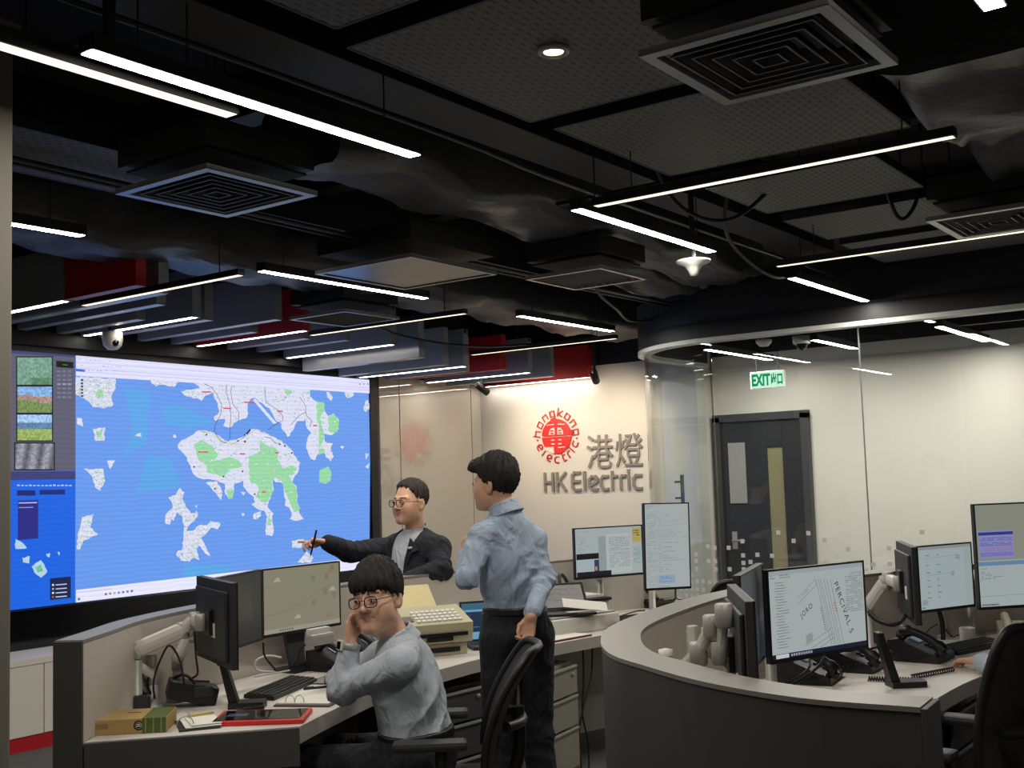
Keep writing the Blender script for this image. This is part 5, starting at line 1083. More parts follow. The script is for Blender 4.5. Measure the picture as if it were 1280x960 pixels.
pc.poly([(0, 0), (1, 0), (1, 1), (0, 1)], (120, 178, 206)); pc.poly([(0, 0.82), (1, 0.82), (1, 1), (0, 1)], (60, 110, 140)); pc.poly([(0.04, 0.2), (0.4, 0.2), (0.4, 0.76), (0.04, 0.76)], (22, 50, 80)); text_lines(pc, 0.07, 0.25, 0.37, 0.7, 8, (120, 150, 170), 0.6, 0.3, 40); pc.mb.build('display', S_MON, lid, colors=True)
# far desk: printer tray box with a tablet in a stand and papers
t = thing('flatbed_scanner', 'low pale grey scanner box right of the standing man', 'scanner', (5.66, 3.77, ZD), math.radians(-14))
mb = MB(); mb.box((0, 0, 0.045), (0.52, 0.36, 0.09), bev=0.01); mb.build('body', M_WARMGREY, t); mb = MB(); mb.box((0, 0.01, 0.095), (0.5, 0.33, 0.012), bev=0.004); mb.build('lid', M_SILVER, t); mb = MB(); mb.lathe([(0.006, 0), (0.006, 0.002)], 10, c=(0.2, -0.181, 0.05), M=Matrix.Rotation(PI/2, 3, 'X')); mb.build('power_button', M_WPLAST, t)
t = thing('paper_tray_printer', 'small grey and black printer behind the scanner box', 'printer', (6.07, 3.97, ZD), math.radians(-16))
mb = MB(); mb.box((0, 0, 0.06), (0.34, 0.26, 0.12), bev=0.01); mb.build('body', M_WARMGREY, t); mb = MB(); mb.box((0, -0.01, 0.128), (0.35, 0.27, 0.018), bev=0.004); mb.build('black_lid', M_PLASTIC, t); mb = MB(); mb.box((0.02, 0.01, 0.146), (0.26, 0.2, 0.018), bev=0.003); mb.build('paper_stack', M_PAPER, t)
t = thing('tablet_stand', 'black framed tablet tilted in a stand on the scanner', 'tablet', (5.61, 3.74, ZD+0.101), math.radians(-42))
mb = MB(); mb.box((0, -0.04, 0.008), (0.30, 0.20, 0.016), bev=0.006); mb.build('stand_base', M_PLASTIC, t)
Rt = Matrix.Rotation(-0.75, 3, 'X'); mb = MB(); mb.box(Vector((0, 0.0, 0.02))+Rt @ Vector((0, 0.008, 0.10)), (0.29, 0.014, 0.20), M=Rt, bev=0.006); fr = mb.build('frame', M_PLASTIC, t)
pc = Pic(lambda u, v: Vector((0, 0, 0.02))+Rt @ Vector(((u-0.5)*0.25, -0.0006, 0.02+v*0.16)), Rt @ Vector((0, -1, 0)), 0.00012)
pc.poly([(0, 0), (1, 0), (1, 1), (0, 1)], (150, 146, 138)); text_lines(pc, 0.1, 0.2, 0.9, 0.85, 8, (120, 116, 110), 0.8, 0.5, 41); pc.mb.build('display', S_MON, fr, colors=True)
t = thing('paper_sheet', 'white folded sheet leaning on the black framed tablet', 'paper', (5.63, 3.62, ZD+0.119), math.radians(-34)); mb = MB(); mb.box((0, 0, 0.035), (0.26, 0.003, 0.08), M=Matrix.Rotation(-1.0, 3, 'X') @ Matrix.Rotation(0.25, 3, 'Y')); mb.build('upper_fold', M_PAPER, t); mb = MB(); mb.box((0, -0.02, 0.002), (0.24, 0.05, 0.003)); mb.build('lower_fold', M_PAPER, t)
t = thing('red_folder', 'flat dark red folder at the edge of the far desk', 'folder', (5.33, 3.60, ZD), math.radians(-9)); mb = MB(); mb.box((0, 0, 0.005), (0.36, 0.16, 0.01), bev=0.002); mb.build('cover', mat('maroon_card', (96, 30, 40), 0.6), t); mb = MB(); mb.box((0.005, 0, 0.0105), (0.34, 0.15, 0.003)); mb.build('sheets', M_PAPER, t)
t = thing('eyeglass_case', 'small brown crumpled pouch on the far desk', 'pouch', (5.80, 3.53, ZD), 0.2); mb = MB(); mb.lathe([(0.0, 0.03), (0.02, 0.028), (0.036, 0.016), (0.034, 0.0)], 14); mb.v = [(v[0]*1.8+0.01*math.sin(v[1]*90), v[1]*0.9, v[2]*(1+0.25*math.sin(v[0]*70))) for v in mb.v]; mb.build('pouch', mat('brown_leather', (92, 64, 54), 0.6, bump=0.4, bscale=60), t); mb = MB(); mb.tube(smooth_path([(0.05, 0, 0.01), (0.1, -0.02, 0.006), (0.16, 0.01, 0.006)], 5), 0.004, 6); mb.build('strap', mat('brown_strap', (120, 90, 74), 0.6), t)
# headphones on the far partition side
hp = Vector(on(704, 727, ZD+0.12)); t = thing('headphones', 'black headphones lying beside the document monitor', 'headphones', (5.98, 3.98, ZD+0.165), 0.3)
mb = MB(); mb.tube([(0.08*math.cos(a), 0.0+0.03*math.sin(a), 0.03+0.095*math.sin(a)) for a in [k*PI/12 for k in range(13)]], 0.011, 8); mb.build('headband', M_PLASTIC, t)
for s in (-1, 1):
    mb = MB(); mb.lathe([(0.02, -0.02), (0.036, -0.014), (0.038, 0.008), (0.026, 0.02)], 16, c=(0.078*s, 0, 0.036), M=Matrix.Rotation(PI/2, 3, 'Y')); mb.build('ear_cup', M_PLASTIC, t)
# beige phone and paper roll at the right
t = thing('beige_phone', 'beige desk phone with photo keys under the upright monitor, right edge', 'telephone', (6.16, 1.33, ZD), VA-0.3)
mb = MB(); prof = [(-0.13, 0), (0.13, 0), (0.13, 0.09), (-0.13, 0.035)]; n = 4; vs = [(-0.16, p[0], p[1]) for p in prof]+[(0.16, p[0], p[1]) for p in prof]; mb.add(vs, [tuple(range(n))[::-1], tuple(range(n, 2*n))]+[(i, (i+1) % n, n+(i+1) % n, n+i) for i in range(n)]); mb.build('body', M_BEIGE, t)
Rx = Matrix.Rotation(math.atan2(0.055, 0.26), 3, 'X'); kp = MB()
for i in range(5):
    for j in range(4): kp.box((0.0+i*0.03, -0.08+j*0.04, 0.049+j*0.0085), (0.022, 0.026, 0.008), M=Rx)
o = kp.build('keypad', M_PLASTIC2, t); o['kind'] = 'stuff'; mb = MB(); mb.tube([(-0.12, -0.11, 0.07), (-0.12, 0.0, 0.095), (-0.12, 0.11, 0.115)], 0.022, 10); mb.build('handset', M_BEIGE, t)
t = thing('cable_cup', 'white round cable cup at the foot of the arm post, right desk', 'cup', (6.05, 1.62, ZD)); mb = MB(); mb.lathe([(0.03, 0), (0.036, 0.01), (0.038, 0.07), (0.034, 0.072), (0.032, 0.02)], 20, caps=False); mb.build('wall', M_WPLAST, t); mb = MB(); mb.lathe([(0.0, 0.012), (0.031, 0.012)], 20); mb.build('floor_disc', M_WPLAST, t)
# cables
def cable(pts, label, r=0.0045, m=None, n=8):
    mb = MB(); mb.tube(smooth_path([Vector(p) for p in pts], n), r, 6); return tag(mb.build('cable', m or M_CABLE), label, 'cable', 'desk cables')
def pd(x, y, D): return at_d(x, y, D)
cable([pd(196, 888, 4.75)-Vector((0, 0, 0)), pd(192, 852, 4.6), pd(205, 815, 4.55), pd(214, 808, 4.55), pd(226, 830, 4.6), pd(232, 870, 4.7)], 'black cable looping over the front monitor arm, left desk')
cable([pd(178, 842, 4.62), pd(177, 860, 4.62), pd(183, 872, 4.66)], 'short black cable hanging from the lower arm link, left desk')
cable([pd(186, 845, 4.66), pd(185, 858, 4.66), pd(190, 870, 4.68)], 'second short black cable beside the lower arm link, left desk')
cable([pd(243, 790, 4.62), pd(245, 820, 4.66), pd(247, 842, 4.7), pd(238, 850, 4.72), pd(262, 852, 4.72)], 'black cable hanging straight below the monitor arm joint, left desk')
cable([pd(210, 870, 4.75), pd(215, 850, 4.72), pd(232, 844, 4.7), pd(250, 862, 4.7), pd(262, 880, 4.7)], 'thick black cable loop on the left desk', 0.007)
cable([pd(329, 803, 4.95), pd(331, 820, 4.95), pd(345, 838, 5.0)], 'black cable running down from the chart monitor')
cable([pd(345, 840, 5.0), pd(322, 838, 4.95), pd(320, 826, 4.95), pd(335, 820, 5.0), pd(352, 822, 5.02)], 'white cable looping behind the keyboard, left desk', 0.005, M_WCABLE)
cable([pd(318, 846, 4.9), pd(340, 842, 4.95), pd(362, 838, 5.0)], 'white cable along the keyboard, left desk', 0.004, M_WCABLE)
cable([pd(384, 793, 5.05), pd(383, 804, 5.05), pd(376, 812, 5.05), pd(372, 826, 5.05), pd(362, 836, 5.05)], 'thin black cable by the dark monitor stand')
for k in range(4):
    cable([(3.92+0.03*k, 3.98+0.02*k, ZD+0.008), (4.0+0.02*k, 3.93-0.03*k, ZD+0.02+0.006*k), (4.08, 3.97+0.02*k, ZD+0.01), (4.02-0.02*k, 4.05, ZD+0.014+0.004*k), (3.94, 4.03-0.02*k, ZD+0.008)], 'tangled black cable under the chart monitor, %s loop' % ORD[k], 0.003)
cable([pd(1086, 764, 5.3), pd(1096, 774, 5.25), pd(1112, 780, 5.2), pd(1126, 776, 5.2), pd(1134, 758, 5.22)], 'thick black cable sagging to the monitor back, right desk', 0.008)
cable([pd(1086, 768, 5.3), pd(1098, 777, 5.25), pd(1116, 782, 5.2), pd(1130, 774, 5.2), pd(1137, 757, 5.22)], 'second thick black cable sagging to the monitor back, right desk', 0.007)
cable([pd(1174, 764, 5.85), pd(1178, 780, 5.85), pd(1179, 806, 5.85)], 'thick bundle of black cables below the diagram monitor', 0.012)
cable([pd(1172, 780, 5.86), pd(1160, 788, 5.86), pd(1156, 800, 5.84), pd(1162, 808, 5.8), pd(1180, 806, 5.8)], 'thin black cable arching left of the cable bundle, right desk', 0.003)
cable([pd(1178, 782, 5.86), pd(1190, 796, 5.86), pd(1198, 794, 5.86), pd(1205, 800, 5.84)], 'thin black cable right of the cable bundle', 0.003)
cable([pd(1012, 824, 3.9), pd(1011, 835, 3.85), pd(995, 848, 3.82), pd(972, 858, 3.78)], 'black cable hanging from the street map monitor')
cable([pd(1030, 822, 3.95), pd(1022, 834, 3.9), pd(1004, 848, 3.86), pd(984, 860, 3.8)], 'second black cable hanging from the street map monitor')
cable([pd(1084, 812, 4.6), pd(1100, 809, 4.7), pd(1115, 814, 4.8)], 'black cable behind the upright rest, right desk')
cable(coil(on(1085, 848, ZD+0.012), on(1150, 850, ZD+0.012), 20, 0.009), 'coiled black phone cord beside the upright rest, right desk', 0.003, n=1)
cable(coil(on(1140, 846, ZD+0.012), on(1192, 836, ZD+0.012), 18, 0.009), 'coiled black phone cord below the raised handset phone', 0.003, n=1)
cable(coil(on(296, 889, ZD+0.012), on(330, 884, ZD+0.012), 14, 0.009), 'coiled black phone cord around the left handset rest', 0.003, n=1)
cable([(5.50, 3.56, 0.69), (5.48, 3.55, 0.5), (5.44, 3.54, 0.32), (5.50, 3.55, 0.16), (5.47, 3.53, 0.006), (5.40, 3.5, 0.006)], 'thin black cable dangling under the far desk', 0.005)
cable([(5.57, 3.54, 0.69), (5.53, 3.53, 0.52), (5.42, 3.52, 0.36), (5.36, 3.52, 0.2), (5.40, 3.53, 0.006)], 'second thin black cable dangling under the far desk', 0.005)
cable([on(760, 772, ZD+0.008), on(775, 770, ZD+0.02), on(795, 764, ZD+0.01), on(806, 763, ZD+0.01)], 'black cable to the office phone on the far desk', 0.005)
# wheelie item seen over the partition: chair back behind the glass

# ------------------------------------------------------------ people: smooth distance fields turned into meshes
F32 = np.float32
def V3(v): return np.array([v[0], v[1], v[2]], F32)
def unit(v): v = np.asarray(v, float); return (v/np.linalg.norm(v)).astype(F32)
def rcone(P, a, b, ra, rb):
    a, b = V3(a), V3(b); ba = b-a; pa = P-a; h = np.clip(pa @ ba/max(float(ba @ ba), 1e-9), 0, 1)
    return np.linalg.norm(pa-h[:, None]*ba, axis=1)-(ra+(rb-ra)*h)
def ell(Q, c, r):
    q = Q-V3(c); r = V3(r); k0 = np.linalg.norm(q/r, axis=1); k1 = np.linalg.norm(q/(r*r), axis=1); return k0*(k0-1)/np.maximum(k1, 1e-6)
def smin(a, b, k):
    h = np.clip(0.5+0.5*(b-a)/k, 0, 1); return b*(1-h)+a*h-k*h*(1-h)
def smax(a, b, k): return -smin(-a, -b, k)
def frame(f, up=(0, 0, 1)):
    f = unit(f); l = unit(np.cross(up, f)); u = np.cross(f, l); return np.stack([l, f, u]).astype(F32)   # rows: left, forward, up
def local(P, c, Fm): return (P-V3(c)) @ Fm.T
def bounded(P, c, R, fn):
    d = np.linalg.norm(P-V3(c), axis=1)-R; m = d < 0.06; out = np.maximum(d, 0.05)
    if m.any(): out[m] = fn(P[m])
    return out.astype(F32)
def mesh_sdf(fn, lo, hi, h):
    B = 8; lo = np.array(lo, F32); s = B*h; nb = np.ceil((np.array(hi)-lo)/s).astype(int)+1; N = nb*B
    g = np.stack(np.meshgrid(*[np.arange(n) for n in nb], indexing='ij'), -1).reshape(-1, 3)
    act = g[np.abs(fn((lo+(g+0.5)*s).astype(F32))) < s*1.25]
    o = np.stack(np.meshgrid(*[np.arange(B+1)]*3, indexing='ij'), -1).reshape(-1, 3)
    VP, VI, Q = [], [], []
    for k in range(0, len(act), 400):
        A = act[k:k+400]; idx = A[:, None, :]*B+o[None]; v = fn((lo+idx.reshape(-1, 3)*h).astype(F32)).reshape(-1, B+1, B+1, B+1)
        ins = v < 0; c = np.zeros((len(A), B, B, B), int); acc = np.zeros((len(A), B, B, B, 3)); cnt = np.zeros((len(A), B, B, B))
        for dx in (0, 1):
            for dy in (0, 1):
                for dz in (0, 1): c += ins[:, dx:B+dx, dy:B+dy, dz:B+dz]
        for ax in range(3):
            for p in (0, 1):
                for q in (0, 1):
                    off = [0, 0, 0]; off[(ax+1) % 3] = p; off[(ax+2) % 3] = q; e = list(off); e[ax] = 1
                    va = v[:, off[0]:B+off[0], off[1]:B+off[1], off[2]:B+off[2]]; vb = v[:, e[0]:B+e[0], e[1]:B+e[1], e[2]:B+e[2]]
                    m = (va < 0) != (vb < 0); t = np.where(m, va/np.where(m, va-vb, 1), 0)
                    for w in range(3): acc[..., w] += np.where(m, off[w]+(t if w == ax else 0), 0)
                    cnt += m
        mk = (c > 0) & (c < 8); w = np.argwhere(mk)
        cell = A[w[:, 0]]*B+w[:, 1:]; VP.append(lo+(cell+acc[mk]/cnt[mk][:, None])*h); VI.append((cell[:, 0]*N[1]+cell[:, 1])*N[2]+cell[:, 2])
        for ax in range(3):
            e = [0, 0, 0]; e[ax] = 1; a = ins[:, :B, :B, :B]; b = ins[:, e[0]:B+e[0], e[1]:B+e[1], e[2]:B+e[2]]; w = np.argwhere(a != b)
            cell = A[w[:, 0]]*B+w[:, 1:]; fl = a[a != b]; u1 = np.zeros(3, int); u2 = np.zeros(3, int); u1[(ax+1) % 3] = 1; u2[(ax+2) % 3] = 1
            qs = [cell-u1-u2, cell-u2, cell, cell-u1]; qi = np.stack([(q[:, 0]*N[1]+q[:, 1])*N[2]+q[:, 2] for q in qs], 1); qi[~fl] = qi[~fl][:, ::-1]; Q.append(qi)
    VP, VI, Q = np.concatenate(VP), np.concatenate(VI), np.concatenate(Q)
    od = np.argsort(VI); VI, VP = VI[od], VP[od]; f = np.searchsorted(VI, Q); f = np.clip(f, 0, len(VI)-1); ok = (VI[f] == Q).all(1); return VP, f[ok]
def sdf_obj(name, fn, lo, hi, h, m, parent, org, colfn=None):
    v, f = mesh_sdf(fn, lo, hi, h); me = bpy.data.meshes.new(name); me.vertices.add(len(v)); me.vertices.foreach_set('co', (v-np.array(org)).astype(F32).ravel())
    me.loops.add(len(f)*4); me.loops.foreach_set('vertex_index', f.astype(np.int32).ravel()); me.polygons.add(len(f)); me.polygons.foreach_set('loop_start', np.arange(0, len(f)*4, 4, dtype=np.int32)); me.polygons.foreach_set('use_smooth', np.ones(len(f), bool))
    me.update(calc_edges=True); me.materials.append(m)
    if colfn is not None:
        ca = me.color_attributes.new('Col', 'FLOAT_COLOR', 'POINT'); ca.data.foreach_set('color', np.concatenate([colfn(v.astype(F32)), np.ones((len(v), 1))], 1).astype(F32).ravel())
    return obj(name, me, parent)
def skin_mat():
    m = bpy.data.materials.new('skin'); m.use_nodes = True; nt = m.node_tree; b = nt.nodes['Principled BSDF']; a = nt.nodes.new('ShaderNodeAttribute'); a.attribute_name = 'Col'
    nz = nt.nodes.new('ShaderNodeTexNoise'); nz.inputs['Scale'].default_value = 60; mp = nt.nodes.new('ShaderNodeMapRange'); mp.inputs['To Min'].default_value = 0.9; mp.inputs['To Max'].default_value = 1.1
    vm = nt.nodes.new('ShaderNodeVectorMath'); vm.operation = 'SCALE'; nt.links.new(nz.outputs['Fac'], mp.inputs['Value']); nt.links.new(a.outputs['Color'], vm.inputs[0]); nt.links.new(mp.outputs[0], vm.inputs['Scale']); nt.links.new(vm.outputs[0], b.inputs['Base Color'])
    b.inputs['Roughness'].default_value = 0.5; b.inputs['Subsurface Weight'].default_value = 0.08; b.inputs['Subsurface Radius'].default_value = (0.01, 0.004, 0.002); return m
M_SKIN = skin_mat()
def cloth(name, rgb, rough=0.85, bump=0.15, wrinkle=0.55):
    m = mat(name, rgb, rough, var=0.05, scale=25, bump=bump, bscale=350); nt = m.node_tree
    fine = [n for n in nt.nodes if n.type == 'BUMP'][0]; tc = [n for n in nt.nodes if n.type == 'TEX_COORD'][0]
    mp = nt.nodes.new('ShaderNodeMapping'); mp.inputs['Scale'].default_value = (1.0, 1.0, 0.45); mp.inputs['Rotation'].default_value = (0.35, 0.25, 0.3)
    nz = nt.nodes.new('ShaderNodeTexNoise'); nz.inputs['Scale'].default_value = 11; nz.inputs['Detail'].default_value = 2.5; nz.inputs['Distortion'].default_value = 1.6
    bp = nt.nodes.new('ShaderNodeBump'); bp.inputs['Strength'].default_value = wrinkle; bp.inputs['Distance'].default_value = 0.05
    nt.links.new(tc.outputs['Object'], mp.inputs[0]); nt.links.new(mp.outputs[0], nz.inputs['Vector']); nt.links.new(nz.outputs['Fac'], bp.inputs['Height']); nt.links.new(bp.outputs['Normal'], fine.inputs['Normal']); return m
M_SHIRT = cloth('pale_blue_shirt', (158, 172, 192)); M_SHIRT2 = cloth('light_grey_blue_shirt', (176, 184, 194)); M_NAVY = cloth('navy_trousers', (24, 25, 34)); M_SUIT = cloth('dark_suit', (26, 29, 40)); M_WSHIRT = cloth('white_shirt', (196, 200, 208))
M_HAIR = mat('black_hair', (32, 26, 24), 0.62, var=0.4, scale=90, bump=0.5, bscale=260, spec=0.35); M_HAIR2 = mat('greying_hair', (56, 50, 46), 0.65, var=0.45, scale=90, bump=0.5, bscale=260, spec=0.35)
M_EYEW = mat('eye_white', (206, 202, 196), 0.2); M_IRIS = mat('dark_iris', (24, 16, 12), 0.1)

def head_sdf(Q, S):
    """Q: points in the head frame (left, forward, up)"""
    w, jw = S.get('w', 1.0), S.get('jaw', 1.0); Qs = np.stack([np.abs(Q[:, 0]), Q[:, 1], Q[:, 2]], 1).astype(F32)
    d = ell(Q, (0, -0.014, 0.042), (0.074*w, 0.094, 0.088))
    d = smin(d, ell(Q, (0, 0.026, -0.030), (0.062*w*jw, 0.066, 0.088)), 0.035)
    d = smin(d, rcone(Qs, (0.046*w*jw, 0.012, -0.066), (0.012, 0.072, -0.096), 0.020, 0.019), 0.035)          # jaw line to chin
    d = smin(d, ell(Qs, (0.037*w, 0.048, -0.032), (0.030, 0.034, 0.038)), 0.040)                              # cheeks
    d = smin(d, rcone(Qs, (0.010, 0.086, 0.022), (0.046*w, 0.068, 0.026), 0.011, 0.010), 0.016)               # brow
    d = smax(d, -ell(Qs, (0.031, 0.104, 0.004), (0.022, 0.017, 0.013)), 0.014)                                # eye sockets
    d = smin(d, ell(Qs, (0.031, 0.078, 0.002), (0.017, 0.013, 0.011)), 0.006)                                 # lids
    d = smin(d, rcone(Q, (0, 0.088, 0.014), (0, 0.109, -0.026), 0.0075, 0.0105), 0.010)                        # nose
    d = smin(d, ell(Qs, (0.013, 0.099, -0.029), (0.009, 0.010, 0.008)), 0.007)
    d = smin(d, rcone(Qs, (0.0, 0.0925, -0.0535), (0.026, 0.080, -0.0565), 0.0052, 0.0035), 0.006)                # lips
    d = smin(d, rcone(Qs, (0.0, 0.0905, -0.063), (0.023, 0.080, -0.0605), 0.006, 0.0035), 0.006)
    d = smax(d, -rcone(Qs, (0.0, 0.100, -0.058), (0.027, 0.086, -0.0585), 0.0022, 0.0015), 0.003)
    c, s = math.cos(0.35), math.sin(0.35); q = Qs-V3((0.078*w, -0.008, -0.008)); e = np.stack([c*q[:, 0]+s*q[:, 1], -s*q[:, 0]+c*q[:, 1], q[:, 2]], 1)
    ear = smax(ell(e, (0, 0, 0), (0.010, 0.021, 0.033)), -ell(e, (0.011, 0.004, 0.002), (0.007, 0.011, 0.020)), 0.005); d = smin(d, ear, 0.008)
    return d
def head_color(Q, S):
    base = np.array(lin(S['skin'])); c = np.tile(base, (len(Q), 1)); ax = np.abs(Q[:, 0])
    lip = np.clip(1-np.maximum(np.maximum(np.abs(Q[:, 2]+0.058)/0.012, ax/0.026), np.where(Q[:, 1] > 0.078, 0, 9)), 0, 1)[:, None]; c = c*(1-0.65*np.minimum(1, lip*2))+np.array(lin((182, 108, 98)))*0.65*np.minimum(1, lip*2)
    ch = np.exp(-((ax-0.042)**2+(Q[:, 2]+0.028)**2)/0.0006)[:, None]*(Q[:, 1] > 0.03)[:, None]; c = c*(1-0.25*ch)+np.array(lin((206, 140, 118)))*0.25*ch
    br = ((np.abs(Q[:, 2]-0.026-0.08*(0.03-np.abs(ax-0.03))) < 0.0045) & (ax > 0.012) & (ax < 0.052) & (Q[:, 1] > 0.055))[:, None]; return np.where(br, np.array(lin(S.get('brow', (50, 38, 32)))), c)
def hair_sdf(Q, S):
    st = S['hair']; x, y, z = Q[:, 0], Q[:, 1], Q[:, 2]; w = S.get('w', 1.0)
    cx, cy, cz = x-0.008, y+0.045, z-0.10; phi = np.arctan2(cx, cy); th = np.sqrt(cx*cx+cy*cy+0.3*cz*cz)
    n = 0.0026*np.sin(34*phi+9*np.sin(26*th+2*phi)+40*th)+0.0022*np.sin(71*phi-30*th+3*np.sin(40*z))+0.003*np.sin(13*phi+30*th)
    d = ell(Q, (0, -0.012, 0.048), (0.083*w+st.get('side', 0), 0.104, 0.096+st.get('vol', 0)))
    for (c, r) in st.get('lumps', []): d = smin(d, ell(Q, c, r), 0.03)
    d = d+n
    zm = np.interp(y, [-0.12, -0.06, -0.02, 0.005, 0.035, 0.06, 0.12], st['line']).astype(F32)
    zm = zm+0.007*np.sin(41*phi+1)*np.clip((y-0.02)*30, 0, 1)+0.005*np.sin(77*phi)+0.004*np.sin(23*phi)
    return smax(d, zm-z, 0.010)
def hand_fn(w, d, n, side, pose, s=1.0):
    """wrist, finger direction, palm normal, thumb side (+1/-1), curls per finger"""
    d = unit(d); n = np.asarray(n, float); n = unit(n-d*float(n @ d)); t = unit(np.cross(d, n))*side; w = V3(w); B = []
    for k, (off, L, r) in enumerate(((0.030, 0.074, 0.0085), (0.010, 0.082, 0.0088), (-0.011, 0.075, 0.0083), (-0.030, 0.060, 0.0074))):
        p = w+d*(0.088-abs(off-0.008)*0.18)*s+t*off*s; a = 0.0; c = pose['curl'][k]; r = r*s
        B.append((w+d*0.02*s+t*off*0.6*s, p, 0.0125*s, 0.0105*s))
        for j, fr in enumerate((0.46, 0.30, 0.24)):
            a += c*(0.75, 1.15, 0.7)[j]; q = p+(d*math.cos(a)+n*math.sin(a)+t*pose.get('spread', 0.06)*(1.5-k)*(1-c*0.5))*L*fr*s; B.append((p, q, r, r*0.9)); p = q; r *= 0.93
    tb = pose.get('thumb', 0.6); p = w+d*0.028*s+t*0.026*s; q = p+(d*0.62+t*(0.78-0.5*tb)+n*0.45*tb)*0.042*s; r2 = q+(d*0.8+t*(0.35-0.6*tb)+n*0.35*tb)*0.034*s; e = r2+(d*0.85+t*(0.1-0.5*tb)+n*0.3*tb)*0.024*s
    B += [(w+d*0.012*s+t*0.012*s, p, 0.016*s, 0.0145*s), (p, q, 0.0145*s, 0.0112*s), (q, r2, 0.0108*s, 0.0095*s), (r2, e, 0.0095*s, 0.0075*s)]
    c = w+d*0.09*s
    def fn(P):
        def g(P):
            o = None
            for i, (a, b, ra, rb) in enumerate(B):
                q = rcone(P, a, b, ra, rb); o = q if o is None else smin(o, q, 0.009 if i % 4 == 0 else 0.005)
            return o
        return bounded(P, c, 0.125*s, g)
    return fn
def folds(P, f1, amp, ctr=None, rad=None, ph=0.0, dirv=(0.3, 0.2, 1.0)):
    dv = unit(dirv); t = P @ dv; sidev = unit(np.cross(dv, (0.3, 1, 0.2))); u = P @ sidev
    a = np.sin(0.5*(f1*t+2.4*np.sin(f1*0.31*u+ph)+ph)); b = np.sin(0.5*(f1*1.7*t+1.9*np.sin(f1*0.43*u+1+ph)+1.0))
    w = (1-2*np.abs(a)**0.8)*0.7+(1-2*np.abs(b)**0.8)*0.4
    if ctr is not None: w = w*np.exp(-np.sum((P-V3(ctr))**2, 1)/(rad*rad))
    return (-amp*w).astype(F32)
def person(label, J, S, group='people in the control room'):
    root = np.array(J['root']); t = thing('person', label, 'person', tuple(root), 0, group)
    Hf = frame(J['head_f'], J.get('head_up', (0, 0, 1))); Bf = frame(J['body_f'], J.get('body_up', (0, 0, 1))); hc = V3(J['head']); hs = S.get('hs', 1.0)
    nk, ch, wa, pv = [V3(J[k]) for k in ('neck', 'chest', 'waist', 'pelvis')]
    L, R = 'l', 'r'; fat = S.get('fat', 0.0); sl = S.get('sl', 1.0)
    hands = {k: hand_fn(J['wrist_'+k], J['hand_'+k][0], J['hand_'+k][1], J['hand_'+k][2], J['hand_'+k][3], S.get('hand', 1.0)) for k in 'lr'}
    def torso(P, e=0.0):
        d = ell(local(P, ch, Bf), (0, 0, 0), (0.165*sl+e+fat*0.3, 0.108+e+fat*0.6, 0.19+e)); d = smin(d, ell(local(P, wa, Bf), (0, 0, 0), (0.145*sl+e+fat*0.7, 0.102+e+fat, 0.18+e)), 0.08); d = smin(d, ell(local(P, pv, Bf), (0, 0, 0), (0.16*sl+e+fat*0.4, 0.112+e+fat*0.6, 0.13+e)), 0.07)
        for k in 'lr':
            sh = V3(J['sho_'+k]); d = smin(d, rcone(P, nk+(ch-nk)*0.22, sh, 0.058+e, 0.056+e), 0.06)
        return d
    def arms(P, e=0.0, cut=1.0, puff=0.0):
        o = None
        for k in 'lr':
            s_, el, wr = [V3(J[q+k]) for q in ('sho_', 'elb_', 'wrist_')]
            a = smin(rcone(P, s_, el, 0.053+e+puff*0.4, 0.041+e+puff), rcone(P, el, el+(wr-el)*cut, 0.041+e+puff, 0.030+e+puff*0.5), 0.02); o = a if o is None else np.minimum(o, a)
        return o
    def legs(P, e=0.0, low=0.0):
        o = None
        for k in 'lr':
            a, b, c = [V3(J[q+k]) for q in ('hip_', 'knee_', 'ank_')]; q = smin(rcone(P, a, b, 0.082+e, 0.056+e), rcone(P, b, c, 0.056+e, 0.040+e+low), 0.03); o = q if o is None else smin(o, q, 0.03)
        return o
    def body(P):
        d = bounded(P, hc, 0.17*hs, lambda p: head_sdf(local(p, hc, Hf)/hs, S)*hs)
        d = smin(d, rcone(P, hc-Hf[1]*0.022*hs-Hf[2]*0.05*hs, nk, 0.052*hs, 0.058), 0.03)
        d = smin(d, torso(P, -0.008), 0.02); d = smin(d, arms(P, -0.003), 0.03); d = smin(d, legs(P), 0.04)
        for k in 'lr':
            d = smin(d, hands[k](P), 0.012); a = V3(J['ank_'+k]); d = smin(d, rcone(P, a, a+Bf[1]*0.16-np.array([0, 0, a[2]-0.05], F32), 0.04, 0.035), 0.02)
        return d
    def bcol(v):
        c = np.tile(np.array(lin(S['skin'])), (len(v), 1)); q = local(v, hc, Hf)/hs; m = np.linalg.norm(q, axis=1) < 0.17; c[m] = head_color(q[m], S); return c
    pts = np.array([J[k] for k in J if k.split('_')[0] in ('head', 'neck', 'chest', 'waist', 'pelvis', 'sho', 'elb', 'wrist', 'hip', 'knee', 'ank') and k not in ('head_f', 'head_up')])
    lo, hi = pts.min(0)-0.26, pts.max(0)+0.26; lo[2] = max(lo[2], -0.02)
    b = sdf_obj('body', body, lo, hi, S.get('res', 0.005), M_SKIN, t, root, bcol)
    # hair, brows are in the skin's colour
    r3 = np.array([0.2]*3); o = sdf_obj('hair', lambda P: bounded(P, hc, 0.2*hs, lambda p: hair_sdf(local(p, hc, Hf)/hs, S)*hs), hc-r3, hc+r3, 0.0045, S.get('hairmat', M_HAIR), t, root)
    def hp(x, y, z): return (hc+(Hf[0]*x+Hf[1]*y+Hf[2]*z)*hs)-root
    Rm = Matrix([[float(Hf[j][i]) for j in range(3)] for i in range(3)])
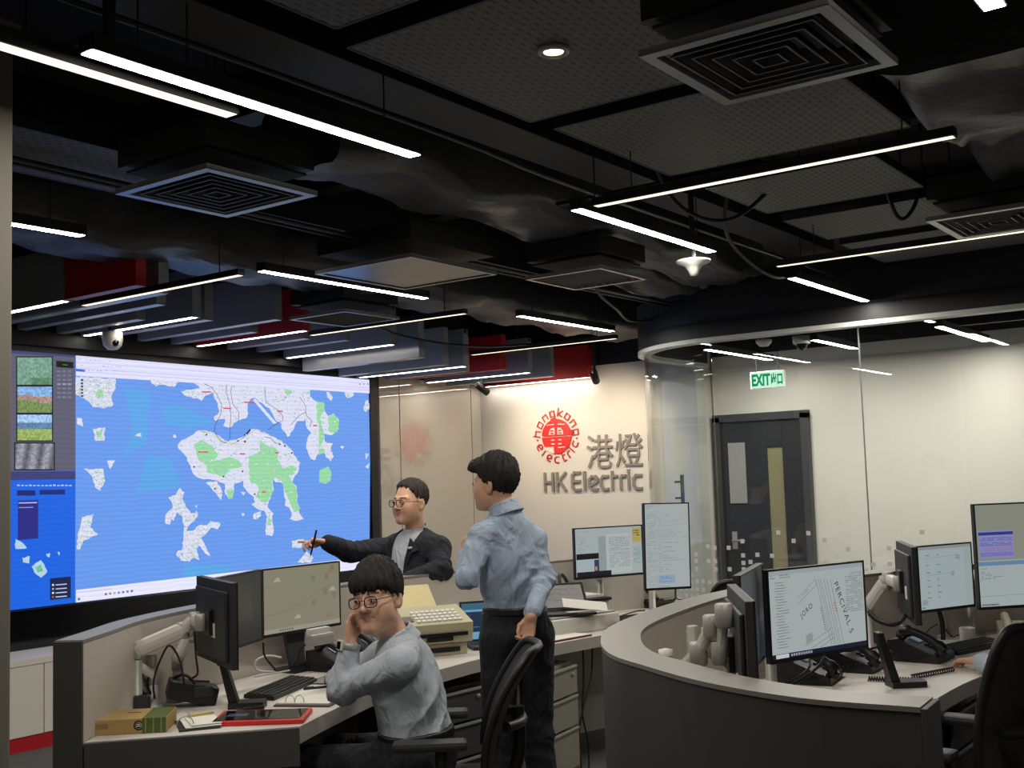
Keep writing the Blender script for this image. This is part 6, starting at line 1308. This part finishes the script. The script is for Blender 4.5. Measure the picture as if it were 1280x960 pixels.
    for s in (-1, 1):
        mb = MB(); mb.lathe([(0.0, -0.0055), (0.0085, -0.0045), (0.0125, 0.0), (0.0085, 0.0045), (0.0, 0.0055)], 14, c=hp(0.031*s, 0.0885, 0.002), M=Rm); e = mb.build('eye', M_EYEW, t)
        mb = MB(); mb.lathe([(0.0, -0.0055), (0.004, -0.004), (0.0056, 0.0), (0.004, 0.004), (0.0, 0.0055)], 12, c=hp(0.031*s-0.002, 0.097, 0.002), M=Rm); mb.build('iris', M_IRIS, e)
        mb = MB(); mb.tube([hp(0.018*s, 0.098, 0.003), hp(0.026*s, 0.1015, 0.0085), hp(0.036*s, 0.0985, 0.0085), hp(0.046*s, 0.088, 0.004)], 0.0016*hs, 6); mb.build('eyelid', M_HAIR, e)
    if S.get('glasses'):
        gm = mat('glasses_frame', (40, 34, 34), 0.3); g = None
        mb = MB()
        for s in (-1, 1):
            ring = [hp(0.033*s+0.0235*math.copysign(abs(math.cos(a))**0.7, math.cos(a)), 0.1135-0.006*abs(math.cos(a))*(1 if math.cos(a)*s > 0 else 0), -0.001+0.0185*math.copysign(abs(math.sin(a))**0.7, math.sin(a))) for a in [k*PI/12 for k in range(25)]]
            mb.tube(ring, 0.0021*hs, 6)
        mb.tube([hp(-0.0095, 0.114, 0.004), hp(0, 0.1175, 0.006), hp(0.0095, 0.114, 0.004)], 0.0015*hs, 6); g = mb.build('glasses', gm, t)
        for s in (-1, 1):
            mb = MB(); mb.tube([hp(0.056*s, 0.109, 0.006), hp(0.076*s, 0.07, 0.008), hp(0.084*s, 0.0, 0.010), hp(0.083*s, -0.02, 0.0)], 0.0016*hs, 6); mb.build('temple', gm, g)
            mb = MB(); mb.add([hp(0.033*s+0.022*math.cos(a), 0.1125, -0.001+0.017*math.sin(a)) for a in [k*PI/8 for k in range(16)]], [tuple(range(16))]); mb.build('lens', glass_mat('spectacle_lens', (0.96, 0.97, 0.98), 1.0), g)
    bz = V3(J['belt']); bu = Bf[2]
    rf = S.get('cres', 0.006)
    def fold_arm(P):
        w = np.zeros(len(P), F32)
        for k in 'lr': w += folds(P, 90, 0.008, J['elb_'+k], 0.105, 0.7, np.array(J['wrist_'+k])-np.array(J['sho_'+k]))
        return w
    def shirt(P):
        e = S.get('shirt_e', 0.010); d = smin(torso(P, e), arms(P, e, 0.90, 0.006), 0.025)
        d = d+folds(P, 30, 0.0045, ph=1.3, dirv=Bf[0]+Bf[2]*0.5+Bf[1]*0.3)+folds(P, 52, 0.011, wa+Bf[2]*0.0, 0.20, 2.0, Bf[0]+Bf[2]*0.35+Bf[1]*0.5)+fold_arm(P)+folds(P, 50, 0.005, J['sho_l'], 0.13, 0.2, Bf[0]-Bf[2]*0.6)+folds(P, 50, 0.005, J['sho_r'], 0.13, 0.9, Bf[0]+Bf[2]*0.6)
        d = smin(d, rcone(P, nk-Bf[2]*0.05, nk-Bf[2]*0.004, 0.072, 0.062), 0.03); q = local(P, ch, Bf)
        d = d+0.006*np.exp(-((q[:, 0]+0.012)/0.007)**2)*(q[:, 1] < 0)*np.clip((0.10-q[:, 2])*30, 0, 1)*np.clip((q[:, 2]+0.16)*8, 0, 1)
        return smax(d, -((P-bz) @ bu)-0.03, 0.012)
    def collar(P, r=S.get('collar_r', 0.066), h=0.036):
        q = P-nk; ax = unit((hc-Hf[1]*0.022-Hf[2]*0.05)-nk); z = q @ ax; rad = np.linalg.norm(q-z[:, None]*ax, axis=1); f = (q @ Bf[1])/np.maximum(rad, 1e-4)
        zz = z-0.010+0.020*np.clip(f, -0.2, 1); rr = r+np.interp(zz, [-0.03, 0.02, 0.04], [0.020, 0.002, 0.0]).astype(F32)
        d = np.maximum(np.abs(rad-rr)-0.0045, np.abs(zz-h*0.15)-h*0.85); return np.maximum(d, f-0.93)
    def trousers(P):
        d = smin(torso(P, 0.017), legs(P, 0.014, 0.022), 0.05)
        d = d+folds(P, 60, 0.005, J['knee_l'], 0.16, 0.3)+folds(P, 60, 0.005, J['knee_r'], 0.16, 1.1)+folds(P, 40, 0.0035, J['pelvis'], 0.25, 0.5)
        d = smax(d, (P-bz) @ bu, 0.008); return np.maximum(d, 0.035-P[:, 2])
    plo, phi = lo-0.02, hi+0.02
    if S.get('jacket'):
        jm = S['jacket']
        def jacket(P):
            e = 0.026; d = smin(torso(P, e), arms(P, 0.017, 0.93, 0.008), 0.03)+folds(P, 30, 0.004, ph=0.6, dirv=(0.5, 0.3, 0.4))+fold_arm(P)*1.2
            q = local(P, ch, Bf); wv = np.interp(q[:, 2], [-0.24, -0.12, 0.12, 0.2, 0.3], [0.012, 0.03, 0.09, 0.095, 0.08]).astype(F32)
            d = smax(d, -np.maximum(np.maximum(np.abs(q[:, 0])-wv, -q[:, 1]), q[:, 1]-0.22), 0.006); return np.maximum(d, (P-(nk+Bf[2]*0.025)) @ Bf[2]-0.012)
        o = sdf_obj('jacket', jacket, plo, phi, rf, jm, t, root)
        for s in (-1, 1):                                   # lapels
            mb = MB(); a = [ch+Bf[0]*x*s+Bf[1]*y+Bf[2]*z-root for x, y, z in ((0.088, 0.118, 0.17), (0.142, 0.105, 0.10), (0.112, 0.13, 0.085), (0.055, 0.15, -0.06), (0.034, 0.15, -0.12), (0.064, 0.142, 0.05))]
            mb.add(list(a)+[p-Bf[1]*0.01 for p in a], [(0, 1, 2, 5), (2, 3, 4, 5), (11, 8, 7, 6), (11, 10, 9, 8)]+[(i, 6+i, 6+(i+1) % 6, (i+1) % 6) for i in range(6)]); mb.build('lapel', jm, o)
        mb = MB(); pp = ch+Bf[0]*0.10+Bf[1]*0.128+Bf[2]*0.115-root; mb.box(pp, (0.022, 0.022, 0.012), bev=0.004); mb.build('pin_badge', M_WPLAST, o)
        S['shirt_e'] = 0.004
        sh = sdf_obj('shirt', lambda P: smax(smin(torso(P, 0.012), rcone(P, nk-Bf[2]*0.07, nk-Bf[2]*0.035, 0.068, 0.058), 0.03), -((P-bz) @ bu)-0.03, 0.01), plo, phi, rf, S['shirt'], t, root)
    else: sh = sdf_obj('shirt', shirt, plo, phi, rf, S['shirt'], t, root)
    sdf_obj('collar', lambda P: bounded(P, nk, 0.14, collar), nk-0.16, nk+0.16, 0.0045, S.get('collarmat', S['shirt']), sh, root)
    tr = sdf_obj('trousers', trousers, plo, phi, 0.009, S.get('trousers', M_NAVY), t, root)
    bw = 0.0
    def belt(P):
        d = torso(P, 0.019); return np.maximum(np.maximum(d, -(d+0.012)), np.abs((P-bz) @ bu+0.018)-0.017)
    sdf_obj('belt', belt, pv-0.25, pv+0.25, 0.006, M_PLASTIC, tr, root)
    for k in 'lr':
        a = V3(J['ank_'+k]); g = np.array([a[0], a[1], 0], F32); ff = J.get('foot_f', J['body_f']); fv = unit((ff[0], ff[1], 0)); o = np.array([0, 0, 1], F32)
        sdf_obj('shoe', lambda P: np.maximum(smin(rcone(P, g+o*0.05-fv*0.03, g+o*0.04+fv*0.17, 0.046, 0.038), rcone(P, g+o*0.05, g+o*0.11, 0.045, 0.042), 0.03), 0.0-P[:, 2]+0.004), g-0.3, g+0.3, 0.008, M_GLOSSB, t, root)
    return t, hp, Hf, Bf
def cdir(right, fwd, up=0.0):
    """direction given by how far right of the view, away from the eye and up"""
    r = np.array((math.sin(YAW), -math.cos(YAW), 0)); f = np.array((math.cos(YAW), math.sin(YAW), 0)); v = r*right+f*fwd+np.array((0, 0, up)); return v/np.linalg.norm(v)
def A(x, y, D): return np.array(at_d(x, y, D))
def ang(deg): return np.array((math.cos(YAW+math.radians(deg)), math.sin(YAW+math.radians(deg)), 0))
relaxed = {'curl': (0.45, 0.5, 0.55, 0.6), 'thumb': 0.5}

# --- the standing man, seen from behind
f1 = ang(28); l1 = np.cross((0, 0, 1), f1); up = np.array((0, 0, 1.0))
pv1 = A(646, 786, 5.30); nk1 = A(632, 641, 5.33); ch1 = pv1*0.36+nk1*0.64-up*0.03; wa1 = pv1*0.68+nk1*0.32
J1 = dict(root=(pv1[0], pv1[1], 0), head=A(619, 606, 5.36), head_f=ang(64)+up*0.02, body_f=f1, neck=nk1, chest=ch1, waist=wa1, pelvis=pv1, belt=A(642, 757, 5.30),
          sho_l=nk1-up*0.108+l1*0.128, sho_r=nk1-up*0.135-l1*0.142, elb_l=A(584, 722, 5.12), wrist_l=A(583, 693, 5.36), hand_l=(cdir(-0.05, 0.5, 0.8), cdir(0.7, 0.6, -0.2), 1, {'curl': (0.9, 0.95, 1.0, 1.0), 'thumb': 0.9}),
          elb_r=A(679, 722, 5.30), wrist_r=A(664, 771, 5.07), hand_r=(cdir(-0.28, -0.1, -1), cdir(-0.3, -0.9, 0.1), 1, {'curl': (0.75, 0.8, 0.85, 0.9), 'thumb': 0.7}),
          hip_l=pv1+l1*0.09-up*0.05, hip_r=pv1-l1*0.09-up*0.05, knee_l=pv1+l1*0.10-up*0.50+f1*0.02, knee_r=pv1-l1*0.10-up*0.50+f1*0.01, ank_l=np.array((*(pv1+l1*0.11)[:2], 0.09)), ank_r=np.array((*(pv1-l1*0.12)[:2], 0.09)))
S1 = dict(skin=(208, 160, 132), hs=1.03, sl=0.9, hand=0.9, shirt=M_SHIRT, hair=dict(line=[-0.072, -0.066, -0.03, 0.004, 0.022, 0.055, 0.075], vol=0.014, side=0.004, lumps=[((0.0, 0.085, 0.085), (0.055, 0.04, 0.032)), ((0.02, 0.10, 0.065), (0.03, 0.022, 0.026))]))
person('man standing with his back turned in a pale blue shirt, one hand at his hip', J1, S1)

# --- the man in the dark suit, pointing at the screen
f2 = ang(138); l2 = np.cross((0, 0, 1), f2); D2_ = 6.95
nk2 = A(520, 667, D2_); pv2 = nk2-up*0.52+np.array((0, 0, 0)); ch2 = nk2-up*0.19+f2*0.015; wa2 = nk2-up*0.36+f2*0.02
J2 = dict(root=(pv2[0], pv2[1], 0), head=A(513, 629, D2_-0.02), head_f=ang(138)+up*0.03, body_f=f2, neck=nk2, chest=ch2, waist=wa2, pelvis=pv2, belt=pv2+up*0.09,
          sho_l=nk2-up*0.09+l2*0.185, sho_r=nk2-up*0.085-l2*0.165, elb_r=A(437, 690, 6.78), wrist_r=A(408, 678, 6.58), hand_r=(cdir(-1, -0.25, 0.16), cdir(0.1, -0.3, -1), -1, {'curl': (0.04, 0.75, 0.95, 1.05), 'thumb': 0.8, 'spread': 0.03}),
          elb_l=A(552, 712, 6.68), wrist_l=A(508, 726, 6.55), hand_l=(cdir(-1, -0.1, -0.1), cdir(0.2, 1, -0.3), 1, relaxed),
          hip_l=pv2+l2*0.09-up*0.05, hip_r=pv2-l2*0.09-up*0.05, knee_l=pv2+l2*0.10-up*0.47, knee_r=pv2-l2*0.10-up*0.47, ank_l=np.array((*(pv2+l2*0.11)[:2], 0.09)), ank_r=np.array((*(pv2-l2*0.11)[:2], 0.09)))
S2 = dict(collar_r=0.072, skin=(222, 172, 142), hs=1.08, w=1.06, jaw=1.1, fat=0.03, jacket=M_SUIT, shirt=M_WSHIRT, trousers=M_SUIT, hairmat=M_HAIR2, glasses=True, res=0.0055, cres=0.008,
          hair=dict(line=[-0.06, -0.055, -0.02, 0.002, 0.045, 0.092, 0.112], vol=-0.002, side=-0.004))
t2_, hp2, _, _ = person('man in a dark suit and glasses pointing at the screen', J2, S2)
pw = np.array(J2['wrist_r'])+cdir(-1, -0.25, 0.16)*0.085
pe = thing('pen', 'dark pen held upright by the man in the suit', 'pen', tuple(pw))
a, b = A(395.5, 663, 6.45)-pw, A(387.5, 697, 6.5)-pw
mb = MB(); mb.tube([Vector(a), Vector(a*0.2+b*0.8)], 0.0055, 10); mb.tube([Vector(a*0.2+b*0.8), Vector(b)], [0.0055, 0.001], 10); mb.build('barrel', mat('dark_violet_pen', (44, 30, 54), 0.3), pe); mb = MB(); mb.box(Vector(a*0.8+b*0.2)+Vector((0.006, 0, 0)), (0.002, 0.004, 0.04)); mb.build('clip', M_SILVER, pe)

# --- the seated man with his cheek on his hand
f0 = ang(66); l0 = np.cross((0, 0, 1), f0); D0 = 4.5
nk0 = A(497, 803, D0); pv0 = A(524, 945, D0-0.06); ch0 = nk0*0.62+pv0*0.38+f0*0.0; wa0 = nk0*0.30+pv0*0.70-f0*0.02; bu0 = (nk0-pv0)/np.linalg.norm(nk0-pv0)
J0 = dict(root=(pv0[0], pv0[1], 0), head=A(472, 749, D0-0.03), head_f=ang(158)+up*0.0, head_up=cdir(-0.10, 0.0, 1), body_f=f0, body_up=bu0, neck=nk0, chest=ch0, waist=wa0, pelvis=pv0, belt=pv0+bu0*0.11,
          sho_l=A(502, 829, D0-0.20), sho_r=A(476, 822, D0+0.20), elb_l=A(427, 864, D0-0.10), wrist_l=A(437, 806, D0-0.08), hand_l=(cdir(0.10, 0.12, 1), cdir(0.9, -0.3, 0), 1, {'curl': (0.28, 0.32, 0.4, 0.5), 'thumb': 0.4}),
          elb_r=A(428, 852, D0+0.34), wrist_r=np.array(MOUSE)+np.array((-0.075, -0.085, 0.035)), hand_r=((0.66, 0.75, -0.02), (0, 0, -1), -1, {'curl': (0.35, 0.35, 0.4, 0.45), 'thumb': 0.3}),
          hip_l=pv0+l0*0.09-up*0.02, hip_r=pv0-l0*0.09-up*0.02, knee_l=pv0+l0*0.13+f0*0.42-up*0.03, knee_r=pv0-l0*0.10+f0*0.43-up*0.03, ank_l=np.array((*(pv0+l0*0.14+f0*0.36)[:2], 0.09)), ank_r=np.array((*(pv0-l0*0.10+f0*0.40)[:2], 0.09)))
S0 = dict(collar_r=0.075, skin=(222, 176, 150), hs=1.08, shirt=M_SHIRT2, glasses=True, res=0.005,
          hair=dict(line=[-0.075, -0.07, -0.025, 0.012, 0.022, 0.036, 0.034], vol=0.014, side=0.006, lumps=[((0.0, 0.066, 0.062), (0.066, 0.036, 0.045))]))
t0_, hp0, _, _ = person('seated man in glasses leaning his cheek on his hand', J0, S0)
# his wrist watch
wq = np.array(J0['wrist_l'])+cdir(0.05, 0, -1)*0.004; ax = unit(np.array(J0['wrist_l'])-np.array(J0['elb_l'])); Mw = Vector(ax).to_track_quat('Z', 'Y').to_matrix(); cq = Vector(wq-np.array(J0['root']))
wt = MB(); wt.lathe([(0.039, -0.011), (0.042, -0.008), (0.042, 0.008), (0.039, 0.011)], 24, c=cq, M=Mw, caps=False); wo = wt.build('wrist_watch', M_SILVER, t0_)
dv = Vector(cdir(-0.75, -0.6, 0.1)); dv = (dv-Vector(ax)*dv.dot(Vector(ax))).normalized(); Mf = dv.to_track_quat('Z', 'Y').to_matrix()
mb = MB(); mb.box(cq+dv*0.043, (0.036, 0.040, 0.010), M=Mf, bev=0.004); mb.build('watch_case', M_WARMGREY, wo); mb = MB(); mb.box(cq+dv*0.0485, (0.024, 0.028, 0.002), M=Mf); mb.build('watch_face', M_GLOSSB, wo)

# --- the person at the right edge: only a hand reaches into view
f3 = ang(48); l3 = np.cross((0, 0, 1), f3); pv3 = A(1392, 900, 4.5); pv3[2] = 0.57; nk3 = pv3+up*0.50+f3*0.05; ch3 = pv3*0.38+nk3*0.62; wa3 = pv3*0.7+nk3*0.3
w3 = np.array(at_z(1222, 826, 0.785))
J3 = dict(root=(pv3[0], pv3[1], 0), head=nk3+up*0.16+f3*0.04, head_f=f3, body_f=f3, neck=nk3, chest=ch3, waist=wa3, pelvis=pv3, belt=pv3+up*0.11, sho_l=nk3-up*0.08+l3*0.17, sho_r=nk3-up*0.08-l3*0.17,
          elb_l=np.array(at_z(1300, 850, 0.80)), wrist_l=w3, hand_l=(np.array(at_z(1190, 824, 0.77))-w3, (0, 0, -1), -1, {'curl': (0.3, 0.32, 0.36, 0.4), 'thumb': 0.3}),
          elb_r=nk3-up*0.34-l3*0.22+f3*0.08, wrist_r=pv3+up*0.2-l3*0.10+f3*0.34, hand_r=(f3-up*0.1, (0, 0, -1), 1, relaxed),
          hip_l=pv3+l3*0.09, hip_r=pv3-l3*0.09, knee_l=pv3+l3*0.10+f3*0.42-up*0.03, knee_r=pv3-l3*0.10+f3*0.42-up*0.03, ank_l=np.array((*(pv3+l3*0.11+f3*0.38)[:2], 0.09)), ank_r=np.array((*(pv3-l3*0.11+f3*0.38)[:2], 0.09)))
S3 = dict(skin=(222, 170, 142), shirt=M_SHIRT2, res=0.006, cres=0.009, hair=dict(line=[-0.075, -0.07, -0.025, 0.012, 0.022, 0.05, 0.06], vol=0.01))
person('seated person at the right edge whose hand rests by the keyboard', J3, S3)

# ------------------------------------------------------------ office chairs
M_MESH = mat('black_mesh_fabric', (46, 42, 39), 0.75, var=0.2, scale=200, bump=0.3, bscale=500)
def office_chair(loc, rz, label, back_tilt=0.2, seat=0.46, top=1.02, w=0.46):
    """local +Y is where the sitter looks"""
    t = thing('office_chair', label, 'chair', loc, rz, 'office chairs')
    for k in range(5):
        a = k*2*PI/5+0.3; mb = MB(); mb.tube([(0.03*math.cos(a), 0.03*math.sin(a), 0.10), (0.29*math.cos(a), 0.29*math.sin(a), 0.065)], [0.024, 0.016], 8); lg = mb.build('leg', M_PLASTIC, t)
        mb = MB(); mb.lathe([(0.012, -0.02), (0.026, -0.016), (0.026, 0.016), (0.012, 0.02)], 14, c=(0.29*math.cos(a), 0.29*math.sin(a), 0.028), M=Matrix.Rotation(a, 3, 'Z') @ Matrix.Rotation(PI/2, 3, 'X')); mb.build('castor', M_PLASTIC, lg)
    mb = MB(); mb.lathe([(0.035, 0.08), (0.035, 0.2), (0.022, 0.22), (0.022, seat-0.07), (0.06, seat-0.06)], 16); mb.build('column', M_PLASTIC2, t)
    mb = MB(); mb.box((0, 0.02, seat-0.01), (0.48, 0.47, 0.08), bev=0.035); mb.build('seat', M_MESH, t)
    n, m = 10, 8; vs = []
    def bp(u, v, off=0.0):                                        # back surface: u across -1..1, v up 0..1
        h = seat+0.10+v*(top-seat-0.10); y = -0.22-back_tilt*(v**1.2)*0.9-0.03*math.sin(v*PI)*-1+0.045*(u*u)-off
        ww = w/2*(1-0.12*v-0.28*max(0, v-0.85)/0.15*0.35); return Vector((u*ww, y, h))
    vs = [bp(-1+2*i/n, j/m) for j in range(m+1) for i in range(n+1)]+[bp(-1+2*i/n, j/m, 0.012) for j in range(m+1) for i in range(n+1)]; q = (n+1)*(m+1); fs = []
    for j in range(m):
        for i in range(n): a = j*(n+1)+i; fs += [(a, a+n+1, a+n+2, a+1), (q+a, q+a+1, q+a+n+2, q+a+n+1)]
    mb = MB(); mb.add(vs, fs, smooth=True); mb.build('mesh_back', M_MESH, t)
    rim = [bp(-1, j/m) for j in range(m)]+[bp(-0.96, 0.97)]+[bp(-1+2*i/n, 1.0) for i in range(1, n)]+[bp(0.96, 0.97)]+[bp(1, j/m) for j in range(m-1, -1, -1)]
    mb = MB(); mb.tube(smooth_path(rim, 3), 0.016, 8); mb.build('back_frame', M_PLASTIC, t)
    mb = MB(); mb.tube(smooth_path([(0, -0.05, seat-0.06), (0, -0.24, seat-0.03), (0, -0.29-back_tilt*0.1, seat+0.12), bp(0, 0.45, 0.05)], 5), 0.026, 10); mb.build('back_spine', M_PLASTIC, t)
    mb = MB(); mb.tube([bp(u, 0.34+0.02*u*u, 0.035+0.05*(1-u*u)) for u in [-0.85+1.7*k/10 for k in range(11)]], 0.02, 8); lum = mb.build('lumbar_band', M_PLASTIC, t)
    mb = MB(); c = bp(0.55, 0.36, 0.085); mb.box(c, (0.03, 0.003, 0.03)); mb.build('tag', M_WARMGREY, lum)
    for s in (-1, 1):
        mb = MB(); mb.tube(smooth_path([(s*0.15, 0.0, seat-0.05), (s*0.27, -0.02, seat-0.03), (s*0.285, -0.02, seat+0.08), (s*0.285, -0.02, seat+0.205)], 5), 0.022, 8); ar = mb.build('arm_post', M_PLASTIC, t)
        mb = MB(); mb.box((s*0.285, 0.02, seat+0.215), (0.085, 0.27, 0.035), bev=0.014); mb.build('arm_pad', M_PLASTIC2, ar)
    return t
c0 = at_d(548, 930, 4.42); fa = YAW+math.radians(92)
office_chair((c0.x, c0.y, 0), fa-PI/2, 'black mesh office chair behind the seated man', back_tilt=0.2, top=0.98)
c1 = at_d(1190, 940, 4.05); fa = YAW+math.radians(50)
office_chair((c1.x, c1.y, 0), fa-PI/2, 'black mesh office chair with its back to us at the right edge', back_tilt=0.1, top=1.08, w=0.48, seat=0.455)
fa = YAW+math.radians(48)
office_chair((pv3[0], pv3[1], 0), fa-PI/2, 'black mesh office chair under the person at the right edge', back_tilt=0.1, top=0.95)
k = at_d(906, 750, 6.2)
office_chair((k.x, k.y, 0), YAW+math.radians(20)-PI/2, 'black mesh office chair showing over the right foreground partition', back_tilt=0.08, top=1.06)
